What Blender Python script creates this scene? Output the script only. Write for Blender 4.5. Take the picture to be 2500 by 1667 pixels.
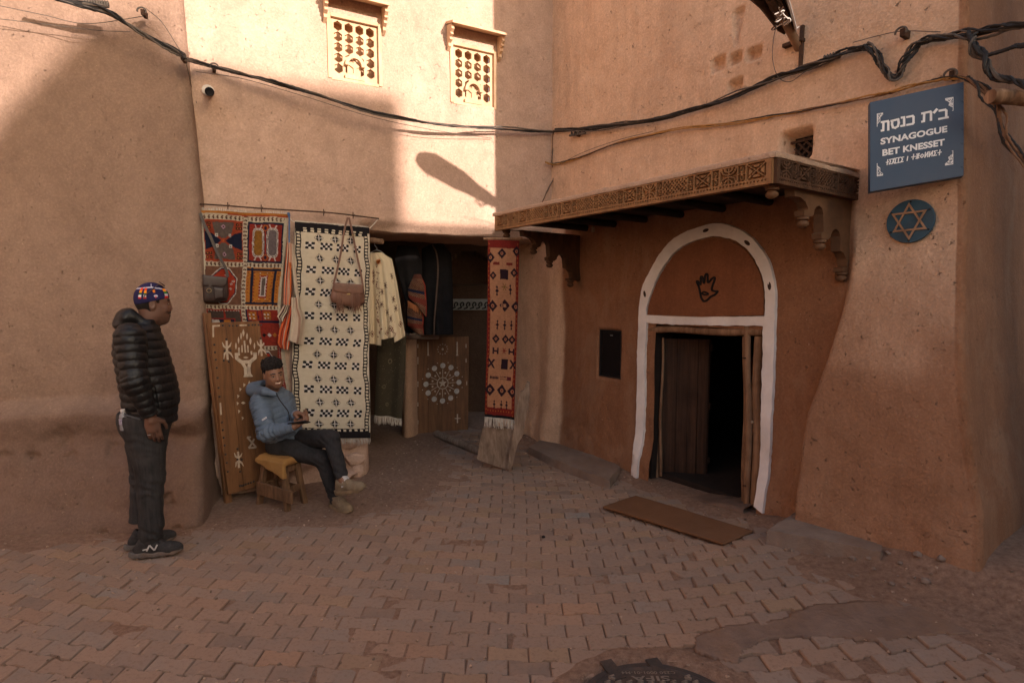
import bpy, math, random
import numpy as np
from mathutils import Vector
random.seed(7); np.random.seed(7)
R=math.radians
for o in list(bpy.data.objects): bpy.data.objects.remove(o)
SC=bpy.context.scene
# ---------------------------------------------------------------- camera, sky, sun, exposure
CH=1.7; F=1389.0; PITCH=math.atan((833.5-722)/F)
cam=bpy.data.cameras.new('camera'); co=bpy.data.objects.new('camera',cam); SC.collection.objects.link(co)
cam.lens=20.0; cam.sensor_width=36.0; cam.clip_end=500; cam.clip_start=.05
co.location=(0,0,CH); co.rotation_euler=(R(90)-PITCH,0,0); SC.camera=co
SUNH=(-.7021,.7121); SUNT=.285                       # horizontal travel of the light and tangent of its elevation
sd=bpy.data.lights.new('sun','SUN'); sd.energy=4.3; sd.angle=R(0.55); sd.color=(1.0,.84,.76)
so=bpy.data.objects.new('sun',sd); SC.collection.objects.link(so)
so.rotation_euler=Vector((SUNH[0],SUNH[1],-SUNT)).to_track_quat('-Z','Y').to_euler(); so.location=(8,-8,9)
W=bpy.data.worlds.new('World'); SC.world=W; W.use_nodes=True
nt=W.node_tree; sky=nt.nodes.new('ShaderNodeTexSky'); sky.sky_type='NISHITA'; sky.sun_disc=False
sky.sun_elevation=math.atan(SUNT); sky.sun_rotation=math.atan2(-SUNH[0],-SUNH[1]); sky.dust_density=2.5; sky.ozone_density=.4
bg=nt.nodes['Background']; bg.inputs['Strength'].default_value=.15
nt.links.new(sky.outputs['Color'],bg.inputs['Color'])
SC.view_settings.view_transform='Standard'; SC.view_settings.look='None'; SC.view_settings.gamma=1
SC.view_settings.exposure=1.2
SC.render.resolution_x=1024; SC.render.resolution_y=682
SC.cycles.max_bounces=8; SC.cycles.diffuse_bounces=5
# ---------------------------------------------------------------- pixel helpers (photograph pixels, 2500 wide)
cp,sp_=math.cos(PITCH),math.sin(PITCH)
def ray(px,py):
    u=(px-1250)/F; v=(833.5-py)/F
    return np.array([u, cp+v*sp_, -sp_+v*cp])
CAM=np.array([0,0,CH])
def onplane(px,py,P0,n,off=0.):
    P0=np.array(P0,float)+np.array(n,float)*off; n=np.array(n,float); d=ray(px,py)
    return CAM+d*(np.dot(P0-CAM,n)/np.dot(d,n))
def onz(px,py,z=0.): 
    d=ray(px,py); return CAM+d*((z-CH)/d[2])
def aty(px,py,Y): 
    d=ray(px,py); return CAM+d*(Y/d[1])
def sst(a,b,x):
    t=np.clip((np.asarray(x,float)-a)/(b-a),0,1); return t*t*(3-2*t)
# smooth value noise, vectorised
_T=np.random.RandomState(3).rand(4096)
def vnoise(x,y,z=0.,seed=0):
    x=np.asarray(x,float);y=np.asarray(y,float);z=np.asarray(z,float)+0*x
    xi=np.floor(x).astype(int);yi=np.floor(y).astype(int);zi=np.floor(z).astype(int)
    fx=x-xi;fy=y-yi;fz=z-zi
    fx=fx*fx*(3-2*fx);fy=fy*fy*(3-2*fy);fz=fz*fz*(3-2*fz)
    def h(a,b,c): return _T[(a*1619+b*31337+c*6971+seed*1013)%4096]
    r=0
    for dx in(0,1):
        for dy in(0,1):
            for dz in(0,1):
                r=r+h(xi+dx,yi+dy,zi+dz)*(fx if dx else 1-fx)*(fy if dy else 1-fy)*(fz if dz else 1-fz)
    return r*2-1
def fbm(x,y,z=0.,o=4,seed=0):
    r=0;a=1;s=0;x=np.asarray(x,float)
    for i in range(o):
        r=r+a*vnoise(x,y,z,seed+i*7); s+=a; a*=.5; x=x*2.03;y=np.asarray(y)*2.03;z=np.asarray(z)*2.03
    return r/s
def lin(c):
    return tuple(((v/255)/12.92 if v/255<=.04045 else ((v/255+.055)/1.055)**2.4) for v in c)
# ---------------------------------------------------------------- objects
ORG={}
def _loc(p): return ORG.get(p.name,np.zeros(3)) if p else np.zeros(3)
def thing(name,label,cat,loc=(0,0,0),group=None):
    o=bpy.data.objects.new(name,None); SC.collection.objects.link(o); o.location=loc; o.empty_display_size=.1
    o['label']=label;o['category']=cat
    if group:o['group']=group
    ORG[o.name]=np.array(loc,float); return o
def tag(o,label,cat,group=None):
    o['label']=label;o['category']=cat
    if group:o['group']=group
    return o
class MB:
    def __init__(s): s.v=[];s.f=[];s.c=[];s.m=[];s.n=0
    def add(s,v,f,col=None,mi=0):
        v=np.asarray(v,float).reshape(-1,3); b=s.n; s.v.append(v); s.n+=len(v)
        s.f.extend([tuple(int(i)+b for i in q) for q in f]); s.m.extend([mi]*len(f))
        if col is None: col=(.5,.5,.5)
        col=np.asarray(col,float)
        if col.ndim==1: col=np.tile(col,(len(v),1))
        s.c.append(col); return s
    def box(s,x0,x1,y0,y1,z0,z1,fr=None,col=None,mi=0,jit=0):
        v=np.array([(x,y,z) for x in(x0,x1) for y in(y0,y1) for z in(z0,z1)],float)
        if jit: v=v+np.random.uniform(-jit,jit,v.shape)
        f=[(0,1,3,2),(4,6,7,5),(0,4,5,1),(2,3,7,6),(0,2,6,4),(1,5,7,3)]
        if fr is not None: v=fr(v)
        return s.add(v,f,col,mi)
    def tube(s,pts,r,n=8,col=None,caps=True,mi=0,flat=1.,twist=0):
        p=np.asarray(pts,float); m=len(p); r=np.broadcast_to(np.asarray(r,float),(m,))
        t=np.gradient(p,axis=0); t/=np.linalg.norm(t,axis=1)[:,None]+1e-12
        u=np.cross(t[0],[0,0,1.]); 
        if np.linalg.norm(u)<.1: u=np.cross(t[0],[0,1.,0])
        u/=np.linalg.norm(u); vs=[]
        a=np.arange(n)*2*math.pi/n
        for i in range(m):
            u=u-t[i]*np.dot(u,t[i]); u/=np.linalg.norm(u); w=np.cross(t[i],u)
            aa=a+twist*i
            vs.append(p[i]+r[i]*(np.outer(np.cos(aa),u)+flat*np.outer(np.sin(aa),w)))
        f=[(i*n+j,i*n+(j+1)%n,(i+1)*n+(j+1)%n,(i+1)*n+j) for i in range(m-1) for j in range(n)]
        if caps: f+= [tuple(range(n-1,-1,-1)),tuple((m-1)*n+j for j in range(n))]
        return s.add(np.vstack(vs),f,col,mi)
    def lathe(s,c,prof,n=16,ax=(0,0,1),col=None,mi=0):
        ax=np.array(ax,float);ax/=np.linalg.norm(ax);pts=[np.array(c)+ax*z for r,z in prof]
        u=np.cross(ax,[1,0,0.]); 
        if np.linalg.norm(u)<.1:u=np.cross(ax,[0,1.,0])
        u/=np.linalg.norm(u);w=np.cross(ax,u);a=np.arange(n)*2*math.pi/n
        vs=np.vstack([pts[i]+prof[i][0]*(np.outer(np.cos(a),u)+np.outer(np.sin(a),w)) for i in range(len(prof))])
        f=[(i*n+j,i*n+(j+1)%n,(i+1)*n+(j+1)%n,(i+1)*n+j) for i in range(len(prof)-1) for j in range(n)]
        f+=[tuple(range(n-1,-1,-1)),tuple((len(prof)-1)*n+j for j in range(n))]
        return s.add(vs,f,col,mi)
    def prism(s,poly,fr,t0,t1,col=None,mi=0):
        """poly: 2-D outline; fr maps (a,b,t) arrays to world; extruded from t0 to t1"""
        n=len(poly);P=np.array(poly,float)
        v=np.vstack([fr(P[:,0],P[:,1],np.full(n,t0)),fr(P[:,0],P[:,1],np.full(n,t1))])
        f=[tuple(range(n)),tuple(range(2*n-1,n-1,-1))]+[(i,(i+1)%n,(i+1)%n+n,i+n) for i in range(n)]
        return s.add(v,f,col,mi)
    def grid(s,fn,us,vs,col=None,skip=None,mi=0,thick=None):
        U,V=np.meshgrid(us,vs,indexing='ij'); p=fn(U,V).reshape(-1,3); nu,nv=len(us),len(vs)
        c=None
        if col is not None: c=col(U,V).reshape(-1,3)
        f=[]
        if skip is not None:
            um=(us[1:]+us[:-1])/2; vm=(vs[1:]+vs[:-1])/2
            UM,VM=np.meshgrid(um,vm,indexing='ij'); K=skip(UM,VM)
        for i in range(nu-1):
            for j in range(nv-1):
                if skip is not None and K[i,j]: continue
                f.append((i*nv+j,(i+1)*nv+j,(i+1)*nv+j+1,i*nv+j+1))
        return s.add(p,f,c,mi)
def obj(name,mb,mat,parent=None,smooth=True,bevel=0,origin=None,solid=0,angle=40,structure=False):
    if isinstance(mb,tuple): V,Fc,C=mb; Mi=None
    else: V=np.vstack(mb.v);Fc=mb.f;C=np.vstack(mb.c);Mi=mb.m
    if parent is not None: org=_loc(parent)
    elif origin is not None: org=np.array(origin,float)
    else:
        lo,hi=V.min(0),V.max(0); org=np.array([(lo[0]+hi[0])/2,(lo[1]+hi[1])/2,lo[2]])
    me=bpy.data.meshes.new(name); me.from_pydata((V-org).tolist(),[],Fc if isinstance(Fc,list) else Fc.tolist())
    mats=mat if isinstance(mat,(list,tuple)) else [mat]
    for m in mats: me.materials.append(m)
    if Mi is not None and len(mats)>1: me.polygons.foreach_set('material_index',Mi)
    a=me.color_attributes.new('Col','FLOAT_COLOR','POINT')
    a.data.foreach_set('color',np.hstack([C,np.ones((len(C),1))]).astype(np.float32).ravel())
    if smooth:
        me.polygons.foreach_set('use_smooth',[True]*len(me.polygons))
        if angle<180:
            try: me.set_sharp_from_angle(angle=R(angle))
            except Exception: pass
    me.validate(); me.update()
    o=bpy.data.objects.new(name,me); SC.collection.objects.link(o)
    if parent is not None: o.parent=parent; ORG[o.name]=org; o.location=(0,0,0)
    else: o.location=org; ORG[o.name]=org
    if bevel:
        b=o.modifiers.new('b','BEVEL'); b.width=bevel; b.segments=2; b.limit_method='ANGLE'; b.angle_limit=R(35)
    if solid:
        b=o.modifiers.new('s','SOLIDIFY'); b.thickness=solid; b.offset=0
    if structure: o['kind']='structure'
    return o
def crom(pts,k=8):
    p=np.asarray(pts,float); p=np.vstack([2*p[0]-p[1],p,2*p[-1]-p[-2]]); out=[]
    for i in range(1,len(p)-2):
        for t in np.arange(k)/k:
            a,b,c,d=p[i-1:i+3]
            out.append(.5*((2*b)+(-a+c)*t+(2*a-5*b+4*c-d)*t*t+(-a+3*b-3*c+d)*t**3))
    out.append(p[-2]); return np.array(out)
# ---------------------------------------------------------------- materials
class NT:
    def __init__(s,name):
        s.m=bpy.data.materials.new(name); s.m.use_nodes=True; s.t=s.m.node_tree; s.b=s.t.nodes['Principled BSDF']; s.b.inputs['Specular IOR Level'].default_value=.25
    def n(s,t,**k):
        x=s.t.nodes.new(t)
        for a,b in k.items():
            if a.startswith('i_'): 
                key=a[2:].replace('_',' '); x.inputs[key].default_value=b
            else: setattr(x,a,b)
        return x
    def l(s,a,b): s.t.links.new(a,b)
    def coord(s,scale=(1,1,1),kind='Object'):
        tc=s.n('ShaderNodeTexCoord') if kind!='World' else s.n('ShaderNodeNewGeometry')
        mp=s.n('ShaderNodeMapping'); mp.inputs['Scale'].default_value=scale
        s.l(tc.outputs[kind if kind!='World' else 'Position'],mp.inputs['Vector']); return mp.outputs['Vector']
    def noise(s,vec,scale,detail=5,rough=.6,dist=0):
        x=s.n('ShaderNodeTexNoise'); x.inputs['Scale'].default_value=scale;x.inputs['Detail'].default_value=detail
        x.inputs['Roughness'].default_value=rough; x.inputs['Distortion'].default_value=dist
        s.l(vec,x.inputs['Vector']); return x.outputs['Fac']
    def ramp(s,fac,stops):
        x=s.n('ShaderNodeValToRGB'); e=x.color_ramp.elements
        while len(e)<len(stops): e.new(.5)
        for i,(p,c) in enumerate(stops):
            e[i].position=p; e[i].color=(*c,1) if hasattr(c,'__len__') else (c,c,c,1)
        s.l(fac,x.inputs['Fac']); return x.outputs['Color']
    def mix(s,fac,a,b,mode='MIX'):
        x=s.n('ShaderNodeMix',data_type='RGBA',blend_type=mode)
        for k,v in ((0,fac),(6,a),(7,b)):
            if isinstance(v,bpy.types.NodeSocket): s.l(v,x.inputs[k])
            else: x.inputs[k].default_value=v if k==0 else (*v,1)
        return x.outputs[2]
    def math(s,op,a,b=0):
        x=s.n('ShaderNodeMath',operation=op)
        for k,v in ((0,a),(1,b)):
            if isinstance(v,bpy.types.NodeSocket): s.l(v,x.inputs[k])
            else: x.inputs[k].default_value=v
        return x.outputs[0]
    def bump(s,h,st,dist=.01,prev=None):
        x=s.n('ShaderNodeBump'); x.inputs['Strength'].default_value=st;x.inputs['Distance'].default_value=dist
        s.l(h,x.inputs['Height'])
        if prev is not None: s.l(prev,x.inputs['Normal'])
        return x.outputs['Normal']
    def out(s,col=None,rough=None,nrm=None,**k):
        def st(nm,v):
            if v is None:return
            if isinstance(v,bpy.types.NodeSocket): s.l(v,s.b.inputs[nm])
            else: s.b.inputs[nm].default_value=(*v,1) if nm=='Base Color' else v
        st('Base Color',col);st('Roughness',rough)
        if nrm is not None: s.l(nrm,s.b.inputs['Normal'])
        for a,b in k.items(): st(a.replace('_',' '),b)
        return s.m
def adobe(name,c1,c2,straw=1.,bump=1.,streak=0.,wash_shade=None):
    t=NT(name); v=t.coord(kind='World')
    big=t.noise(v,1.1,4,.6); mid=t.noise(v,6,6,.7); fine=t.noise(v,60,4,.7)
    col=t.mix(t.ramp(big,[(.3,0),(.7,1)]),c1,c2)
    col=t.mix(t.ramp(mid,[(.3,0),(.8,1)]),col,tuple(x*.80 for x in c1))
    col=t.mix(t.math('MULTIPLY',t.ramp(fine,[(.45,0),(.75,1)]),.5),col,tuple(min(1,x*1.35) for x in c2))
    if streak:
        vs=t.coord((5,5,.35),'World'); sn=t.noise(vs,2.2,5,.65)
        col=t.mix(t.math('MULTIPLY',t.ramp(sn,[(.42,0),(.7,1)]),streak),col,tuple(x*.55 for x in c1))
    if wash_shade:   # red plaster coat mixed with painted shade; its extent is stored on the mesh
        sp=t.n('ShaderNodeSeparateColor'); t.l(t.n('ShaderNodeAttribute',attribute_name='Col').outputs['Color'],sp.inputs[0]); col=t.mix(sp.outputs[0],col,t.mix(1.,col,wash_shade,'MULTIPLY'))
    # straw and pits: stretched, distorted cells
    w=t.noise(v,3,2,.5)
    ad=t.n('ShaderNodeVectorMath',operation='MULTIPLY_ADD'); t.l(v,ad.inputs[0]); ad.inputs[1].default_value=(1,1,1)
    cb=t.n('ShaderNodeTexNoise'); cb.inputs['Scale'].default_value=9; t.l(v,cb.inputs['Vector'])
    sc=t.n('ShaderNodeVectorMath',operation='SCALE'); sc.inputs['Scale'].default_value=.25; t.l(cb.outputs['Color'],sc.inputs[0]); t.l(sc.outputs[0],ad.inputs[2])
    m1=t.n('ShaderNodeMapping'); m1.inputs['Scale'].default_value=(18,18,110); m1.inputs['Rotation'].default_value=(.5,.3,.2); t.l(ad.outputs[0],m1.inputs['Vector'])
    vo=t.n('ShaderNodeTexVoronoi'); vo.inputs['Scale'].default_value=1.; t.l(m1.outputs[0],vo.inputs['Vector'])
    s1=t.ramp(vo.outputs['Distance'],[(.0,1),(.14,0)])
    m2=t.n('ShaderNodeMapping'); m2.inputs['Scale'].default_value=(70,70,14); m2.inputs['Rotation'].default_value=(.2,.9,.4); t.l(ad.outputs[0],m2.inputs['Vector'])
    vo2=t.n('ShaderNodeTexVoronoi'); vo2.inputs['Scale'].default_value=1.; t.l(m2.outputs[0],vo2.inputs['Vector'])
    s2=t.ramp(vo2.outputs['Distance'],[(.0,1),(.13,0)])
    gate=t.ramp(w,[(.42,0),(.62,1)])
    col=t.mix(t.math('MULTIPLY',t.math('MULTIPLY',s1,gate),.55*straw),col,(.62,.42,.22))
    col=t.mix(t.math('MULTIPLY',s2,.45*straw),col,tuple(x*.35 for x in c1))
    pit=t.noise(v,26,5,.8); pc=t.ramp(pit,[(.30,1),(.37,0)]); lt=t.ramp(t.noise(v,38,4,.8),[(.66,0),(.72,1)])
    col=t.mix(t.math('MULTIPLY',lt,.40*straw),col,(.70,.50,.34))
    pat=t.noise(t.coord((1,1,.55),'World'),1.9,6,.72,.8); col=t.mix(t.math('MULTIPLY',t.ramp(pat,[(.50,0),(.60,1)]),.22),col,tuple(x*.62 for x in c1))
    col=t.mix(t.math('MULTIPLY',pc,.62),col,tuple(x*.45 for x in c1))
    # hairline cracks
    vc=t.n('ShaderNodeTexVoronoi',feature='DISTANCE_TO_EDGE'); vc.inputs['Scale'].default_value=2.3; t.l(ad.outputs[0],vc.inputs['Vector'])
    ck=t.math('MULTIPLY',t.ramp(vc.outputs['Distance'],[(0,1),(.007,0)]),t.ramp(t.noise(v,1.7,2,.5),[(.55,0),(.66,1)]))
    col=t.mix(t.math('MULTIPLY',ck,.13),col,tuple(x*.3 for x in c1))
    h=t.math('ADD',t.math('MULTIPLY',mid,1.),t.math('MULTIPLY',fine,.35))
    h=t.math('SUBTRACT',h,t.math('MULTIPLY',s2,.25)); h=t.math('SUBTRACT',h,t.math('MULTIPLY',pc,.5)); h=t.math('SUBTRACT',h,t.math('MULTIPLY',ck,.12)); h=t.math('ADD',h,t.math('MULTIPLY',s1,.2))
    return t.out(col,.95,t.bump(h,.95*bump,.014))
def simple(name,c,rough=.85,var=.25,scale=8,bump=.3,bscale=80,bdist=.003,attr=False,st=(1,1,1),c2=None,metal=0,spec=None,dirt=0,kind='Object'):
    t=NT(name); v=t.coord(st,kind); n1=t.noise(v,scale,6,.65)
    if attr:
        at=t.n('ShaderNodeAttribute',attribute_name='Col'); base=at.outputs['Color']
        col=t.mix(t.math('MULTIPLY',t.ramp(n1,[(.3,0),(.7,1)]),var),base,t.mix(1.,base,(.45,.42,.4),'MULTIPLY'))
    else:
        c2=c2 or tuple(x*(1-var*1.6) for x in c)
        col=t.mix(t.ramp(n1,[(.3,0),(.7,1)]),c,c2)
    if dirt:
        col=t.mix(t.math('MULTIPLY',t.ramp(t.noise(v,scale*.4,5,.7),[(.45,0),(.7,1)]),dirt),col,(.22,.13,.08))
    nb=t.noise(v,bscale,4,.65)
    if spec is not None: t.b.inputs['Specular IOR Level'].default_value=spec
    return t.out(col,rough,t.bump(nb,bump,bdist) if bump else None,Metallic=metal)
def wood(name,c,c2,st=(30,30,1.2),rough=.7,bump=.5,worn=.3,attr=False,scale=1.):
    t=NT(name); v=t.coord(st); g=t.noise(v,1.*scale,7,.7,.4); v2=t.coord((1,1,1)); b=t.noise(v2,4,5,.6)
    if attr:
        at=t.n('ShaderNodeAttribute',attribute_name='Col'); base=at.outputs['Color']
        col=t.mix(t.math('MULTIPLY',t.ramp(g,[(.35,0),(.65,1)]),.75),base,t.mix(1.,base,(.35,.3,.27),'MULTIPLY'))
    else: col=t.mix(t.ramp(g,[(.35,0),(.65,1)]),c,c2)
    col=t.mix(t.math('MULTIPLY',t.ramp(b,[(.45,0),(.7,1)]),worn),col,tuple(x*.4 for x in c2))
    return t.out(col,rough,t.bump(g,bump,.004))
# ---------------------------------------------------------------- the planes of the three house fronts
def unit(v): v=np.array(v,float); return v/np.linalg.norm(v)
class Plane:
    def __init__(s,P,d,n): s.P=np.array([*P,0.]);s.d=np.array([*unit(d),0.]);s.n=np.array([*unit(n),0.])
    def w(s,a,z,o=0.):
        a=np.asarray(a,float);z=np.asarray(z,float);o=np.asarray(o,float)
        a,z,o=np.broadcast_arrays(a,z,o)
        return s.P+a[...,None]*s.d+o[...,None]*s.n+z[...,None]*np.array([0,0,1.])
    def px(s,x,y,off=0.):
        p=onplane(x,y,s.P,s.n,off); return float(np.dot(p-s.P,s.d)),float(p[2])
    def P3(s,x,y,off=0.): return onplane(x,y,s.P,s.n,off)
W1=Plane((-2.62,4.5),(.98,.2),(.2,-.98))
W2=Plane((-1.3,5.4),(1.85,1),(1,-1.85))
W3=Plane((.49,6.25),(.56,-.828),(-.828,-.56))
ADOBE_SH=(.36,.215,.135)
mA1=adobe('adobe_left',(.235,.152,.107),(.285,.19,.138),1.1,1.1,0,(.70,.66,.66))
mA2=adobe('adobe_back',(.43,.28,.20),(.515,.35,.26),1.)
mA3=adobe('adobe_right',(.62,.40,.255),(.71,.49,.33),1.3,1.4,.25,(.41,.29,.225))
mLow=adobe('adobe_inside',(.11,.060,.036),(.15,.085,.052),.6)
mDark=simple('room_shade',(.03,.02,.015),.9)  # near-black base paints the unlit room's shade into its surfaces
mDoorwall=adobe('adobe_washed',(.27,.135,.078),(.34,.185,.11),.5,.8,.4)
def path_wall(pl,s0,e,zs,o,ret,retdir,step=.03,rad=.10,nret=.05):
    """front surface from s0 to the corner e(z), a rounded corner, then a return along retdir"""
    us=np.concatenate([np.arange(0,1,step/ (abs(s0)+3)),[1.]])
    n=pl.n; d=pl.d; rd=unit(retdir+(0,)) if len(retdir)==2 else unit(retdir)
    arc=[1+k/8 for k in range(1,9)]; ra=[2+k*nret/ret for k in range(1,int(ret/nret)+1)]
    U=np.concatenate([us,arc,ra]); 
    def fn(u,z):
        E=e(z); f=np.clip(u,0,1); s=s0+(E-rad-s0)*f; off=o(s,z)
        p=pl.w(s,z,off)
        t=np.clip(u-1,0,1)*math.pi/2; c=pl.w(E-rad,z,off)
        # quarter turn: from direction d to direction rd
        cc=c+rad*(rd-d*0)  # centre-ish
        q=c+rad*(np.sin(t)[...,None]*d+(1-np.cos(t))[...,None]*rd)
        g=np.clip(u-2,0,1)*ret
        q=q+g[...,None]*rd+ (fbm(g*3,z*2.5,seed=5)*.02*np.clip(g*4,0,1))[...,None]*d
        return np.where((u>1)[...,None],q,p)
    return fn,U
def zint(pl,pts):
    a=[pl.px(x,y) for x,y in pts]; a.sort(key=lambda q:q[1]); s=[q[0] for q in a]; z=[q[1] for q in a]
    return lambda zz: np.interp(zz,z,s)
# ---- left house
houseL=thing('adobe_house','weathered mud house front with a bulging ledge at its foot behind the standing man','house',(-3.2,4.6,0))
e1=zint(W1,[(428,-40),(436,60),(455,250),(478,480),(492,720),(500,950),(508,1080),(530,1190),(545,1240)])
GOU=[(*W1.px(x,y),r,d) for x,y,r,d in ((462,905,.035,.022),(440,810,.018,.014),(440,858,.015,.014),(430,758,.016,.01),(458,930,.03,.016),(440,1118,.03,.02),(445,1185,.06,.035),(430,1200,.04,.03),(462,1040,.015,.01))]
def o1(s,z):
    ed=.03*fbm(s*2.2,0*z,seed=2,o=3)
    led=.15*sst(.88,.74,z+ed+.04*np.sin(s*2.1))
    under=-.12*np.exp(-((z-.60+ed*1.5)/.075)**2)*(.5+.5*vnoise(s*1.7,0*z,seed=9))
    base=.17*sst(.62,.0,z)+.10*sst(.16,0,z)
    base=base+.13*np.exp(-((s+.12)/.35)**2)*sst(.75,.15,z)
    rough=.03*fbm(s*1.7,z*2.3,seed=44)*sst(.9,.5,z)+.040*fbm(s*4,z*4,seed=4)*sst(1.2,.6,z)+.008*fbm(s*11,z*11,seed=6)*sst(1.,.6,z)
    pit=-.03*sst(.35,.55,fbm(s*5+3,z*6,seed=8,o=3))*sst(.9,.5,z)
    for gx,gz,gr,gd in GOU: pit=pit-gd*np.exp(-(((s-gx)/gr)**2+((z-gz)/gr)**2))*(.6+1.3*vnoise(s*40,z*40,seed=5))
    return .028*fbm(s*.9,z*.8,seed=1)+.006*fbm(s*5,z*5,seed=3)+led+under+base+rough+pit-.02*z
fn,U=path_wall(W1,-5.2,e1,None,o1,.55,(-.25,.97),.018,.09)
zs=np.concatenate([np.arange(-.1,1.9,.018),np.arange(1.92,6.6,.045)])
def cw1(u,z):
    s=-5.2+5.2*np.clip(u,0,1); w=sst(.84,.74,z+.06*fbm(s*3,z*3,seed=2)+.04*np.sin(s*2.1)); return np.stack([w,w,w],-1)  # base below the ledge darkened: shade painted into the wall colour
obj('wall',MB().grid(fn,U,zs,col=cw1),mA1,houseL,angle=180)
# ---- back house with the two lattice windows; it bridges the passage
houseB=thing('adobe_house','tall pale mud house with two carved lattice windows, bridging over the dark passage','house',(-1.0,5.6,0))
PL=-.09; PZ=2.32
def pill(z): return PL+.02*fbm(z*3,0*z+4,seed=2)
def o2(s,z):
    b=.03*fbm(s*.8+5,z*.9,seed=11)+.006*fbm(s*6,z*6,seed=12)
    b=b-.07*(1-sst(0,.10,z-PZ))*(s>PL-.02)*1. 
    b=b+.05*sst(.5,0,z)+.02*fbm(s*7,z*8,seed=15)*sst(1.0,.3,z)
    b=b+.05*sst(.15,.4,fbm(s*5.3,z*4.1,seed=19,o=2))*sst(.62,.35,z)
    for x,y,r,h in ((505,233,.16,.035),(1193,367,.05,.02)):
        a,c=W2.px(x,y); b=b+h*np.exp(-((s-a)**2+(z-c)**2)/r**2)
    return b
WIN=[]
for (tl,tr,br,bl) in (((803,34),(931,62),(927,213),(800,190)),((1104,104),(1208,128),(1212,270),(1097,249))):
    q=[W2.px(*p) for p in (tl,tr,br,bl)]
    WIN.append(((q[0][0]+q[3][0])/2,(q[1][0]+q[2][0])/2,(q[2][1]+q[3][1])/2,(q[0][1]+q[1][1])/2))
def cut(a,b,extra,step):
    v=np.arange(a,b,step)
    for e in extra:
        i=np.argmin(abs(v-e)); v[i]=e
    return np.unique(np.append(v,b))
ss=cut(-1.78,2.2,[PL,0]+[w[i] for w in WIN for i in(0,1)],.03)
zz=cut(-.05,6.6,[PZ]+[w[i] for w in WIN for i in(2,3)],.03)
def sk2(s,z):
    k=(s>PL)&(z<PZ)
    for a,b,c,d in WIN: k|=(s>a)&(s<b)&(z>c)&(z<d)
    return k
def f2(s,z):
    s2=s+.012*fbm(z*4,s*0+2,seed=3)*(abs(s-PL)<.2)*(z<PZ)
    z2=z+.014*fbm(s*4,z*0,seed=5)*(abs(z-PZ)<.03)*(s>PL)
    return W2.w(s2,z2,o2(s,z))
m=MB().grid(f2,ss,zz,skip=sk2)
# underside of the bridge and the side of the pillar, rounded off
us=ss[ss>=PL]; 
def fu(s,t):
    z0=PZ+.014*fbm(s*4,0*s+PZ*0,seed=5)
    return W2.w(s,z0-.02*np.minimum(t/.05,1)+.012*fbm(s*3,t*6,seed=4)*np.minimum(t/.1,1),o2(s,0*s+PZ)-t)
m.grid(fu,us,np.array([0,.02,.05,.1,.2,.35,.5,.7]))
zp=zz[zz<=PZ]
def fp(z,t):
    return W2.w(PL+.012*fbm(z*4,0*z+PL*0+2,seed=3)+.02*np.minimum(t/.05,1)+.02*fbm(z*3,t*6,seed=7)*np.minimum(t/.1,1),z,o2(0*z+PL,z)-t)
m.grid(fp,zp,np.array([0,.02,.05,.1,.2,.3]))
obj('wall',m,mA2,houseB,angle=180)
# ---- right house (synagogue)
houseR=thing('adobe_house','red-brown mud house of the synagogue with carved canopy, arched white doorway and tapering buttress','house',(1.4,4.9,0))
e3=zint(W3,[(2362,-60),(2358,200),(2362,650),(2376,900),(2396,1100),(2422,1250),(2428,1420)])
bs=zint(W3,[(1955,1300),(1965,1262),(1972,1160),(1978,1080),(1992,1000),(2018,930),(2040,870),(2062,780),(2080,690)])
DOOR=[W3.px(1584,800),W3.px(1584,1190),W3.px(1832,815),W3.px(1832,1245)]
dS0,dS1=W3.px(1556+40,1000)[0],W3.px(1866,1000)[0]
dZ1=W3.px(1700,800)[1]+.01
NIC=[]
for x0,x1,y0,y1 in ((1741,1770,143,170),(1783,1812,133,157),(1827,1859,118,143),(1783,1812,197,219)):
    a=W3.px(x0,(y0+y1)/2);b=W3.px(x1,(y0+y1)/2);c=W3.px((x0+x1)/2,y0);d=W3.px((x0+x1)/2,y1)
    NIC.append((a[0],b[0],d[1],c[1]))
VNT=(W3.px(1908,350)[0],W3.px(1976,350)[0],W3.px(1940,388)[1],W3.px(1940,322)[1])
WDW=(W3.px(1458,860)[0],W3.px(1514,860)[0],W3.px(1486,924)[1],W3.px(1486,804)[1])
NT0,NT1=W3.px(1800,120),W3.px(1800,18)
def boxy(s,z,q,e=.012):
    return sst(q[0]-e,q[0]+e,s)*sst(q[1]+e,q[1]-e,s)*sst(q[2]-e,q[2]+e,z)*sst(q[3]+e,q[3]-e,z)
def o3(s,z):
    b=.03*fbm(s*.9,z*.9,seed=21)+.007*fbm(s*5,z*5,seed=22)+.004*fbm(s*14,z*14,seed=23)*sst(2.2,2.6,z)
    b=b+.06*sst(2.4,3.6,z)*0
    bt=sst(bs(z)-.03,bs(z)+.03,s)*sst(2.25,1.1,z)*.15
    b=b+bt+.06*sst(.55,0,z)+.02*fbm(s*6,z*6,seed=24)*sst(.7,.2,z)
    b=b+.06*np.exp(-((s+.12-.25*z*.2)/.16)**2)*sst(2.3,1.9,z)
    for q in NIC: b=b-.065*boxy(s,z,q,.008)
    q=(VNT[0],VNT[1],VNT[2],VNT[3]); b=b-.16*boxy(s,z,q,.02)
    b=b-.05*boxy(s,z,WDW,.012)
    w=.045*(z-NT0[1])/(NT1[1]-NT0[1])
    b=b-.04*sst(w+.01,w-.01,abs(s-(NT0[0]+NT1[0])/2))*sst(NT0[1],NT0[1]+.02,z)*sst(NT1[1],NT1[1]-.02,z)
    return b
fn3,U3=path_wall(W3,-1.1,e3,None,o3,3.2,(.80,.60),.016,.045,.07)
n0=np.searchsorted(U3,1.0)
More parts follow.
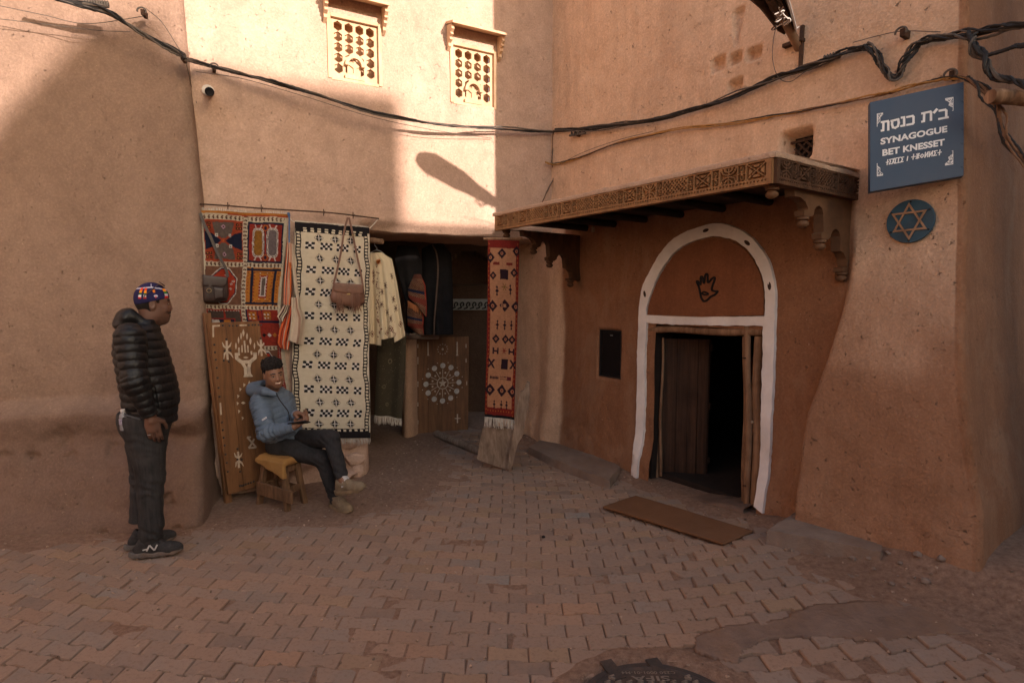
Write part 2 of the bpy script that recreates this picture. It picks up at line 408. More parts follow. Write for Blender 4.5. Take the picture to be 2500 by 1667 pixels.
# replace the first part of U by values that include the door edges for every height is impossible with a moving corner: use the mean corner
def fn3b(u,z):
    s=u; E=e3(z); big=u>2.9
    s=np.where(big,2.9+(u-2.9)*(E-.045-2.9)/(3.6-2.9),s)
    p=W3.w(s,z,o3(s,z)); q=fn3(1+(u-3.6),z)
    return np.where((u>3.6)[...,None],q,p)
su=cut(-1.1,3.6,[dS0,dS1],.016); su=np.concatenate([su,3.6+np.arange(1,9)/8,4.6+np.arange(1,46)/45])
zu=cut(-.08,6.8,[dZ1],.018 if False else .02)
zu=np.concatenate([zu[zu<4.2],np.arange(4.2,6.8,.06)])
m=MB(); sk3=lambda s,z:(s>dS0)&(s<dS1)&(z<dZ1)&(z>-.2); 
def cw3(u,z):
    n=fbm(u*3,z*3,seed=3); d=sst(.02,-.02,u-bs(z)-.02*n)*sst(2.50,2.44,z+.02*n)*sst(.08,.14,u+.06*n)  # under the canopy: redder plaster, deepened by painted shade
    b=.8*sst(2.1,1.1,z+.35*n)*sst(-.02,.02,u-bs(z)-.02*n); e=1.*sst(3.55,3.75,u); w=np.clip(np.maximum(np.maximum(d,b),e),0,1); return np.stack([w,w,w],-1)  # lower buttress coat doubles as painted shade; side wall is painted shade alone
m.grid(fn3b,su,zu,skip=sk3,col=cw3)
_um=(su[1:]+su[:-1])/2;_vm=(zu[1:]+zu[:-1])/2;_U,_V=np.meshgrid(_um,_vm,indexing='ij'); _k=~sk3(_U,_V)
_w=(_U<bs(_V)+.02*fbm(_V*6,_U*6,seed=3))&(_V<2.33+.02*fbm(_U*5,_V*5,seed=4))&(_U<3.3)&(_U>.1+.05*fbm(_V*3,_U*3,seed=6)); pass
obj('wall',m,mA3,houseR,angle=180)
# dark room behind the door
def fr3(v): return W3.w(v[:,0],v[:,2],v[:,1])
m=MB()
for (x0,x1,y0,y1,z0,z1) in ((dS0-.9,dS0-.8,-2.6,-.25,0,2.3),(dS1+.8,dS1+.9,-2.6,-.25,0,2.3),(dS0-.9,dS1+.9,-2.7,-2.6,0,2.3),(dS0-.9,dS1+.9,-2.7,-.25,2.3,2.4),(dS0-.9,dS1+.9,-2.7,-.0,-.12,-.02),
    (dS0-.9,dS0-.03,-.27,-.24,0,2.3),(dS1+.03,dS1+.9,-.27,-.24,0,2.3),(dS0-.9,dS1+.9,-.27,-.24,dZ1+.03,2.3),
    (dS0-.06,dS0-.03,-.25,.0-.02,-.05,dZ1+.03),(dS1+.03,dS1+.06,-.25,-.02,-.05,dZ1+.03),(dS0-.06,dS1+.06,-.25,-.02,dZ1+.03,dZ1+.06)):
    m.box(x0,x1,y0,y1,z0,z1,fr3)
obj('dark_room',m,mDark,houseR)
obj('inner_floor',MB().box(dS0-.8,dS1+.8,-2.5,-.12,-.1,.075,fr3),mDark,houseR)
# passage behind the bridge
m=MB()
ys=8.0
def fb(x,z): 
    y=ys+.02*fbm(x*2,z*2,seed=3)
    # arched niche and a shelf gap below it
    cx=-.62; a=((x-cx)/.36); 
    nic=(abs(a)<1)&(z<1.93+.38*np.sqrt(np.clip(1-a*a,0,1)))&(z>1.86)
    return np.stack([x,y+.10*nic+.0*z,z],-1)
m.grid(fb,np.arange(-2.6,.9,.03),np.arange(-.05,2.7,.03))
def bx(a,b,c,d,e,f): m.box(a,b,c,d,e,f)
bx(-3.0,.9,5.9,8.3,2.62,2.8) if False else None
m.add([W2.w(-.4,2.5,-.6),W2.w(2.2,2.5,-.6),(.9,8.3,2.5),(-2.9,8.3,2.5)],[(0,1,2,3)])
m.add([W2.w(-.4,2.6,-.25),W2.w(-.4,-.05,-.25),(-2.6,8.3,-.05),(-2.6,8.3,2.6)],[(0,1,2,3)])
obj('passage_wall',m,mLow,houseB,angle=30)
# scroll band on the passage wall
m=MB(); bz0,bz1=1.46,1.70
m.box(-1.02,-.25,ys-.035,ys-.012,1.50,1.655)
obj('painted_band',m,simple('chalky_white',(.50,.47,.42),.9,.2),houseB)
m=MB()
for k in range(9):
    cx=-.98+k*.085; pts=[]
    for i in range(22):
        t=i/21; a=-1.2+t*6.2; r=.033*(1-.75*t)
        pts.append((cx+.035+r*math.cos(a)*-1.,ys-.042,1.578+r*math.sin(a)*1.3))
    pts=[(cx-.035,ys-.042,1.52),(cx-.01,ys-.042,1.525)]+pts
    m.tube(pts,.0085,5)
obj('scroll_pattern',m,simple('black_paint',(.02,.018,.016),.7,.1),houseB)
# behind the camera: the shadow-casting house, then walls added to shape the light
mFar=adobe('adobe_opposite',(.34,.20,.125),(.42,.26,.17),.5,.5)
def far(q0,pts,al,th,name,label):
    r=np.array([.7121,.7021]);h=np.array([-.7021,.7121]); m=MB()
    def fr(a,b,t): 
        xy=a[:,None]*r+(al-t)[:,None]*h; return np.column_stack([xy,b])
    m.prism(pts,fr,0,th); c=fr(np.array([q0]),np.array([0.]),np.array([0.]))[0]
    o=thing(name,label,'house',tuple(c)); obj('wall',m,mFar,o); return o
far(1.5,[(-9,-.5),(-9,4.6),(-1.6,6.3),(-1.0,7.35),(.10,8.78),(.42,9.30),(.85,9.80),(1.25,9.88),(1.33,9.62),(2.2,9.50),(3.12,9.46),(3.16,8.25),(4.25,8.20),(4.30,12.6),(12,12.6),(12,-.5)],-16,3.,'adobe_house','stepped mud house far behind the viewer on the sunny side')
for (x0,x1,y0,y1,h,l) in ((-7.0,-6.0,-9.,2.6,7.5,'tall added mud house left of the lane, unseen, bouncing sunlight onto the red wall'),(-5.8,4.2,-2.7,-2.2,2.3,'low added wall behind the viewer, unseen, dimming the ground and wall feet')):  # house added as a sunlit bounce surface, low wall added to dim
    o=thing('adobe_house' if 'house' in l else 'dimming_wall',l,'house' if 'house' in l else 'wall',((x0+x1)/2,(y0+y1)/2,0)); obj('wall',MB().box(x0,x1,y0,y1,-.1,h),adobe('adobe_unseen',(.50,.32,.21),(.58,.38,.26),.5,.5),o)

# unseen house added on the near right to turn the lane beyond the buttress dark
o=thing('adobe_house','tall added mud house outside the frame on the right, darkening the side lane','house',(4.2,1.9,0))
def frq(v):
    r=np.array([.7121,.7021]);h=np.array([-.7021,.7121]); xy=v[:,0,None]*r+v[:,1,None]*h; return np.column_stack([xy,v[:,2]])
obj('wall',MB().box(4.40,5.4,-7.5,-.35,-.1,10.5,frq),mFar,o)
# ---------------------------------------------------------------- ground, paving
def sd3(x,y): # along and out of the right-hand front
    return (x-.49)*.56+(y-6.25)*-.828, (x-.49)*-.828+(y-6.25)*-.56
def h0(x,y):
    s,o=sd3(x,y)
    r=.09*sst(1.5,3.4,s)*sst(2.2,.2,o)
    return r
def mound(x,y):
    s,o=sd3(x,y)
    m=.11*sst(3.0,3.7,s)*sst(.5,.05,o)+(.05-.035*sst(1.0,1.3,s)*sst(2.7,2.4,s))*sst(.34,.0,o+.1*fbm(x*3,y*3,seed=4))
    m=m+.05*sst(.05,.0,o)*0
    a=(x+2.62)*.98+(y-4.5)*.2; b=(x+2.62)*.2+(y-4.5)*-.98
    m=m+.03*sst(.55,.1,b)*sst(.35,.0,a)
    return m
manC=(float(onz(1588,1667)[0]),float(onz(1590,1622)[1])-.369)
PATCH=[(1700,1548),(1745,1530),(1850,1519),(1925,1512),(1990,1490),(2120,1482),(2260,1492),(2380,1520),(2490,1560),(2400,1572),(2280,1566),(2150,1574),(2060,1560),(1960,1556),(1905,1552),(1850,1565),(1818,1582),(1798,1606),(1745,1592),(1700,1575)]
PATCHW=[onz(x,y,.04)[:2] for x,y in PATCH]
def inpoly(x,y,P):
    x=np.asarray(x,float);y=np.asarray(y,float);r=np.zeros(np.broadcast(x,y).shape,bool);n=len(P)
    for i in range(n):
        a,b=P[i],P[(i+1)%n]
        c=((a[1]>y)!=(b[1]>y)); xx=(b[0]-a[0])*(y-a[1])/(b[1]-a[1]+1e-12)+a[0]; r^=c&(x<xx)
    return r
def cover(x,y):
    """how far dirt stands over the tile tops, metres"""
    s,o=sd3(x,y)
    b=(x+2.62)*.2+(y-4.5)*-.98
    c=-.010+.0125*fbm(x*2.1,y*2.1,seed=31,o=5)
    c=c+.020*sst(.85,.15,b+.25*fbm(x*2,y*2,seed=33))*sst(-.3,-1.0,x)
    c=c+.004*np.exp(-((x+.95)**2/.4+(y-4.2)**2/.3))
    c=c+.006*np.exp(-((x+.75)**2/.10+(y-2.75)**2/.2))
    c=c+.020*sst(.20,.05,o-.06)
    d=np.hypot(x-manC[0],y-manC[1]); c=c+.022*sst(.56,.46,d+.08*fbm(x*3,y*3,seed=35))
    c=np.minimum(c,.007); c=np.where(d<.385,-.022,c)
    c=c+.02*sst(2.9,3.2,s)*sst(.95,.55,o)
    return c
def gdirt(x,y): return h0(x,y)+mound(x,y)+cover(x,y)+.003*fbm(x*14,y*14,seed=36)
def gtop(x,y): return float(h0(x,y)+mound(x,y)+max(0,cover(x,y)))
ux=np.concatenate([np.arange(-40,-4.6,2.),np.arange(-4.6,3.8,.028),np.arange(3.8,40,2.)])
uy=np.concatenate([np.arange(-30,1.3,1.5),np.arange(1.3,7.2,.028),np.arange(7.2,9,.1),np.arange(9,30,2.)])
def fg(x,y): return np.stack([x,y,gdirt(x,y)],-1)
def dirtmat():
    t=NT('dirt'); v=t.coord(kind='World'); a=t.noise(v,2.2,5,.65); b=t.noise(v,30,6,.75); f=t.noise(v,140,3,.7)
    c=t.mix(t.ramp(a,[(.3,0),(.7,1)]),(.25,.155,.105),(.33,.215,.15))
    c=t.mix(t.ramp(b,[(.35,0),(.7,1)]),c,(.15,.083,.053))
    c=t.mix(t.math('MULTIPLY',t.ramp(f,[(.62,0),(.72,1)]),.5),c,(.42,.30,.21))
    h=t.math('ADD',b,t.math('MULTIPLY',f,.5)); return t.out(c,.97,t.bump(h,.9,.012))
mDirt=dirtmat()
obj('ground',MB().grid(fg,ux,uy),mDirt,angle=180,structure=True,origin=(0,0,0))
# interlocking pavers, double-T outline, rows bowed like the photo's
L=.196; Pp=.102
def warp(u,v): return u+.02*np.sin(v*1.7), v+.040*(u-.35)**2+.012*np.sin(u*2.3+v)
def tile_outline():
    a=.0064; g=.0020; hx=L/2-g; hy=Pp/2-g; q=L*.18
    low=[(-hx,-hy-a),(-q-.006,-hy-a),(-q+.008,-hy+a),(q-.008,-hy+a),(q+.006,-hy-a),(hx,-hy-a)]
    return np.array(low+[(x,-y) for x,y in low[::-1]])
TO=tile_outline(); m=MB(); rs=np.random.RandomState(5)
base=np.array([.275,.195,.145])
for r in range(-2,64):
    for c in range(-26,20):
        u=c*L+(L/2 if r%2 else 0); v=1.35+r*Pp
        x,y=warp(u,v)
        if y<1.35 or y>8 or x<-4.6 or x>3.4: continue
        s,o=sd3(x,y)
        if o<.02 : continue
        cv=float(cover(x,y))
        if cv>.012: continue
        if math.hypot(x-manC[0],y-manC[1])<.47: continue
        if inpoly(x,y,PATCHW): continue
        k=.001; J=np.array([[(warp(u+k,v)[0]-x)/k,(warp(u,v+k)[0]-x)/k],[(warp(u+k,v)[1]-y)/k,(warp(u,v+k)[1]-y)/k]])
        ang=rs.normal(0,.012); T=TO*(1-abs(rs.normal(0,.006)))+rs.normal(0,.0010,TO.shape)
        # broken corners on worn tiles
        if rs.rand()<.16:
            i=rs.randint(0,12); T[i]*=rs.uniform(.55,.85); T[(i+1)%12]*=rs.uniform(.8,.95)
        T=T@np.array([[math.cos(ang),math.sin(ang)],[-math.sin(ang),math.cos(ang)]])
        W_=T@J.T+np.array([x,y])
        z=float(h0(x,y))+rs.normal(0,.0018); tx,ty=rs.normal(0,.010,2)
        def zz_(P,dz): return z+dz+(P[:,0]-x)*tx+(P[:,1]-y)*ty
        In=(W_-[x,y])*.955+[x,y]; C=np.array([[x,y]])
        V=np.vstack([np.column_stack([W_,zz_(W_,-.035)]),np.column_stack([W_,zz_(W_,-.005)]),np.column_stack([In,zz_(In,0)])])
        f=[(i,(i+1)%12,(i+1)%12+12,i+12) for i in range(12)]+[(i+12,(i+1)%12+12,(i+1)%12+24,i+24) for i in range(12)]+[tuple(range(24,36))]
        cc=base*rs.uniform(.92,1.08)*(1+np.array([.06,0,-.05])*rs.normal())
        w=rs.rand()
        if w<.06: cc=np.array([.29,.195,.125])*rs.uniform(.9,1.1)
        elif w<.22: cc=np.array([.235,.172,.134])*rs.uniform(.85,1.1)
        m.add(V,f,cc)
def tilemat():
    t=NT('paver'); v=t.coord(kind='World'); a=t.n('ShaderNodeAttribute',attribute_name='Col').outputs['Color']
    n1=t.noise(v,5,5,.7); n2=t.noise(v,45,5,.7); n3=t.noise(v,190,3,.6)
    c=t.mix(t.math('MULTIPLY',t.ramp(n1,[(.36,0),(.64,1)]),.6),a,(.30,.195,.135))
    c=t.mix(t.math('MULTIPLY',t.ramp(n2,[(.5,0),(.72,1)]),.45),c,(.13,.075,.05))
    h=t.math('ADD',n2,t.math('MULTIPLY',n3,.4)); rr=t.ramp(n1,[(.3,.78),(.7,.95)])
    return t.out(c,rr,t.bump(h,.5,.005))
obj('paving',m,tilemat(),angle=20,structure=True,origin=(0,0,0))
# cement patch
def slabmesh(poly,z0,z1,rnd=.01,sub=6):
    P=np.array(poly); n=len(P); Q=[]
    for i in range(n):
        a,b=P[i],P[(i+1)%n]
        for k in range(sub):
            Q.append(a+(b-a)*k/sub+np.random.normal(0,rnd*.35,2))
    Q=np.array(Q); c=Q.mean(0); N=len(Q); rings=[(1.0,z0),(1.0,z0+(z1-z0)*.7),(.985,z1),(.9,z1+.002),(.6,z1+.003),(.3,z1+.003)]
    V=[];f=[]
    for k,(sc,z) in enumerate(rings):
        q=c+(Q-c)*sc; V.append(np.column_stack([q,z+.0025*fbm(q[:,0]*9,q[:,1]*9,seed=3)+h0(q[:,0],q[:,1])]))
        if k:
            for i in range(N): f.append(((k-1)*N+i,(k-1)*N+(i+1)%N,k*N+(i+1)%N,k*N+i))
    f.append(tuple((len(rings)-1)*N+i for i in range(N)))
    return MB().add(np.vstack(V),f)
mCem=simple('cement',(.235,.158,.118),.92,.5,9,1.,40,.010,c2=(.15,.10,.075),kind='Object',dirt=.8)
P=[p for p in PATCHW]
# the patch is concave: fill it as a grid instead
x0,x1=min(p[0] for p in P),max(p[0] for p in P); y0,y1=min(p[1] for p in P),max(p[1] for p in P)
m=MB(); gx=np.arange(x0-.05,x1+.05,.012); gy=np.arange(y0-.05,y1+.05,.012)
def fpch(x,y): return np.stack([x,y,h0(x,y)+.007+.006*fbm(x*5,y*5,seed=2)],-1)
m.grid(fpch,gx,gy,skip=lambda x,y:~inpoly(x+.02*fbm(x*9,y*9,seed=5),y+.02*fbm(x*9,y*9,seed=6),P))
o=obj('cement_patch',m,mCem,angle=180,structure=True); b=o.modifiers.new('s','SOLIDIFY'); b.thickness=.03; b.offset=-1
# ---------------------------------------------------------------- shared woods, metals
mWinWood=wood('pale_window_wood',(.62,.43,.27),(.50,.32,.19),(12,12,3),.8,.4,.25)
mCanopy=wood('canopy_wood',(.36,.18,.072),(.21,.10,.042),(14,14,4),.6,.4,.35)
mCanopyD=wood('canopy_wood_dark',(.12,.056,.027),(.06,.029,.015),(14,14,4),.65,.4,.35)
mLog=wood('old_timber',(.34,.20,.115),(.15,.078,.04),(26,26,1.6),.85,.9,.5)
mPlank=wood('grey_plank',(.33,.245,.18),(.17,.115,.078),(30,30,1.3),.9,.9,.5)
mDoorW=wood('dark_door_wood',(.080,.040,.022),(.032,.017,.010),(26,26,1.2),.8,.9,.5)
mIron=simple('rusty_iron',(.10,.055,.035),.75,.4,20,.4,120,.001,metal=.3)
mBlack=simple('black_rubber',(.022,.020,.020),.6,.3,30,.3,200,.001)
mWhiteP=simple('lime_wash',(.85,.80,.75),.9,.12,4,.8,35,.005,dirt=.2,kind='Object')
mMud=adobe('mud_capping',(.40,.25,.16),(.50,.34,.23),1.2,1.2)
mInset=simple('dark_stone',(.06,.035,.025),.8)
mBlackPaint=simple('black_marking',(.012,.010,.010),.8,.1,9,.2)
# ---------------------------------------------------------------- lattice windows of the back house
def lattice_window(k,w,lab):
    s0,s1,z0,z1=w; wd=s1-s0; ht=z1-z0; sx=.03
    def fr(v): return W2.w(s0+v[:,0],z0+v[:,2],v[:,1])
    m=MB()  # frame
    t=.022
    m.box(-.01,t,-.12,.015,0,ht,fr); m.box(wd-t,wd+.01,-.12,.015,0,ht,fr)
    m.box(t,wd-t,-.12,.013,ht-t,ht+.01,fr); m.box(t,wd-t,-.12,.011,-.01,.02,fr)
    win=obj('window',m,mWinWood,houseB,bevel=.004,angle=30); 
    if lab: win['label']=lab
    # lattice board with hexagon holes
    m=MB(); nx,nz=4,6; x0,x1,y0,y1=t+.002,wd-t-.002,.022,ht-t-.002
    mg=.018; cw=(x1-x0-2*mg)/nx; ch=(y1-y0-.01)/5.45
    hexr=min(cw,ch)*.46
    fy,by=-.018,-.052
    def ring(cx,cz,hx,hz,outer):
        n=len(outer); hexp=[(cx+hexr*math.cos(a),cz+hexr*1.08*math.sin(a)) for a in (R(90+60*q) for q in range(6))]
        return hexp
    cells=[]
    for i in range(nx):
        for j in range(nz):
            ax,bx_=x0+mg+i*cw,x0+mg+(i+1)*cw; tz=y1-.012-j*ch; bz=tz-ch
            if bz<y0: bz=y0
            cx,cz=(ax+bx_)/2,tz-ch*.5
            if j==5:
                # cropped half row: solid strip
                m.box(ax,bx_,by,fy,y0,tz,fr); continue
            h=[(cx+hexr*math.cos(R(90+60*q)),cz+hexr*1.08*math.sin(R(90+60*q))) for q in range(6)]
            # 6 outer points: top-mid, left-top, left-bottom, bottom-mid, right-bottom, right-top
            out=[(cx,tz),(ax,tz),(ax,bz),(cx,bz),(bx_,bz),(bx_,tz)]
            V=[];
            for y in (fy,by):
                V+= [(p[0],y,p[1]) for p in out]+[(p[0],y,p[1]) for p in h]
            f=[]
            for q in range(6):
                q2=(q+1)%6
                f.append((q,q2,q2+6,q+6)); f.append((12+q,12+q2,12+q2+6,12+q+6)); f.append((6+q,6+q2,18+q2,18+q))
            m.add(fr(np.array(V)),f)
    m.box(x0,x0+mg,by,fy,y0,y1,fr); m.box(x1-mg,x1,by,fy,y0,y1,fr); m.box(x0+mg,x1-mg,by,fy,y1-.012,y1,fr)
    obj('lattice',m,mWinWood,win,smooth=False)
    m=MB().box(x0,x1,-.20,-.12,y0-.05,y1+.14,fr); obj('backboard',m,mWinWood,win,smooth=False)
    # little arched shutter
    m=MB(); ac=(x0+x1)/2-.005; az=y0+ch*.62; r0,r1=cw*.62,cw*.92; n=14; V=[];
    for y in (-.012,.022):
        for q in range(n+1):
            a=math.pi*q/n; e=1.12
            for r in (r0,r1): V.append((ac+r*math.cos(a),y,az+.06+r*e*math.sin(a)))
    N=(n+1)*2; f=[]
    for q in range(n):
        a=2*q; f+=[(a,a+1,a+3,a+2),(N+a,N+a+1,N+a+3,N+a+2),(a,a+2,N+a+2,N+a),(a+1,a+3,N+a+3,N+a+1)]
    f+=[(0,1,N+1,N),(N-2,N-1,2*N-1,2*N-2)]
    m.add(fr(np.array(V)),f); m.box(ac-r1,ac+r1,-.014,.012,y0,y0+.035,fr)
    P=[(ac+r0*math.cos(math.pi*q/n),az+.06+r0*1.12*math.sin(math.pi*q/n)) for q in range(n+1)]+[(ac-r0,y0+.035),(ac+r0,y0+.035)]
    m.prism([(p[0],p[1]) for p in P],lambda a,b,t_: W2.w(s0+a,z0+b,t_),-.05,-.03)
    m.box(ac-.002,ac+.002,-.03,-.024,y0+.035,az+.1,fr)
    obj('shutter',m,mWinWood,win,smooth=False)
    # sloping hood on stepped brackets
    m=MB(); zt=ht+.16; ov=.045
    V=[(-ov,0,zt),(wd+ov,0,zt),(wd+ov,.17,zt-.05),(-ov,.17,zt-.05)]; V=V+[(a,b,c+.022) for a,b,c in V]
    V[4]=(V[4][0],-.03,V[4][2]+.01);V[5]=(V[5][0],-.03,V[5][2]+.01)
    m.add(fr(np.array(V)),[(0,1,2,3),(4,5,6,7),(0,1,5,4),(1,2,6,5),(2,3,7,6),(3,0,4,7)])
    hd=obj('hood',m,mWinWood,win,smooth=False)
    for x in (-ov+.005,wd+ov-.03):
        prof=[(0,zt-.01),(.13,zt-.045),(.12,zt-.07),(.135,zt-.09),(.10,zt-.11),(.11,zt-.13),(.075,zt-.145),(.085,zt-.17),(.045,zt-.19),(.05,zt-.22),(0,zt-.25)]
        m=MB().prism(prof,lambda a,b,t_: W2.w(s0+t_,z0+b,a),x,x+.028); obj('bracket',m,mWinWood,hd,smooth=False)
lattice_window(0,WIN[0],'larger lattice window, left of the pair'); lattice_window(1,WIN[1],'smaller lattice window beside the shadow edge')
# ---------------------------------------------------------------- canopy over the synagogue door
ZB=2.31; cC=onz(1888,448,ZB); cL=onz(1212,564,ZB); cR=onz(2103,492,ZB)
dF=unit(cC-cL); dR=unit(cR-cC); LF=np.linalg.norm(cC-cL); LR=np.linalg.norm(cR-cC)
HF=CH+ (722-386.7)/F*cC[1]-ZB+.0
HF=float(onplane(1888,385,cC,[0,1,0])[2]-ZB)
canopy=obj('canopy',MB().add(np.vstack([[p+np.array([0,0,h]) for p in (cL+dF*.02+dR*.03,cC-dF*.03+dR*.03,cC-dF*.03+dR*(float(np.dot(W3.P-cC,W3.n)/np.dot(dR,W3.n))+.12),cL+dF*.02+dR*(float(np.dot(W3.P-cL,W3.n)/np.dot(dR,W3.n))+.12))] for h in (.10,.135)]),[(0,1,2,3),(4,5,6,7),(0,1,5,4),(1,2,6,5),(2,3,7,6),(3,0,4,7)]),simple('shade_boards',(.05,.028,.016)),houseR,smooth=False)  # near-black boards: underside shade painted into the wood colour
# mud capping
def cap(name):
    m=MB(); n1=60
    pts=[cL-dF*.02]+[cC]+[cR+dR*.03]
    path=[];
    for t in np.linspace(0,1,70): path.append(cL-dF*.03+(cC-cL+dF*.03)*t)
    for t in np.linspace(0,1,26)[1:]: path.append(cC+(cR-cC+dR*.04)*t)
    path=np.array(path); rr=[]
    tan=np.gradient(path,axis=0); tan/=np.linalg.norm(tan,axis=1)[:,None]; out=np.cross(tan,[0,0,1.])
    V=[];k=0
    back=W3.n[:]*-1
    for i,p in enumerate(path):
        j=.006*float(fbm(i*.7,0.,seed=2)); o_=out[i]*(.022+j)
        hz=ZB+HF
        s,of=sd3(*p[:2]); wall=np.array([p[0],p[1],0])+W3.n*(-of) 
        V+= [p*[1,1,0]+[0,0,hz]-out[i]*.02, p*[1,1,0]+o_+[0,0,hz], p*[1,1,0]+o_+[0,0,hz+.022+j], p*[1,1,0]+o_*.3+[0,0,hz+.034+j], wall*[1,1,0]+[0,0,hz+.045+.02*float(fbm(i*.2,3.,seed=4))]]
    f=[(i*5+q,(i+1)*5+q,(i+1)*5+q+1,i*5+q+1) for i in range(len(path)-1) for q in range(4)]
    f+=[(0,1,2,3,4),tuple((len(path)-1)*5+q for q in range(5))]
    m.add(np.array(V),f); return m
obj('mud_top',cap(0),mMud,canopy,angle=60)
# carved frieze: real relief
def relief(kind,x,y):
    """x,y in 0..1 inside the panel; returns 1 for raised wood, 0 for carved away"""
    X=x-.5;Y=y-.5
    if kind=='x':
        b=(abs(X)>.45)|(abs(Y)>.45); d1=abs(abs(X)-abs(Y))<.06
        t=(abs(Y)>.20)&(abs(Y)<.37)&(abs(X)<abs(Y)-.13); t2=(abs(X)>.20)&(abs(X)<.37)&(abs(Y)<abs(X)-.13)
        return b|d1|t|t2
    if kind=='g':
        a=((x*7+y*3.4)%1)<.42; c=((x*7-y*3.4)%1)<.42; return a|c|(abs(Y)>.46)|(abs(X)>.48)
    if kind=='d':
        r1=(X**2+(abs(Y)-.24)**2*.9<.035)&~(X**2+(abs(Y)-.24)**2<.008)
        return r1|(abs(X)>.40)|(abs(Y)<.045)|(abs(Y)>.46)
    if kind=='m':
        c=(np.sqrt(X**2+(abs(Y)-.46)**2)); ring=(abs(c-.22)<.055)|(abs(c-.40)<.05)
        return ring|(abs(X)<.05)|(abs(X)>.46)|(abs(Y)>.47)
SEQ=['x','d','m','d','x','d','g','d','m','d','x','d','g','d','g','d','x','d','m','d','g','d','x','d','m','d','x']
SEQR=['m','d','x','d','g','d','m','d','x']
WID={'x':1.,'d':.42,'m':.95,'g':1.55}
def frieze(P0,d,Lh,seq,out,name):
    tot=sum(WID[k] for k in seq); mg=.03; sc=(Lh-2*mg)/tot; edges=[mg]
    for k in seq: edges.append(edges[-1]+WID[k]*sc)
    us=np.arange(0,Lh+.001,.0045); vs=np.linspace(0,HF-.002,34)
    U,V=np.meshgrid(us,vs,indexing='ij'); D=np.zeros(U.shape)
    band=(V/HF>.26)&(V/HF<.93)
    for i,k in enumerate(seq):
        sel=(U>=edges[i])&(U<edges[i+1])
        r=relief(k,(U-edges[i])/(edges[i+1]-edges[i]),(V/HF-.26)/.67)
        D[sel&band&~r]=-.018
    dots=(V/HF>.13)&(V/HF<.19)&(((U*45)%1)<.45)&(U>mg)&(U<Lh-mg); D[dots]=-.014
    D+=.0005*np.random.randn(*D.shape)
    def fn(u,v): return P0+d*u[...,None]+out*(D+.019)[...,None]+np.array([0,0,1.])*v[...,None]
    m=MB().grid(fn,us,vs)
    # solid backing
    def fr(v): return P0+v[:,0,None]*d+v[:,1,None]*out+v[:,2,None]*np.array([0,0,1.])
    m.box(0,Lh,-.03,-.001,0,HF-.003,fr)
    m.add(np.array([P0,P0+d*Lh,P0+d*Lh+out*.019,P0+out*.019]),[(0,1,2,3)])
    for u in (0,Lh): m.add(np.array([P0+d*u,P0+d*u+out*.019,P0+d*u+out*.019+[0,0,HF],P0+d*u+[0,0,HF]]),[(0,1,2,3)])
    return m
outF=unit(np.cross(dF,[0,0,1.])); outR=unit(np.cross(dR,[0,0,1.]))
if np.dot(outF,[-1,-1,0])<0: outF=-outF
if np.dot(outR,[1,-1,0])<0: outR=-outR
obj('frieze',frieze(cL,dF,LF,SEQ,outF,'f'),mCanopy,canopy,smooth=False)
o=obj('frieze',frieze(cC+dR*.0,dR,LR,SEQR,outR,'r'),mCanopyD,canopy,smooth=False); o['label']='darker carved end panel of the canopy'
# boards and rafters underneath
m=MB()
for k in range(7):
    p=cL+dF*(LF*(k+.5)/7); q=p+dR*(LR*.98)
    m.tube([p+dR*.03+[0,0,.075],q+[0,0,.07]],.03,7)
obj('rafter',m,simple('shade_rafter',(.035,.020,.012)),canopy,angle=60)  # rafters blackened to paint in the shade under the canopy
# scalloped brackets
mPale=simple('bracket_pale',(.36,.26,.19),.85,.2,4,.3,dirt=.5)
BO=[(1705,240),(1708,262),(1748,262),(1760,255),(1830,262),(1832,318),(1865,325),(1895,350),(1910,385),(1912,400),(1888,402),(1890,435),(1930,440),(1945,430),(1950,400),(1962,380),(1978,375),(1995,390),(2003,425),(2004,530),(1990,540),(1992,572),(2032,578),(2048,560),(2050,545),(2062,520),(2078,512),(2095,525),(2105,555),(2106,645),(2125,655),(2140,690),(2145,740),(2120,745),(2120,768),(2160,770),(2205,765),(2212,342)]
KB=[(1727,262),(1910,438),(2012,576),(2140,768)]
def bpt(p,base):
    q=onplane(1180+p[0]*.4082,350+p[1]*.4082,base,dF); return (float(np.dot(q-base,dR)),float(q[2]-ZB))
_b0=cC-dF*.05
BP=[bpt(p,_b0) for p in BO]; BK=[bpt(p,_b0) for p in KB]
BP[0]=(BP[0][0],.01); BP[-1]=(BP[-1][0],.01); BLN=BP[-1][0]
def put_bracket(P0,d,ln,mat,lab=None):
    k=ln/BLN; up=np.array([0,0,1.]); sd=unit(np.cross(d,up))
    m=MB().prism([(u*k,z) for u,z in BP],lambda a,b,t:P0+a[:,None]*d+b[:,None]*up+t[:,None]*sd,-.03,.03)
    b=obj('bracket',m,mat,canopy,smooth=False)
    for u,z in BK:
        c=P0+d*u*k+up*z
        obj('finial',MB().lathe(c,[(.026,.008),(.036,-.004),(.036,-.016),(.022,-.022),(.034,-.034),(.034,-.05),(.02,-.062),(.004,-.066)],12),mat,b,angle=50)
    if lab: b['label']=lab
mBrk=wood('bracket_wood',(.16,.080,.038),(.10,.048,.024),(5,5,9),.65,.4,.4)
put_bracket(cC-dF*.05,dR,LR,mBrk)
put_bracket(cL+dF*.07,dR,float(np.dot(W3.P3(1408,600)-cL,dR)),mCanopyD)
# small pale insulator knobs seen under the canopy
for px_,py_ in ((1448,553),):
    p=W3.P3(px_,py_,.12); obj('hook',MB().lathe(p,[(.008,0),(.018,-.01),(.016,-.03),(.02,-.045),(.006,-.055)],10),simple('clay',(.4,.3,.2)),canopy)
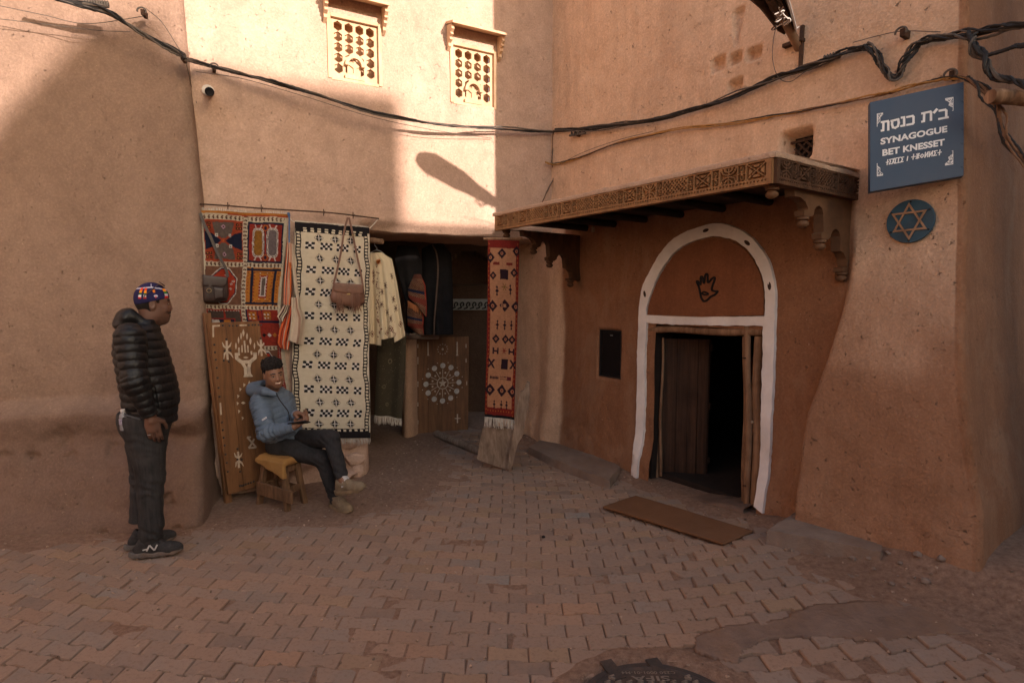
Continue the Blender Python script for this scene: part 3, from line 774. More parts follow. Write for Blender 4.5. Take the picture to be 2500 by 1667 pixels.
# ---------------------------------------------------------------- doorway: white band, tympanum, hand mark, timbers, leaves
def c2(p): return (1400+p[0]*.4973,520+p[1]*.4973)
OUT=[(303,1292),(309,1100),(318,800),(323,560),(326,480),(333,420),(345,360),(375,300),(408,240),(445,182),(500,125),(560,88),(625,65),(690,48),(755,53),(820,75),(880,115),(925,165),(960,220),(985,280),(1000,350),(1004,420),(1001,520),(996,700),(985,950),(975,1200),(970,1320),(964,1466)]
INN=[(340,1302),(351,1100),(359,900),(364,650),(367,500),(373,455),(385,415),(410,350),(440,290),(470,245),(505,200),(555,163),(620,135),(690,120),(755,127),(820,153),(868,195),(900,240),(925,290),(940,345),(946,400),(944,500),(934,560),(930,700),(926,900),(921,1150),(918,1300),(914,1425)]
def resample(P,n):
    P=np.array(P,float); d=np.r_[0,np.cumsum(np.linalg.norm(np.diff(P,axis=0),axis=1))]; t=np.linspace(0,d[-1],n)
    return np.column_stack([np.interp(t,d,P[:,0]),np.interp(t,d,P[:,1])])
so_=np.array([W3.px(*c2(p)) for p in OUT]); si_=np.array([W3.px(*c2(p)) for p in INN])
A=resample(crom(so_,6),150);B=resample(crom(si_,6),150)
A+=np.random.normal(0,.0016,A.shape);B+=np.random.normal(0,.0022,B.shape)
def so3(p,o): 
    b=o3(p[:,0],p[:,1]); b=np.maximum(.5*b+.5*np.mean(b),b+.004); return W3.w(p[:,0],p[:,1],b+o)
N=len(A); M1=A*.93+B*.07; M2=A*.07+B*.93
V=np.vstack([so3(A,-.03),so3(M1,.022),so3((A+B)/2,.025),so3(M2,.022),so3(B,-.10)])
f=[(k*N+i,k*N+i+1,(k+1)*N+i+1,(k+1)*N+i) for k in range(4) for i in range(N-1)]
dframe=obj('door_surround',MB().add(V,f),mWhiteP,houseR,angle=70)
m=MB()
bar=[(360,493),(420,497),(520,500),(640,501),(760,503),(860,503),(948,500)]; bar2=[(360,544),(420,549),(520,553),(640,556),(760,558),(860,557),(940,559)]
A=resample([W3.px(*c2(p)) for p in bar],40)+np.random.normal(0,.0015,(40,2)); B=resample([W3.px(*c2(p)) for p in bar2],40)+np.random.normal(0,.002,(40,2))
V=np.vstack([so3(A,-.05),so3(A*.9+B*.1,.018),so3(A*.1+B*.9,.018),so3(B,-.10)])
m.add(V,[(k*40+i,k*40+i+1,(k+1)*40+i+1,(k+1)*40+i) for k in range(3) for i in range(39)])
obj('crossbar',m,mWhiteP,dframe,angle=70)
# tympanum, a redder washed panel set back a little
ty=[q for q in INN if q[1]<=500]; tp=np.array([W3.px(*c2(q)) for q in ty]); c=np.array([tp[:,0].mean(),tp[0,1]])
rings=[tp*.0+c]+[c+(tp-c)*k for k in (.2,.4,.6,.8,.99)]
n=len(tp); V=np.vstack([so3(r,-.0+.006*0-.0) for r in rings]); V=np.vstack([W3.w(r[:,0],r[:,1],np.full(n,float(np.mean(o3(tp[:,0],tp[:,1])))+.022)) for r in rings])
obj('tympanum',MB().add(V,[(k*n+i,k*n+i+1,(k+1)*n+i+1,(k+1)*n+i) for k in range(5) for i in range(n-1)]),adobe('washed_panel',(.20,.078,.036),(.25,.10,.046),.4,.6,.2),houseR,angle=180)
tymo=float(np.mean(o3(tp[:,0],tp[:,1])))+.022
m=MB()
hand=[(636,415),(630,385),(624,360),(614,338),(620,336),(634,352),(634,318),(642,314),(650,345),(657,305),(668,303),(670,342),(690,322),(703,318),(700,335),(688,375),(705,384),(717,385),(705,400),(685,410),(665,428),(648,432),(636,415)]
P=crom([W3.px(*c2(p)) for p in hand],4); 
m.tube(W3.w(P[:,0],P[:,1],np.full(len(P),tymo+.004)),.0085,6)
P=resample([W3.px(*c2(p)) for p in [(640,392),(650,386),(665,392),(675,398),(660,402),(645,400),(640,392)]],10)
m.tube(W3.w(P[:,0],P[:,1],np.full(len(P),tymo+.004)),.007,5)
obj('hand_mark',m,mBlackPaint,houseR)
for (x,y,a) in ((660,87,10),(467,190,55),(862,148,-38),(973,358,-82),(360,397,-75)):
    s,z=W3.px(*c2((x,y)));ca,sa=math.cos(R(a)),math.sin(R(a)); q=[]
    for k in range(12):
        t=k*math.pi/6; u=.030*math.cos(t)*(1+.1*random.uniform(-1,1));v=.014*math.sin(t); q.append((s+u*ca-v*sa,z+u*sa+v*ca))
    b=float(o3(np.array(s),np.array(z))); b=.5*b+.5*0
    o_=float(np.mean(o3(so_[:,0],so_[:,1])))*.5+.5*float(o3(np.array(s),np.array(z)))
    obj('stone_inset',MB().prism(q,lambda a_,b_,t_:W3.w(a_,b_,t_),o_+.01,o_+.0275),mInset,dframe,smooth=False)
# small black window to the left of the door
s0,s1,z0,z1=WDW
def frw(v): return W3.w(v[:,0],v[:,2],v[:,1])
m=MB(); m.box(s0+.01,s1-.01,-.05,-.035,z0+.01,z1-.01,frw)
wn=obj('small_window',m,simple('black_glass',(.012,.010,.010),.25,.1,bump=0,spec=.5),houseR,smooth=False)
m=MB(); t=.012
m.box(s0+.008,s1-.008,-.035,-.022,z0+.008,z0+.008+t,frw);m.box(s0+.008,s1-.008,-.035,-.022,z1-.008-t,z1-.008,frw);m.box(s0+.008,s0+.008+t,-.035,-.0225,z0+.02,z1-.02,frw);m.box(s1-.008-t,s1-.008,-.035,-.0225,z0+.02,z1-.02,frw)
m.tube(W3.w(np.linspace(s0+.03,s1-.03,8),np.full(8,z0+.038),np.full(8,-.03)),.0022,4)
obj('frame',m,mBlack,wn,smooth=False)
m=MB()
for k in range(3): m.lathe(W3.w((s0+s1)/2+.008+(k-1)*.012,z1-.06,-.034),[(.0035,0),(.0045,.004),(.001,.006)],8,ax=W3.n)
obj('label_dots',m,simple('grey_marks',(.35,.33,.3)),wn)
# timbers: rough round posts
def rough_log(pa,pb,r0,r1,seed,n=11,k=40,bend=.012):
    pa=np.array(pa);pb=np.array(pb);t=np.linspace(0,1,k); P=pa+(pb-pa)*t[:,None]
    d=unit(pb-pa);u=unit(np.cross(d,[.3,.8,.1]));w=np.cross(d,u)
    P=P+bend*(np.sin(t*5+seed)[:,None]*u+np.cos(t*4+seed*2)[:,None]*w)*np.sin(t*math.pi)[:,None]
    a=np.arange(n)*2*math.pi/n; V=[]
    for i in range(k):
        rr=(r0+(r1-r0)*t[i])*(1+.10*fbm(np.cos(a)*1.6+seed,np.sin(a)*1.6,t[i]*4,seed=seed)+.03*np.random.randn(n))
        if i in(0,k-1): rr=rr*.9
        V.append(P[i]+np.outer(np.cos(a)*rr,u)+np.outer(np.sin(a)*rr,w))
    f=[(i*n+j,i*n+(j+1)%n,(i+1)*n+(j+1)%n,(i+1)*n+j) for i in range(k-1) for j in range(n)]+[tuple(range(n-1,-1,-1)),tuple((k-1)*n+j for j in range(n))]
    return MB().add(np.vstack(V),f)
def q3(x,y,o): return W3.P3(*c2((x,y)),o)
dfr=obj('door_frame',rough_log(q3(372,573,-.03),q3(932,582,-.03),.030,.030,1),mLog,houseR,angle=60)
obj('post',rough_log(q3(383,560,-.07),q3(373,1340,-.07),.028,.034,2),mPlank,dfr,angle=60)
obj('post',rough_log(q3(410,560,-.10),q3(408,1305,-.10),.020,.020,3),mLog,dfr,angle=60)
obj('post',rough_log(q3(912,605,-.05),q3(890,1440,-.05),.034,.038,4),mLog,dfr,angle=60)
# right leaf folded open edge-on; its pivot pole
leaf=obj('door_leaf',rough_log(q3(856,535,-.02),q3(851,1448,-.02),.026,.026,5),mLog,houseR,angle=60)
m=MB(); a=q3(840,605,-.06);b=q3(836,1420,-.06)
obj('edge_board',rough_log(a,b,.016,.016,6,n=6),mLog,leaf,angle=40)
m=MB()
for y in (712,1338): obj('iron_staple',MB().tube([q3(832,y,.01),q3(846,y,.012)],.006,6),mIron,leaf)
obj('knob',MB().lathe(q3(876,1026,-.02),[(.004,-.02),(.012,-.01),(.014,0),(.008,.012)],10,ax=W3.n),simple('worn_brass',(.35,.28,.2),.5),leaf)
# left leaf swung inward: planks
pa=q3(425,610,-.12); H0=pa[2]; pz=q3(425,1300,-.12)[2]
din=unit(W3.d*.72-W3.n*.70); m=MB()
wid=[.075,.09,.10,.085,.09]; u0=0
leafL=None
bl=[]
for k,wv in enumerate(wid):
    def fr(v,u0=u0): 
        q=np.array([pa[0],pa[1],0])+v[:,0,None]*din+v[:,1,None]*W3.n+v[:,2,None]*np.array([0,0,1.]); return q
    m.box(u0+.002,u0+wv-.002,-.012-.004*(k%2),.012+.005*(k%2),pz+.01*k,H0-.01,fr,jit=.002); u0+=wv
for z in (H0-.12,(H0+pz)/2,pz+.15): m.box(0,u0,-.045,-.014,z,z+.06,fr)
leafL=obj('door_leaf',m,mDoorW,houseR,bevel=.003,angle=30); leafL['label']='dark plank leaf swung inward'
obj('edge_pole',rough_log(q3(440,612,-.11),q3(428,1290,-.11),.012,.016,8,n=7),mLog,leafL,angle=60)
m=MB()
for k in range(5):
    for z in np.linspace(pz+.18,H0-.09,3): obj('nail',MB().lathe(fr(np.array([[.04+.09*k,.018,z]]))[0],[(.006,0),(.005,.004),(.001,.006)],7,ax=W3.n),mIron,leafL)
m=MB(); thr=[(370,1352),(480,1368),(600,1400),(740,1425),(880,1452)]
P=np.array([W3.px(*c2(p)) for p in thr]); n=len(P)
def thr_f(u,t):
    s=np.interp(u,np.linspace(0,1,n),P[:,0]);z=np.interp(u,np.linspace(0,1,n),P[:,1])
    o=np.interp(t,[0,1,2,3,4],[.12,.125,.10,-.02,-.2]);dz=np.interp(t,[0,1,2,3,4],[-.12,.015,.03,.03,.03])
    return W3.w(s,z+dz+.005*fbm(s*12,t*2,seed=3),o+.01*fbm(s*8,t,seed=9))
obj('threshold',MB().grid(thr_f,np.linspace(-.02,1.05,50),np.linspace(0,4,13)),simple('worn_stone',(.20,.13,.095),.85,.4,6,.6,40,.006,dirt=.6),houseR,angle=60)
# round lattice in the wall vent
vs0,vs1,vz0,vz1=VNT
def frv(a,b,t): return W3.w(a,b,t)
m=MB(); cx,cz=vs0+(vs1-vs0)*.58,(vz0+vz1)/2-.02; rr=.085
for q in (-2,-1,0,1,2):
    for sg in (1,-1):
        d=q*.042; h=math.sqrt(max(0,rr**2-d*d)); 
        a=np.array([math.cos(R(45)),math.sin(R(45))*sg]); nn=np.array([-a[1],a[0]])
        p0=np.array([cx,cz])+nn*d-a*h;p1=np.array([cx,cz])+nn*d+a*h; w_=nn*.007
        m.prism([p0-w_,p1-w_,p1+w_,p0+w_],frv,-.125-.004*sg,-.112-.004*sg)
m.box(vs0+.01,vs1-.01,-.112,-.098,cz+.06,cz+.075,frw)
obj('vent_lattice',m,mDoorW,houseR,smooth=False)
obj('vent_back',MB().box(vs0+.02,vs1-.02,-.150,-.145,vz0+.01,vz1-.01,frw),simple('vent_black',(.012,.01,.01)),houseR,smooth=False)  # near-black sheet behind the lattice
# ---------------------------------------------------------------- cables
def wall_pts(spec):
    out=[]
    for x,y,pl,off in spec: out.append(pl.P3(x,y,off))
    return np.array(out)
def bundle(name,label,cat,spec,n,r,spread,mats,seed=0,group=None,tw=1.2,k=10,parent_th=True):
    rs=np.random.RandomState(seed); C=crom(wall_pts(spec),k); L_=len(C); t=np.gradient(C,axis=0); t/=np.linalg.norm(t,axis=1)[:,None]
    u=np.cross(t,[0,0,1.]); u/=np.linalg.norm(u,axis=1)[:,None]; w=np.cross(t,u)
    root=thing(name,label,cat,tuple(C[0]),group)
    for i in range(n):
        ph=rs.rand()*6.28; amp=spread*(.35+.65*rs.rand()); s=np.arange(L_)
        a=ph+tw*s/k+.6*np.sin(s*.13+ph); am=amp*(.6+.4*np.sin(s*.21+ph*3))
        P=C+am[:,None]*(np.cos(a)[:,None]*u+np.sin(a)[:,None]*w)+rs.normal(0,.0012,(L_,3))
        obj('cable',MB().tube(P,r*rs.uniform(.75,1.15),6),mats[i%len(mats)],root)
    return root
mCab=simple('black_cable',(.030,.027,.025),.55,.3,30,.2,90,.001); mCabG=simple('grey_dusty_cable',(.13,.105,.085),.75,.3,25,.2,90,.001)
mCabY=simple('yellow_cable',(.50,.25,.07),.6,.3,25,.2,90,.001); mCabB=simple('brown_cable',(.20,.10,.05),.7,.3,25,.2,90,.001)
S=1.063
def D(l): return [(x*S,y*S,p,o) for x,y,p,o in l]
main=D([(60,-22,W1,.20),(150,2,W1,.18),(240,25,W1,.16),(290,55,W1,.15),(350,90,W1,.13),(410,122,W1,.12),(425,135,W1,.13)])
bundle('cable_bundle','thick bundle of dusty cables crossing the left house front to its corner bracket','cable',main,9,.0072,.028,[mCab,mCabG,mCab],1)
mid=D([(425,135,W1,.13),(470,150,W2,.10),(560,172,W2,.13),(640,192,W2,.16),(720,214,W2,.19),(800,240,W2,.2),(900,268,W2,.2),(1000,285,W2,.17),(1100,293,W2,.14),(1200,298,W2,.09),(1272,301,W2,.05)])
bundle('cable_bundle','long sagging cable bundle below the two lattice windows','cable',mid,8,.0066,.024,[mCab,mCabG,mCab],2)
right=D([(1272,301,W3,.04),(1360,296,W3,.04),(1450,283,W3,.05),(1550,262,W3,.06),(1640,235,W3,.06),(1720,205,W3,.06),(1800,175,W3,.06),(1880,145,W3,.05),(1940,118,W3,.05),(1985,105,W3,.05)])
bundle('cable_bundle','twisted black cable bundle climbing the red wall from the inner corner','cable',right,9,.0066,.032,[mCab,mCab,mCabG],3)
loop=D([(1985,105,W3,.05),(2010,118,W3,.06),(2026,150,W3,.06),(2046,177,W3,.06),(2064,172,W3,.06),(2078,140,W3,.06),(2100,108,W3,.05),(2125,90,W3,.05),(2180,82,W3,.05),(2230,77,W3,.06),(2300,66,W3,.10),(2375,50,W3,.14)])
bundle('cable_bundle','cable bundle dipping in a deep loop above the blue sign','cable',loop,9,.0062,.034,[mCab,mCab,mCabG],4)
r5=D([(2225,72,W3,.09),(2235,100,W3,.12),(2260,125,W3,.12),(2300,118,W3,.13),(2330,108,W3,.14),(2352,104,W3,.15),(2380,98,W3,.15)])
bundle('cable_coil','rectangular black cable coil hanging at the right wall corner','cable',r5,4,.009,.010,[mCab],5)
r6=D([(2232,85,W3,.08),(2240,105,W3,.10),(2262,140,W3,.11),(2290,170,W3,.12),(2330,190,W3,.13),(2380,210,W3,.14)])
bundle('cable_bundle','thick twisted cables running down the far right wall','cable',r6,9,.008,.036,[mCab,mCabG],6,tw=3.)
low=D([(1252,372,W2,.04),(1275,377,W3,.03),(1330,362,W3,.03),(1400,335,W3,.03),(1460,318,W3,.03),(1560,297,W3,.03),(1680,282,W3,.03),(1800,262,W3,.03),(1880,246,W3,.03),(1990,226,W3,.035),(2060,208,W3,.04),(2130,188,W3,.04),(2185,176,W3,.05),(2220,180,W3,.06)])
bundle('cable_run','thin yellow and brown cables along the red wall above the canopy','cable',low,4,.0055,.016,[mCabY,mCabB,mCabY,mCab],7)
dn=D([(2220,180,W3,.06),(2250,196,W3,.07),(2275,222,W3,.08),(2290,250,W3,.09),(2305,300,W3,.10),(2335,345,W3,.12),(2375,400,W3,.14)])
bundle('cable_bundle','brown cables hanging down past the log on the far right','cable',dn,7,.0065,.034,[mCab,mCabB,mCabB],8,tw=.7)
dr=D([(1272,300,W2,.03),(1270,330,W2,.03),(1268,372,W2,.03),(1274,400,W2,.03),(1262,430,W2,.03),(1243,470,W2,.02)])
bundle('cable_drop','two thin cables dropping down the inner corner to the canopy','cable',dr,2,.005,.010,[mCabG,mCabB],9)
for sp,lab in ((D([(-20,10,W1,.12),(100,35,W1,.12),(200,55,W1,.12),(330,38,W1,.06)]),'taut grey wire above the big cable bundle at top left'),
    (D([(-20,42,W1,.03),(100,56,W1,.03),(220,70,W1,.03),(300,74,W1,.03)]),'faint thin wire lowest on the top left wall'),
    (D([(335,20,W1,.05),(370,50,W1,.03),(400,95,W1,.02),(425,140,W1,.02),(440,200,W2,.02),(452,238,W2,.02)]),'slack wire from the small bracket to the camera corner'),
    (D([(450,165,W2,.10),(560,182,W2,.12),(700,222,W2,.16),(850,268,W2,.18),(1000,300,W2,.14),(1130,318,W2,.04)]),'thin stay wire running under the sagging cable bundle'),
    (D([(1783,60,W3,.5),(1776,95,W3,.4),(1775,140,W3,.25),(1788,178,W3,.12),(1815,188,W3,.08),(1850,165,W3,.07),(1880,150,W3,.06)]),'thin pale wire looping from the lamp to the cables'),
    (D([(1960,98,W3,.05),(2020,82,W3,.05),(2075,72,W3,.05),(2160,74,W3,.05)]),'short wire from the wall hook to the cable bundle'),
    (D([(1285,378,W3,.03),(1340,350,W3,.035),(1420,322,W3,.04),(1500,302,W3,.03)]),'slack brown wire beneath the yellow cables')):
    P=crom(wall_pts(sp),8); o=obj('wire',MB().tube(P,.0028,5),mCabG); tag(o,lab,'wire','loose wires on the walls')
# cable ties / comb of spare ends, brackets
def clamp(px_,py_,pl,off,lab):
    p=pl.P3(px_*S,py_*S,off); r=thing('cable_bracket',lab,'bracket',tuple(p),'cable brackets on the walls')
    m=MB(); 
    def fr(v): return p+v[:,0,None]*pl.d+v[:,1,None]*pl.n+v[:,2,None]*np.array([0,0,1.])
    m.box(-.013,.013,-off-.02,-.0,-.022,.022,fr,jit=.003); obj('block',m,mIron,r,bevel=.003)
    P=np.array([fr(np.array([[.03*math.cos(a),.015,.026*math.sin(a)]]))[0] for a in np.linspace(-.5,3.4,12)])
    obj('hook',MB().tube(P,.006,6),mCabG,r)
clamp(327,28,W1,.05,'small brown bracket block high on the left house');clamp(418,130,W1,.06,'iron cable bracket on the corner of the left house');clamp(492,155,W2,.08,'cable bracket on the back house beside the camera')
clamp(2072,75,W3,.06,'dark iron hook above the cable loop');clamp(1325,308,W3,.04,'small cable bracket near the inner corner');clamp(2185,172,W3,.05,'iron peg over the blue sign')
def comb(a,b,pl,off,n,lab):
    A=pl.P3(a[0]*S,a[1]*S,off);B=pl.P3(b[0]*S,b[1]*S,off); r=thing('cable_comb',lab,'cable clamp',tuple(A))
    obj('bar',MB().tube([A,B],.011,6),mCabG,r)
    for i in range(n):
        c=A+(B-A)*(i+.5)/n; P=[c+[0,0,.0],c+[0,0,.022]+pl.n*.004,c+[0,0,.034],c+[0,0,.022]-pl.n*.012,c-pl.n*.012]
        obj('tooth',MB().tube(P,.0075,5),mCabG,r)
comb((190,8),(250,16),W1,.17,10,'comb-like metal cable clamp on the top left bundle');comb((1308,312),(1345,306),W3,.04,4,'small toothed cable clamp near the inner wall corner')
comb((1890,142),(1930,130),W3,.03,6,'rusty toothed cable clamp under the climbing bundle')
# ---------------------------------------------------------------- wall camera
p=W2.P3(510,228,.05); q=W2.P3(518,238,.20)
r=thing('security_camera','small white bullet security camera on the back house wall','security camera',tuple(p))
mWP=simple('white_plastic',(.62,.56,.50),.4,.15,10,.1)
obj('mount',MB().lathe(W2.P3(508,222,.045),[(.045,0),(.045,.012),(.03,.02),(.012,.022),(.012,.05),(.016,.06)],14,ax=W2.n),mWP,r)
ax=unit(np.array([.45,-.80,-.28])); p0=W2.P3(510,224,.10)
obj('body',MB().lathe(p0-ax*.03,[(.012,-.004),(.028,0),(.031,.01),(.031,.11),(.034,.115),(.034,.125)],16,ax=ax),mWP,r,angle=50)
obj('lens_hood',MB().lathe(p0+ax*.095,[(.031,0),(.0335,.002),(.0335,.035),(.029,.037),(.027,.028),(.004,.026)],16,ax=ax),simple('black_glass2',(.015,.015,.017),.2,.1,bump=0),r,angle=50)
# ---------------------------------------------------------------- street lamp
lb=W3.P3(1950,116,0); lt=np.array([1.28,3.48,3.86])
r=thing('street_lamp','weathered wall-mounted street lamp with dark metal hood sticking out high on the red wall','street lamp',tuple(lb))
axl=unit(lt-lb); L_=np.linalg.norm(lt-lb); sdl=unit(np.cross(axl,[0,0,1.])); upl=np.cross(sdl,axl)
def frl(v): return lb+v[:,0,None]*axl+v[:,1,None]*sdl+v[:,2,None]*upl
obj('arm',MB().tube([lb-axl*.03,lb+axl*.1,lb+axl*.42],[.032,.028,.026],12),simple('mud_stained_pipe',(.34,.20,.12),.85,.3,10,.5,dirt=.5),r)
def pr(poly,a,b): return MB().prism(poly,lambda x,z,t: lb+x[:,None]*axl+z[:,None]*upl+t[:,None]*sdl,a,b)
mHood=simple('dark_brown_hood',(.11,.065,.045),.6,.3,12,.3,metal=.2)
m=MB(); 
sec=[(-.085,-.03),(-.075,.03),(-.04,.062),(.04,.062),(.075,.03),(.085,-.03),(.075,-.03),(.06,.02),(.03,.045),(-.03,.045),(-.06,.02),(-.075,-.03)]
st=[(.15,.45),(.20,.70),(.42,1.0),(.62,1.6),(.95,1.7),(1.05,1.2),(1.10,.6)]; V=[];f=[];n=len(sec)
for x,k in st:
    for a,b in sec: V.append((x,a*k,b*k))
for i in range(len(st)-1):
    for j in range(n): f.append((i*n+j,i*n+(j+1)%n,(i+1)*n+(j+1)%n,(i+1)*n+j))
m.add(frl(np.array(V)),f); obj('hood',m,mHood,r,smooth=False)
obj('reflector',MB().box(.28,1.0,-.042,.042,-.012,.012,frl),mHood,r,smooth=False)
m=MB().tube(frl(np.array([[.16,-.06,.0],[.18,-.055,-.03],[.36,-.085,-.03],[.8,-.14,-.03],[1.1,-.06,.0]])),.009,8); obj('edge_strip',m,simple('bare_steel',(.62,.58,.54),.35,.2,metal=.8),r)
m=MB().lathe(frl(np.array([[.40,0,-.02]]))[0],[(.02,-.05),(.024,0),(.022,.05)],12,ax=axl); obj('socket',m,mIron,r)
m=MB().lathe(frl(np.array([[.47,0,-.03]]))[0],[(.012,0),(.022,.03),(.034,.10),(.030,.16),(.006,.19)],12,ax=axl); obj('bulb',m,simple('old_bulb',(.30,.27,.24),.3,.2,bump=0),r)
rs=np.random.RandomState(4)
for i in range(4):
    P=crom(frl(np.array([[.24+.03*j,-.02+rs.normal(0,.035),-.045-.015*j%.05+rs.normal(0,.02)] for j in range(6)])),5); obj('wire',MB().tube(P,.004,5),mWP if i%2 else mIron,r)
def frb(v): return W3.P3(1957,100,.02)+v[:,0,None]*W3.d+v[:,1,None]*W3.n+v[:,2,None]*np.array([0,0,1.])
obj('wall_plate',MB().box(-.012,.012,-.03,.01,-.19,.10,frb),mIron,r,bevel=.002)
obj('cross_bar',MB().box(-.12,.02,-.02,.035,-.012,.012,frb),mIron,r,bevel=.002)
# ---------------------------------------------------------------- log and straw on the far wall
p=W3.P3(2418,236,.22); q=p+np.array([.9,.16,.03])
o=obj('wooden_log',rough_log(p,q,.038,.036,9),mLog); tag(o,'round wooden log sticking out of the far right wall corner','log')
# ---------------------------------------------------------------- the blue sign: four corners recover its plane
def quad3(c,scale_pl,off):
    r=[ray(*p) for p in c]; A=np.column_stack([r[0],-r[1],r[2],-r[3]]); u,s,vt=np.linalg.svd(A); d=vt[-1]; d=d/d[0]
    P=[r[i]*d[i] for i in range(4)]
    ctr=(P[0]+P[2])/2
    # scale so that the deepest corner clears the wall
    ks=[]
    for v in P:
        w=W3.P3(*(1250,800)) 
        nn=scale_pl.n; P0=scale_pl.P+nn*off; ks.append(np.dot(P0-CAM,nn)/np.dot(v,nn))
    k=min(ks); return [CAM+v*k for v in P]
SQ=quad3([(2123.5,250),(2353.5,199.5),(2353.5,430),(2123.5,469)],W3,.05)
TLs,TRs,BRs,BLs=SQ
ex=(TRs-TLs+BRs-BLs)/2; ey=(TLs-BLs+TRs-BRs)/2; o0=(TLs+TRs+BRs+BLs)/4-ex/2-ey/2; nS=unit(np.cross(ex,ey))
if np.dot(nS,CAM-o0)<0: nS=-nS
print('SIGN',np.linalg.norm(ex),np.linalg.norm(ey),o0)
def frs(v): return o0+v[:,0,None]*ex+v[:,2,None]*ey+v[:,1,None]*nS
sg=thing('synagogue_sign','blue metal sign reading SYNAGOGUE BET KNESSET in Hebrew and Latin letters','sign',tuple(o0))
mBlue=simple('blue_enamel',(.036,.062,.105),.5,.15,3,.1,40,.001,c2=(.050,.076,.11),spec=.35,dirt=.12)
obj('panel',MB().box(0,1,-.05,0,0,1,frs),mBlue,sg,bevel=.003)
mLet=simple('white_lettering',(.86,.84,.80),.6,.12,9,.05)
def sgn(px_,py_): # crop-3 pixel -> sign (a,b)
    q=onplane(2080+px_*.2807,180+py_*.2807,o0,nS)-o0
    M=np.array([[ex@ex,ex@ey],[ex@ey,ey@ey]]); return np.linalg.solve(M,[q@ex,q@ey])
def slant(p0,p1,hgt_px,strokes,adv,w=.12,nm='letter',par=None,th=.002,cap=True):
    """draw stroke letters along the crop-pixel baseline p0->p1; strokes in a 0..1 box, skewed like the photo"""
    m=MB(); p0=np.array(p0,float);p1=np.array(p1,float); d=p1-p0
    for k,(x0,x1,segs) in enumerate(strokes):
        for sgm in segs:
            P=[]
            for (x,y) in sgm:
                q=p0+d*(x0+(x1-x0)*x)+np.array([0,-hgt_px*y]); P.append(sgn(*q))
            P=np.array(P); W_=frs(np.column_stack([P[:,0],np.full(len(P),.0022),P[:,1]])); ribbon(m,W_,w)
    return m
def ribbon(m,P,w):
    """flat stroke of width w lying on the sign, built of one quad per segment with square overlap"""
    for i in range(len(P)-1):
        a,b=P[i],P[i+1]; t=unit(b-a); s=np.cross(nS,t)*w/2; e=t*w*.42
        dz=nS*(.0004*(i%3))
        m.add([a-e-s+dz,b+e-s+dz,b+e+s+dz,a-e+s+dz],[(0,1,2,3)])
# Hebrew, each letter its own strokes (visual left to right: tav samekh nun kaf / tav yod bet)
def heb(name,x0,x1,yb0,yb1,hgt,segs,w=.0115):
    m=MB()
    for sgm in segs:
        P=[]
        for x,y in sgm:
            q=(x0+(x1-x0)*x, yb0+(yb1-yb0)*x-hgt*y); P.append(sgn(*q))
        P=np.array(P); ribbon(m,frs(np.column_stack([P[:,0],np.full(len(P),.0022),P[:,1]])),w)
    obj('letter',m,mLet,sg,smooth=False)
heb('tav',258,318,500,490,80,[[(0,.03),(.22,.03),(.25,.93)],[(.0,.95),(.88,.95),(.95,.85),(.95,0)]])
heb('samekh',343,408,482,466,72,[[(0,.95),(.9,.95),(.97,.5),(.85,.12),(.5,.0),(.2,.12),(.08,.5),(.1,.93)]])
heb('nun',428,458,458,452,76,[[(.15,.95),(.8,.95),(.85,.0),(0,.0)]])
heb('kaf',480,538,448,436,72,[[(0,.95),(.8,.95),(.93,.8),(.93,.1),(.8,.0),(0,.0)]])
heb('tav',610,690,422,405,78,[[(0,.03),(.18,.03),(.22,.93)],[(.0,.95),(.88,.95),(.95,.85),(.95,0)]])
heb('yod',712,738,342,312,4,[[(0.1,0),(.9,0)]],.013)
heb('bet',758,832,396,382,74,[[(.05,.95),(.7,.95),(.82,.8),(.82,.02)],[(0,.0),(1.,.0)]])
# Latin lines with Blender's own font laid on the sign
FONT=bpy.data.fonts.load('<builtin>') if False else None
def latin(txt,p0,p1,hpx,off=.035,th=.0):
    cu=bpy.data.curves.new('t','FONT'); cu.body=txt; cu.size=1; cu.offset=off; cu.space_character=1.02; cu.resolution_u=4
    to=bpy.data.objects.new('t',cu); SC.collection.objects.link(to); dg=bpy.context.evaluated_depsgraph_get(); me=bpy.data.meshes.new_from_object(to.evaluated_get(dg))
    V=np.array([v.co[:] for v in me.vertices]); Fc=[tuple(p.vertices) for p in me.polygons]; bpy.data.objects.remove(to); bpy.data.curves.remove(cu)
    bpy.data.meshes.remove(me)
    return V,Fc
def place_latin(txt,p0,p1,hpx,mat,par,toW,off=.035,slantx=0.):
    V,Fc=latin(txt,p0,p1,hpx,off); x0,x1=V[:,0].min(),V[:,0].max(); y0,y1=V[:,1].min(),V[:,1].max()
    a=(V[:,0]-x0)/(x1-x0); b=(V[:,1]-y0)/(y1-y0)
    X=p0[0]+(p1[0]-p0[0])*a+slantx*b; Y=p0[1]+(p1[1]-p0[1])*a-hpx*b
    Wd=toW(X,Y); obj('lettering',MB().add(Wd,Fc),mat,par,smooth=False)
def toSign(X,Y):
    P=np.array([sgn(x,y) for x,y in zip(X,Y)]); return frs(np.column_stack([P[:,0],np.full(len(P),.0022),P[:,1]]))
place_latin('SYNAGOGUE',(248,622),(828,510),57,mLet,sg,toSign,.040)
place_latin('BET KNESSET',(264,720),(806,625),58,mLet,sg,toSign,.040)
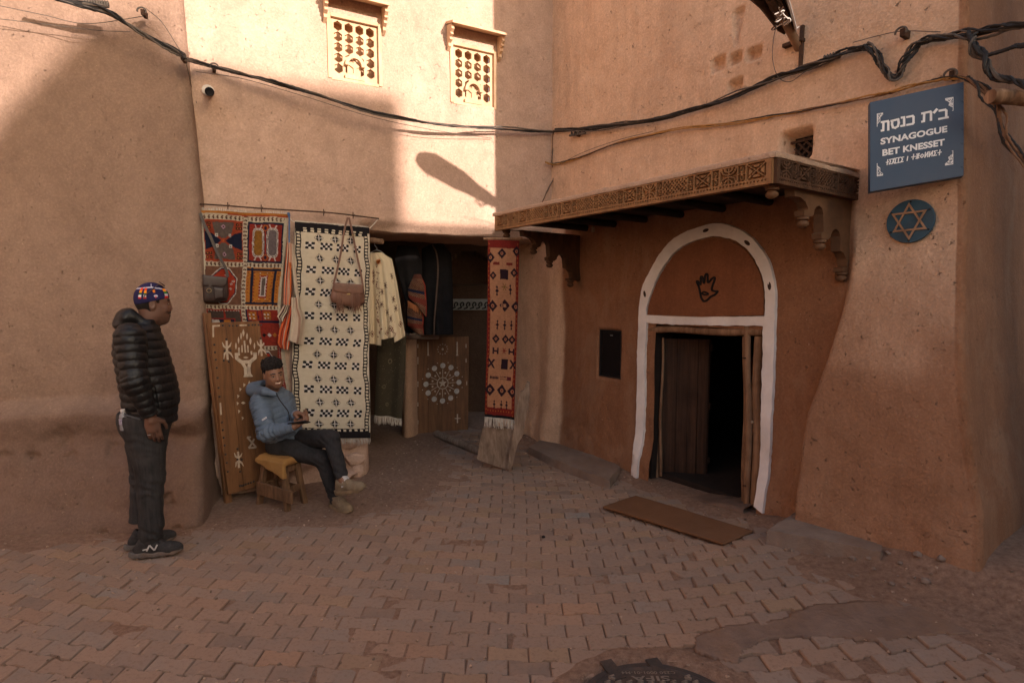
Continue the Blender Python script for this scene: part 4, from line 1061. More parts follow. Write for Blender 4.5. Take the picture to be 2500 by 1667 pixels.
# the Tifinagh line, drawn as strokes
TIF={'t':[[(.5,1),(.5,0)],[(0,.5),(1,.5)]],'S':[[(.95,.95),(.05,.95),(.55,.5),(.05,.05),(.95,.05)]],'X':[[(0,0),(.9,1)],[(.1,1),(1,0)],[(.1,.98),(.9,.98)]],
 'C':[[(.9,1),(.1,1),(.1,0),(.9,0)]],'I':[[(.5,1),(.5,0)]],'Z':[[(.5,1),(.5,0)],[(.1,.95),(.5,.5),(.9,.95)],[(.1,.05),(.5,.5),(.9,.05)],[(0,.5),(1,.5)]],'o':[[(.5,.75),(.85,.55),(.85,.25),(.5,.05),(.15,.25),(.15,.55),(.5,.75)]],
 'N':[[(.1,1),(.1,0),(.9,1),(.9,0)]]}
def tif(word,x0,x1,y0,y1,h):
    n=len(word); w=(x1-x0)/n
    for i,ch in enumerate(word):
        a=x0+i*w; m=MB(); yb=y0+(y1-y0)*(i/n)
        for sgm in TIF[ch]:
            P=np.array([sgn(a+w*.78*x+6*y,yb-h*y-(y0-y1)/n*x) for x,y in sgm]); ribbon(m,frs(np.column_stack([P[:,0],np.full(len(P),.0022),P[:,1]])),.0052)
        obj('letter',m,mLet,sg,smooth=False)
tif('tSXCCS',295,450,796,768,44); tif('I',470,492,760,756,36); tif('tZoNNSt',515,782,750,706,44)
# lace corner ornaments
rs=np.random.RandomState(9)
for (cx,cy,sx,sy) in ((216,350,1,1),(882,205,-1,1),(216,895,1,-1),(880,790,-1,-1)):
    m=MB(); w,h=56,118
    if sx<0: w,h=(72,120)
    cell=6
    for i in range(int(w/cell)):
        for j in range(int(h/cell)):
            u=(i+.5)*cell/w;v=(j+.5)*cell/h
            lim=1-v+.12*math.sin(v*14); edge=(i==0) or (j==0) or u>lim-.16
            if u<lim and (edge or rs.rand()<.62):
                x0=cx+sx*i*cell; y0=cy+sy*j*cell-(.17*sx*i*cell if True else 0); x1=x0+sx*cell*.93;y1=y0+sy*cell*.93
                P=np.array([sgn(x,y) for x,y in ((x0,y0),(x1,y0),(x1,y1),(x0,y1))]); m.add(frs(np.column_stack([P[:,0],np.full(4,.002),P[:,1]])),[(0,1,2,3)])
    obj('corner_ornament',m,mLet,sg,smooth=False)
for b in (.1,.35,.5,.65,.8,.93):
    obj('rivet',MB().lathe(frs(np.array([[.985,.0,b]]))[0],[(.005,0),(.004,.003),(.001,.004)],8,ax=nS),mBlue,sg)
# ---------------------------------------------------------------- round blue star plate
cx,cy=2080+502*.2807,180+1283*.2807
st0=W3.P3(cx,cy,.045)
def stp(px_,py_,o=.045): return W3.P3(2080+px_*.2807,180+py_*.2807,o)
rad=(np.linalg.norm(stp(300,1283)-stp(708,1283))/2*.99+np.linalg.norm(stp(502,1090)-stp(502,1477))/2)/2
star=thing('star_plate','round teal blue plate with an interlaced copper star below the sign','plaque',tuple(st0))
obj('disc',MB().lathe(st0-W3.n*.02,[(rad*.98,0),(rad,.004),(rad,.016),(rad*.985,.02)],48,ax=W3.n),simple('teal_paint',(.035,.100,.150),.5,.3,5,.15,40,.001,dirt=.06),star,angle=40)
mCop=simple('copper_band',(.42,.25,.15),.5,.3,12,.3,60,.001,dirt=.25)
VT=[[(498,1122),(655,1350),(355,1382)],[(498,1448),(345,1220),(655,1182)]]
for k,T in enumerate(VT):
    m=MB(); pts=[stp(*q,.047+.002*k) for q in T]; c=sum(pts)/3
    ins=[c+(p-c)*.80 for p in pts]; outp=[c+(p-c)*1.0 for p in pts]
    V=outp+ins+[p+W3.n*.005 for p in outp]+[p+W3.n*.005 for p in ins]; f=[]
    for i in range(3):
        j=(i+1)%3; f+=[(i,j,j+3,i+3),(i+6,j+6,j+9,i+9),(i,j,j+6,i+6),(i+3,j+3,j+9,i+9)]
    m.add(np.array(V),f); obj('star_triangle',m,mCop,star,smooth=False)
for a in range(6):
    t=R(90+60*a); obj('nail',MB().lathe(st0+W3.d*math.cos(t)*rad*.9+np.array([0,0,1.])*math.sin(t)*rad*.9,[(.006,0),(.005,.004),(.001,.005)],7,ax=W3.n),mBlack,star)
# ---------------------------------------------------------------- door mat, slabs, rock, manhole
gm=lambda x,y,z=.02: onz(x,y,z)
c4=[gm(1472,1236,.035),gm(1552,1209,.035),gm(1838,1296,.075),gm(1765,1325,.075)]
def fm(u,v):
    p=(c4[0]*(1-u)[...,None]+c4[3]*u[...,None])*(1-v)[...,None]+(c4[1]*(1-u)[...,None]+c4[2]*u[...,None])*v[...,None]
    return p+np.array([0,0,1.])*(.004*fbm(u*6,v*3,seed=3)+.002)[...,None]
o=obj('doormat',MB().grid(fm,np.linspace(0,1,90),np.linspace(0,1,40)),simple('coir',(.19,.092,.045),.97,.35,2.5,1.,220,.004,c2=(.13,.055,.022),dirt=.25),angle=180); tag(o,'long brown coir doormat lying askew before the synagogue threshold','doormat'); b=o.modifiers.new('s','SOLIDIFY'); b.thickness=.018; b.offset=-1
mStone=simple('worn_kerb_stone',(.27,.205,.16),.9,.45,5,.9,45,.01,c2=(.17,.125,.10),dirt=.6)
def kerb(name,lab,front,back,h,seed):
    P=np.array([gm(*p,h)[:2] for p in front+back[::-1]]); m=slabmesh([tuple(p) for p in P],-.06,h,.012,8)
    o=obj(name,m,mStone,angle=50); tag(o,lab,'stone slab','stone slabs at the foot of the red house'); return o
kerb('stone_slab','worn stone slab at the wall foot between the kilim and the doorway',[(1290,1090),(1350,1120),(1420,1148),(1487,1172)],[(1330,1066),(1400,1090),(1464,1112),(1516,1138)],.08,1)
kerb('stone_slab','larger worn stone slab at the foot of the buttress right of the doorway',[(1870,1316),(1960,1340),(2060,1362),(2150,1384)],[(1955,1262),(2030,1288),(2100,1306),(2168,1326)],.10,2)
def rock(c,r,sq,seed,mat,name,lab,cat,grp=None):
    rs=np.random.RandomState(seed); import bmesh
    bm=bmesh.new(); bmesh.ops.create_icosphere(bm,subdivisions=3,radius=1); V=np.array([v.co[:] for v in bm.verts]); f=[tuple(v.index for v in q.verts) for q in bm.faces]; bm.free()
    for k in range(7):
        n=unit(rs.normal(size=3)); d=rs.uniform(.55,.8); t=V@n; V=V-np.outer(np.clip(t-d,0,None),n)
    V*=1+.06*fbm(V[:,0]*2,V[:,1]*2,V[:,2]*2,seed=seed)[:,None]; V=V*np.array(sq)*r+np.array(c)
    o=obj(name,MB().add(V,f),mat,angle=35); tag(o,lab,cat,grp)
g=gm(210,1262,0); rock((g[0]-.02,g[1]-.02,.05),.15,(1,.7,.75),3,simple('pink_rock',(.30,.20,.155),.92,.4,6,.7,45,.006,dirt=.5),'rock','angular pinkish rock at the foot of the left house','rock')
g=gm(1327,1313,0); rock((g[0],g[1],.008),.014,(1,1,.9),5,mBlack,'pebble','tiny dark pebble on the pavers in front of the doormat','pebble')
rs=np.random.RandomState(12)
for i in range(26):
    t=rs.rand(); s_=2.7+rs.rand()*1.0; of=.12+rs.rand()*.35; p=W3.w(s_,0,of); r_=rs.uniform(.008,.028); z=gtop(p[0],p[1])
    rock((p[0],p[1],z+r_*.3),r_,(1,.9,.7),20+i,mDirtS if False else mStone,'pebble','small loose stone in the rubble under the red buttress','pebble','loose stones under the buttress')
mc=thing('manhole_cover','round black iron manhole cover with chevron treads at the bottom edge','manhole cover',(manC[0],manC[1],.0))
mCI=simple('cast_iron',(.075,.062,.055),.6,.3,14,.5,90,.002,metal=.2,dirt=.45,c2=(.045,.037,.033))
zc=float(h0(*manC))+.016; r0=.335
obj('cover',MB().lathe((manC[0],manC[1],zc-.03),[(r0,0),(r0,.03),(r0-.008,.034),(r0-.02,.031),(r0-.03,.031),(.01,.031)],64),mCI,mc,angle=30)
obj('ring',MB().lathe((manC[0],manC[1],zc-.04),[(r0+.004,.0),(r0+.004,.035),(r0+.03,.036),(r0+.034,0)],64),mCI,mc,angle=30)
for a,b in (((1478,1612),(1500,1640)),((1590,1608),(1615,1640))):
    p=gm(*a,zc);q=gm(*b,zc); d=unit(q-p); s_=np.cross([0,0,1.],d)*.030; z=np.array([0,0,.004]); P=[p-s_,p+s_,q+d*.05+s_,q+d*.05-s_]; obj('lug',MB().add(np.array([x+z for x in P]+[x-z for x in P]),[(0,1,2,3),(7,6,5,4),(0,1,5,4),(1,2,6,5),(2,3,7,6),(3,0,4,7)]),mCI,mc,smooth=False)
m=MB(); rows=0
for i in range(-8,9):
    for j in range(-8,9):
        x=i*.048+(.024 if j%2 else 0); y=j*.036
        if math.hypot(x,y)>.308 or (y>.222 and abs(x)<.135): continue
        for sgx in (1,-1):
            a=np.array([x-.013,y]);b=np.array([x+.011,y+.012*sgx]); 
            d=unit(b-a); s_=np.array([-d[1],d[0]])*.0045
            P=[a-s_,a+s_,b+s_,b-s_]; m.prism(P,lambda p_,q_,t_:np.column_stack([manC[0]+p_,manC[1]+q_,t_]),zc+.0005,zc+.010)
mTr=simple('worn_tread',(.30,.24,.19),.5,.3,14,.5,90,.002,metal=.2)
o=obj('chevron_treads',m,mTr,mc,smooth=False); o['kind']='stuff'
def toMan(X,Y): return np.column_stack([manC[0]-X,manC[1]-Y,np.full(len(X),zc+.006)])
place_latin('SIFA',(-.085,-.262),(.085,-.262),-.034,mTr,mc,lambda X,Y:toMan(X,Y) ,.02)
place_latin('C250 0001-01-M4',(-.12,-.292),(.12,-.292),-.018,mTr,mc,lambda X,Y:toMan(X,Y),.01)

# grit and straw bits scattered over the square
rs=np.random.RandomState(31); m=MB(); bb=np.array([(x,y,z) for x in(-1,1) for y in(-1,1) for z in(-1,1)],float); bf=[(0,1,3,2),(4,6,7,5),(0,4,5,1),(2,3,7,6),(0,2,6,4),(1,5,7,3)]
n=0
while n<1500:
    x,y=rs.uniform(-4.2,3.0),rs.uniform(1.7,6.6); s_,o_=sd3(x,y)
    if o_<.05: continue
    a_=(x+2.62)*.2+(y-4.5)*-.98
    if x<-1.3 and a_<.2: continue
    if rs.rand()>(.25+.75*math.exp(-o_/.35)+.5*math.exp(-max(a_,0)/.4)*(x<-1)): continue
    r=rs.uniform(.0025,.0075); z=gtop(x,y)+r*.4; V=bb*[r,r*rs.uniform(.5,1),r*.6]+rs.normal(0,r*.25,(8,3))
    if rs.rand()<.15: V=bb*[.0012,rs.uniform(.008,.02),.0012]
    a=rs.rand()*3.14; V=V@np.array([[math.cos(a),math.sin(a),0],[-math.sin(a),math.cos(a),0],[0,0,1]])
    c=np.array([.30,.21,.15])*rs.uniform(.5,1.5); m.add(V+[x,y,z],bf,c); n+=1
o=obj('grit',m,simple('grit_stone',(.5,.5,.5),.95,.1,9,.2,attr=True),smooth=False); tag(o,'scattered grit, straw bits and tiny stones lying on the pavers','grit'); o['kind']='stuff'
# ---------------------------------------------------------------- rugs hung on the back house: woven patterns as colours of the threads
mRug=simple('woven_wool',(.5,.5,.5),.97,.22,25,.9,260,.004,attr=True,kind='Object')
mFringe=simple('wool_fringe',(.60,.52,.43),.95,.25,30,.3)
def bilin_cloth(name,ledge,redge,pl,off,pat,nu,nv,wave=None,solid=.010,mat=None):
    """ledge/redge: lists of pixel points from top to bottom; the cloth hangs in a plane off the wall"""
    v=np.linspace(0,1,nv); Lp=resample(ledge,nv); Rp=resample(redge,nv)
    A=np.array([pl.P3(*p,off) for p in Lp]);B=np.array([pl.P3(*p,off) for p in Rp]); u=np.linspace(0,1,nu)
    U,V=np.meshgrid(u,v,indexing='ij'); P=A[None]*(1-U)[...,None]+B[None]*U[...,None]
    if wave is not None: P=P+pl.n*wave(U,V)[...,None]
    C=pat(U,V)
    m=MB().add(P.reshape(-1,3),[(i*nv+j,(i+1)*nv+j,(i+1)*nv+j+1,i*nv+j+1) for i in range(nu-1) for j in range(nv-1)],C.reshape(-1,3))
    return m,P
def fringe(P,dn,n,ln,r=.0028,seed=0):
    rs=np.random.RandomState(seed); m=MB(); P=np.asarray(P)
    for i in range(n):
        t=(i+rs.uniform(.2,.8))/n*(len(P)-1); k=int(t); q=P[k]+(P[min(k+1,len(P)-1)]-P[k])*(t-k)
        l=ln*rs.uniform(.8,1.1); a=rs.normal(0,.08,3)*l; e=q+np.array(dn)*l+a
        m.tube([q,q*.5+e*.5+rs.normal(0,.004,3),e],[r,r,r*.5],4)
    return m
class Cv: # colour canvas over normalised coordinates
    def __init__(s,U,V,base): s.U=U;s.V=V;s.C=np.tile(np.array(base,float),U.shape+(1,))
    def put(s,mask,col): s.C[mask]=col
    def rect(s,a,b,c,d,col): s.put((s.U>=a)&(s.U<b)&(s.V>=c)&(s.V<d),col)
    def dia(s,x,y,rx,ry,col): s.put(abs(s.U-x)/rx+abs(s.V-y)/ry<1,col)
    def ell(s,x,y,rx,ry,col): s.put(((s.U-x)/rx)**2+((s.V-y)/ry)**2<1,col)
    def poly(s,P,col): s.put(inpoly(s.U,s.V,P),col)
CREAM=lin((198,184,160));BLK=lin((26,22,24));NAVY=lin((26,30,52));ORG_=lin((168,70,40));RED=lin((142,46,32));BRN=lin((110,72,52));MUST=lin((180,112,40));GREY=lin((98,84,76));WHT=lin((200,190,180));DBRN=lin((66,44,36))
def pat_white(U,V):
    U=U+.010*np.sin(V*21)+.006*np.sin(V*57)+.008*fbm(U*4,V*12,seed=2); V=V+.0035*fbm(U*5,V*9,seed=6)+.0012*fbm(U*40,V*60,seed=7); c=Cv(U,V,CREAM)
    n=(.93+.07*fbm(U*12,V*160,seed=3))*(1-.10*fbm(U*2,V*5,seed=13)); c.C*=n[...,None]
    c.rect(-1,2,0,.032,BLK); 
    for sx in ((.012,.082),(.925,.985)):
        c.rect(sx[0],sx[1],.03,.975,BLK)
        w=sx[1]-sx[0]
        for k in range(62):
            y=.045+k*.0152; c.rect(sx[0]+w*.22,sx[0]+w*.80,y,y+.0085,CREAM)
    for k in range(9): x=.115+k*.094; c.rect(x,x+.042,.024,.030,CREAM); 
    c.rect(.08,.93,.031,.046,BLK)
    for k in range(9): x=.12+k*.092; c.rect(x,x+.045,.034,.043,CREAM); 
    c.rect(-1,2,.972,1.1,BLK); c.rect(.08,.93,.955,.972,BLK)
    for k in range(11): x=.10+k*.076; c.rect(x,x+.04,.958,.968,CREAM)
    rows=[.07,.165,.268,.378,.493,.612,.727,.834,.934]
    for i,y in enumerate(rows):
        for x in (.315+.004*i%.02,.53,.735):
            c.dia(x,y,.066,.0235,lin((110,92,72))); c.dia(x,y,.060,.0215,CREAM); c.dia(x,y,.054,.019,BLK)
            c.rect(x-.005,x+.005,y-.017,y+.017,WHT); c.rect(x-.05,x+.05,y-.0016,y+.0016,WHT)
    for i,y in enumerate([.107,.218,.320,.432,.550,.662,.775,.884]):
        for x,w,n_ in ((.20,.118,3),(.415,.155,5),(.63,.155,5),(.83,.095,3)):
            cw=w/n_; ch=.0108
            c.rect(x-w/2,x+w/2,y-.0158,y+.0158,WHT)
            for a in range(n_):
                for b in range(3):
                    if (a+b)%2==0: c.put((abs(U-(x-w/2+cw*(a+.5)))/(cw*.58))**4+(abs(V-(y+(b-1)*ch))/(ch*.58))**4<1,BLK)
    return c.C
def zig(c,a,b,d,e,vert):
    """cream strip with brown hooked zigzag"""
    c.rect(a,b,d,e,CREAM); U,V=c.U,c.V; sel=(U>=a)&(U<b)&(V>=d)&(V<e)
    if vert: t=V/.021; x=(U-a)/(b-a)
    else: t=U/.048; x=(V-d)/(e-d)
    k=((t+.45*x)%1); c.put(sel&(k<.42)&(x>.12)&(x<.62),BRN); c.put(sel&(k>.30)&(k<.62)&(x>.52)&(x<.9),DBRN)
def pat_kilimA(U,V):
    U=U+.008*np.sin(V*17)+.010*fbm(U*5,V*9,seed=2)+.003*fbm(U*50,V*90,seed=3); V=V+.004*fbm(U*6,V*9,seed=6); c=Cv(U,V,CREAM)
    X=lambda x:(x-75)/795; Y=lambda y:(y-125)/1660
    c.rect(-1,2,0,.014,MUST); c.rect(.3,2,.012,.02,ORG_)
    zig(c,-1,2,.02,Y(205),False)
    for y0,y1 in ((Y(583),Y(625)),(Y(975),Y(1012)),(Y(1345),Y(1382))): zig(c,-1,2,y0,y1,False)
    zig(c,X(458),X(502),.02,2,True); zig(c,-1,X(105),.02,2,True); zig(c,X(838),2,.02,2,True)
    def panel(x0,x1,y0,y1,kind):
        x0,x1,y0,y1=X(x0),X(x1),Y(y0),Y(y1); w=x1-x0;h=y1-y0; cx,cy=(x0+x1)/2,(y0+y1)/2
        if kind=='star':
            c.rect(x0,x1,y0,y1,ORG_); c.rect(x0+.02*w,x1-.02*w,y0+.03*h,y1-.03*h,lin((150,62,36)))
            c.poly([(x0+.22*w,y0+.06*h),(x1-.22*w,y0+.06*h),(x1-.28*w,y0+.32*h),(cx,cy-.02*h),(x0+.28*w,y0+.32*h)],GREY)
            c.poly([(x0+.22*w,y1-.06*h),(x1-.22*w,y1-.06*h),(x1-.28*w,y1-.32*h),(cx,cy+.02*h),(x0+.28*w,y1-.32*h)],GREY)
            c.poly([(x0+.02*w,y0+.28*h),(x0+.22*w,y0+.34*h),(cx-.05*w,cy),(x0+.22*w,y1-.34*h),(x0+.02*w,y1-.28*h)],NAVY)
            c.poly([(x1-.02*w,y0+.28*h),(x1-.22*w,y0+.34*h),(cx+.05*w,cy),(x1-.22*w,y1-.34*h),(x1-.02*w,y1-.28*h)],NAVY)
            for a in (-1,1):
                for b in (-1,1):
                    c.rect(cx+a*.17*w-.035*w,cx+a*.17*w+.035*w,cy+b*.13*h-.04*h,cy+b*.13*h+.04*h,WHT); c.dia(cx+a*.17*w,cy+b*.13*h,.02*w,.02*h,DBRN)
                    for p in ((.36,.40),(.45,.40),(.36,.31),(.45,.31)):
                        c.rect(cx+a*p[0]*w-.035*w,cx+a*p[0]*w+.035*w,cy+b*p[1]*h-.032*h,cy+b*p[1]*h+.032*h,BLK); c.dia(cx+a*p[0]*w,cy+b*p[1]*h,.02*w,.02*h,MUST)
            c.rect(cx-.04*w,cx+.04*w,cy-.05*h,cy+.05*h,ORG_); c.dia(cx,cy,.02*w,.02*h,MUST)
            for b in (-1,1): c.dia(cx,cy+b*.33*h,.055*w,.06*h,lin((180,140,160))); c.dia(cx,cy+b*.33*h,.03*w,.03*h,DBRN)
        if kind=='bottles':
            c.rect(x0,x1,y0,y1,NAVY); c.rect(x0+.05*w,x1-.05*w,y0+.05*h,y1-.05*h,RED); c.rect(cx-.035*w,cx+.035*w,y0+.05*h,y1-.05*h,lin((60,30,50)));c.rect(cx-.02*w,cx+.02*w,y0+.05*h,y1-.05*h,RED)
            for a,col in ((-.2,lin((140,95,35))),(.2,lin((110,98,98)))):
                for wd,hh,cc in ((.165,.36,WHT),(.145,.34,DBRN),(.135,.325,WHT),(.12,.31,col)):
                    c.put((abs(U-(cx+a*w))/(wd*w))**4+(abs(V-cy)/(hh*h))**5<1,cc)
                for b in (-1,1):
                    for s in (-1,1):
                        t=abs(V-(cy+b*.33*h)); sel=(b*(V-cy)>.32*h)&(b*(V-cy)<.44*h)
                        c.put(sel&(abs(U-(cx+a*w+s*(.04*w+(b*(V-cy)-.32*h)*.9)))<.012*w*1.3),WHT)
            for b in (-1,1): c.put(((U-cx)/(.07*w))**2+((V-cy-b*.36*h)/(.075*h))**2<1,MUST); c.put(((U-cx)/(.055*w))**2+((V-cy-b*.36*h)/(.06*h))**2<1,RED); c.put(((U-cx)/(.035*w))**2+((V-cy-b*.36*h)/(.04*h))**2<1,NAVY)
        if kind=='gem':
            c.rect(x0,x1,y0,y1,lin((116,78,58)))
            for k,cc in ((1.0,WHT),(.94,NAVY),(.88,lin((170,58,34)))):
                a=.36*w*k;b=.48*h*k; gx=x0+.50*w; c.poly([(gx-a,cy-.25*h*k),(gx-.1*w*k,cy-b),(gx+.12*w*k,cy-b),(gx+a,cy-.2*h*k),(gx+a,cy+.2*h*k),(gx+.12*w*k,cy+b),(gx-.1*w*k,cy+b),(gx-a,cy+.25*h*k)],cc)
            for dx,dy in ((.05,-.28),(.2,-.05),(.2,.08),(.25,-.12)): c.dia(cx+dx*w,cy+dy*h,.05*w,.03*h,WHT); c.dia(cx+dx*w,cy+dy*h,.02*w,.015*h,BLK)
        if kind=='frames':
            c.rect(x0,x1,y0,y1,MUST); 
            for a,b,cc in ((.03,.05,NAVY),(.20,.12,lin((92,58,40))),(.22,.13,MUST),(.38,.20,RED),(.42,.24,WHT),(.45,.27,GREY)):
                if a==.03: c.rect(x0+.0*w,x1,y0+.03*h,y0+.09*h,NAVY); c.rect(x0,x1,y1-.09*h,y1-.03*h,NAVY); c.rect(x0+.13*w,x0+.20*w,y0,y1-.05*h,NAVY); c.rect(x1-.20*w,x1-.13*w,y0+.05*h,y1,NAVY)
                else: c.rect(x0+a*w,x1-a*w,y0+b*h,y1-b*h,cc)
            for k in range(9):
                y=y0+(.14+k*.085)*h
                for xx in (.24,.74,.05,.93): c.dia(x0+xx*w,y,.025*w,.02*h,RED)
                for xx in (.40,.585): c.dia(x0+xx*w,y,.02*w,.014*h,WHT)
        if kind=='low1':
            c.rect(x0,x1,y0,y1,RED); c.rect(x0+.04*w,x1-.04*w,y0+.05*h,y1-.05*h,lin((74,60,52))); c.rect(cx-.03*w,cx+.03*w,y0,y0+.3*h,RED); c.rect(x0+.08*w,x1-.2*w,y0+.25*h,y1,RED); c.rect(x0+.11*w,x1-.23*w,y0+.28*h,y1,NAVY)
            for k in (0,1): c.rect(x0+(.14+k*.33)*w,x0+(.34+k*.33)*w,y0+.29*h,y0+.42*h,(WHT,MUST)[k])
            for k in range(12): c.dia(x0+(.05+k*.08)*w,y0+.045*h,.02*w,.012*h,WHT)
        if kind=='low2':
            c.rect(x0,x1,y0,y1,RED); c.rect(x0,x0+.05*w,y0,y1,NAVY)
            for a in (.10,.55): 
                c.rect(x0+a*w,x0+(a+.22)*w,y0+.05*h,y0+.27*h,lin((150,90,30)))
                for i in range(4):
                    for j in range(4): 
                        if (i+j)%2: c.rect(x0+(a+i*.055)*w,x0+(a+.05+i*.055)*w,y0+(.06+j*.05)*h,y0+(.10+j*.05)*h,(WHT if j%2 else MUST))
            c.rect(x0+.36*w,x0+.5*w,y0,y0+.3*h,NAVY); c.rect(x0+.38*w,x0+.48*w,y0,y0+.3*h,RED); c.rect(x0,x1,y0+.30*h,y0+.36*h,NAVY)
            for i in range(5): c.dia(x0+(.15+.17*i)*w,y0+.7*h,.07*w,.06*h,(WHT,MUST,BLK,WHT,MUST)[i])
    panel(105,458,205,583,'star');panel(502,838,210,583,'bottles');panel(105,458,625,975,'gem');panel(502,838,625,975,'frames')
    panel(105,458,1012,1345,'low1');panel(502,838,1012,1345,'low2');panel(105,458,1382,1780,'star');panel(502,838,1382,1780,'gem')
    c.rect(X(800),X(838),Y(1240),2,RED)
    for k in range(30): c.dia(X(819),Y(1250+k*18),.008,.003,WHT)
    c.C*=(.66+.2*fbm(U*60,V*120,seed=5))[...,None]*(1-.12*fbm(U*2,V*4,seed=15))[...,None]
    return np.clip(c.C,0,1)
def pat_kilimB(U,V):
    U=U+.015*np.sin(V*9)+.012*fbm(U*4,V*12,seed=2); V=V+.003*fbm(U*6,V*12,seed=6); TAN=lin((178,124,90)); R_=lin((122,34,25)); B_=lin((44,22,30)); c=Cv(U,V,R_)
    for k in range(38): 
        for x in (.045,.955): c.dia(x,.02+k*.026,.012,.006,MUST)
    c.rect(.085,.91,.045,.945,TAN); 
    for k in range(10): c.dia(.1+k*.09,.962,.012,.006,MUST)
    c.rect(-1,2,.985,2,BLK)
    def cross(x,y,s,col=B_):
        c.dia(x,y,.05*s,.010*s,col); c.dia(x,y,.018*s,.030*s,col); c.dia(x,y-.018*s,.03*s,.007*s,col);c.dia(x,y+.018*s,.03*s,.007*s,col)
    def ros(x,y,s):
        c.dia(x,y,.14*s,.030*s,B_); c.dia(x,y,.06*s,.013*s,TAN); c.dia(x,y,.03*s,.007*s,R_)
        for a in (-1,1): c.dia(x+a*.08*s,y,.04*s,.014*s,B_); c.dia(x,y+a*.018*s,.05*s,.01*s,B_)
    for (x,y) in ((.45,.075),(.92,.06),(.09,.10)): ros(x,y,1.)
    for x in (.28,.70): c.rect(x-.1,x+.1,.125,.140,lin((120,40,30))); 
    c.rect(.40,.66,.165,.22,B_); ros(.18,.20,.8); ros(.86,.18,.9)
    cross(.30,.285,1.2);cross(.74,.275,1.2)
    for a in range(6): 
        t=a*math.pi/3; c.put(abs((U-.54)*math.sin(t)*5-(V-.262)*math.cos(t)*22)<.05*(np.hypot((U-.54)*5,(V-.262)*22)<.5),lin((120,90,40)))
    c.dia(.55,.365,.17,.036,B_); c.rect(.50,.60,.355,.375,TAN); c.rect(.44,.48,.33,.40,TAN)
    for x in (.16,.92): ros(x,.37,1.1)
    for x in (.32,.56,.78): cross(x,.475,1.1)
    for x in (.28,.60,.82): ros(x,.555,.9)
    for x in (.28,.82): c.rect(x-.10,x-.05,.605,.64,B_); c.rect(x+.05,x+.10,.605,.64,B_); c.rect(x-.08,x+.08,.618,.628,B_)
    for a in range(6):
        t=a*math.pi/3; c.put((abs((U-.57)*math.sin(t)*5-(V-.62)*math.cos(t)*22)<.05)&(np.hypot((U-.57)*5,(V-.62)*22)<.42),R_)
    c.rect(.50,.72,.668,.725,B_)
    for x in (.16,.90):
        for s in (-1,1): c.put((abs((U-x)*1.0-s*(V-.695)*4)<.035)&(abs(V-.695)<.025),B_)
    for k in range(6): c.dia(.16+k*.05,.775,.026,.012,B_)
    c.rect(.48,.82,.767,.770,B_);c.rect(.48,.82,.780,.783,B_); c.rect(.72,.86,.765,.786,lin((90,30,36)))
    for x in (.16,.56,.92): ros(x,.845,1.2)
    for x in (.32,.56,.74): cross(x,.925,1.)
    c.C*=(.74+.16*fbm(U*30,V*150,seed=8))[...,None]
    return np.clip(c.C,0,1)
# colourful rug
m,P=bilin_cloth('rug',[(488,513),(492,640),(496,760),(500,962)],[(703,524),(697,600),(688,700),(684,760),(694,850),(708,960)],W2,.075,pat_kilimA,150,330,lambda U,V:.016*np.sin(U*9+V*3)+.014*fbm(U*3,V*4,seed=3))
rgA=thing('patterned_rug','colourful rug in orange, navy and mustard squares hung behind the brown wooden panel','rug',tuple(P[0,0]),'rugs and textiles for sale')
obj('weave',m,mRug,rgA,solid=.010,angle=180); obj('fringe',fringe(P[:,0],(0,0,1),90,.022,.003,1),mFringe,rgA)
m,P=bilin_cloth('rug',[(720,541),(718,700),(714,880),(716,1066)],[(902,556),(903,700),(899,880),(904,1069)],W2,.105,pat_white,200,520,lambda U,V:.018*np.sin(V*7+U*2.5)*(.3+V)+.016*fbm(U*3,V*4,seed=6)-.02*np.exp(-((U-.5)/.3)**2)*(1-V)*.4)
rgB=thing('cream_rug','long cream rug with black diamonds and checker blocks and a ladder border','rug',tuple(P[0,0]),'rugs and textiles for sale')
obj('weave',m,mRug,rgB,solid=.011,angle=180)
obj('fringe',fringe(P[:,-1],(0.03,0,-1),75,.058,.0035,2),mFringe,rgB)
obj('top_cord',MB().tube(P[::4,0]+[0,0,.006],.005,6),mFringe,rgB)
# red kilim on the canopy end
PK=Plane((0,0),(1,0),(0,-1)); PK=Plane(tuple(aty(1230,700,5.30)[:2]),(.985,.17),(.17,-.985))
m,P=bilin_cloth('kilim',[(1191,586),(1190,700),(1188,850),(1183,1016)],[(1268,588),(1266,700),(1262,850),(1256,1025)],PK,0,pat_kilimB,110,420,lambda U,V:.010*np.sin(V*6)+.012*np.sin(U*4+V*2))
rgC=thing('red_kilim','narrow tan kilim with red border hanging from the left end of the canopy','rug',tuple(P[0,0]),'rugs and textiles for sale')
obj('weave',m,mRug,rgC,solid=.010,angle=180); obj('fringe',fringe(P[:,-1],(0,0,-1),46,.10,.004,3),mFringe,rgC)
obj('hanging_rod',MB().tube([P[0,0]+[-.04,0,.01],P[-1,0]+[.03,0,.02]],.012,8),mLog,rgC)
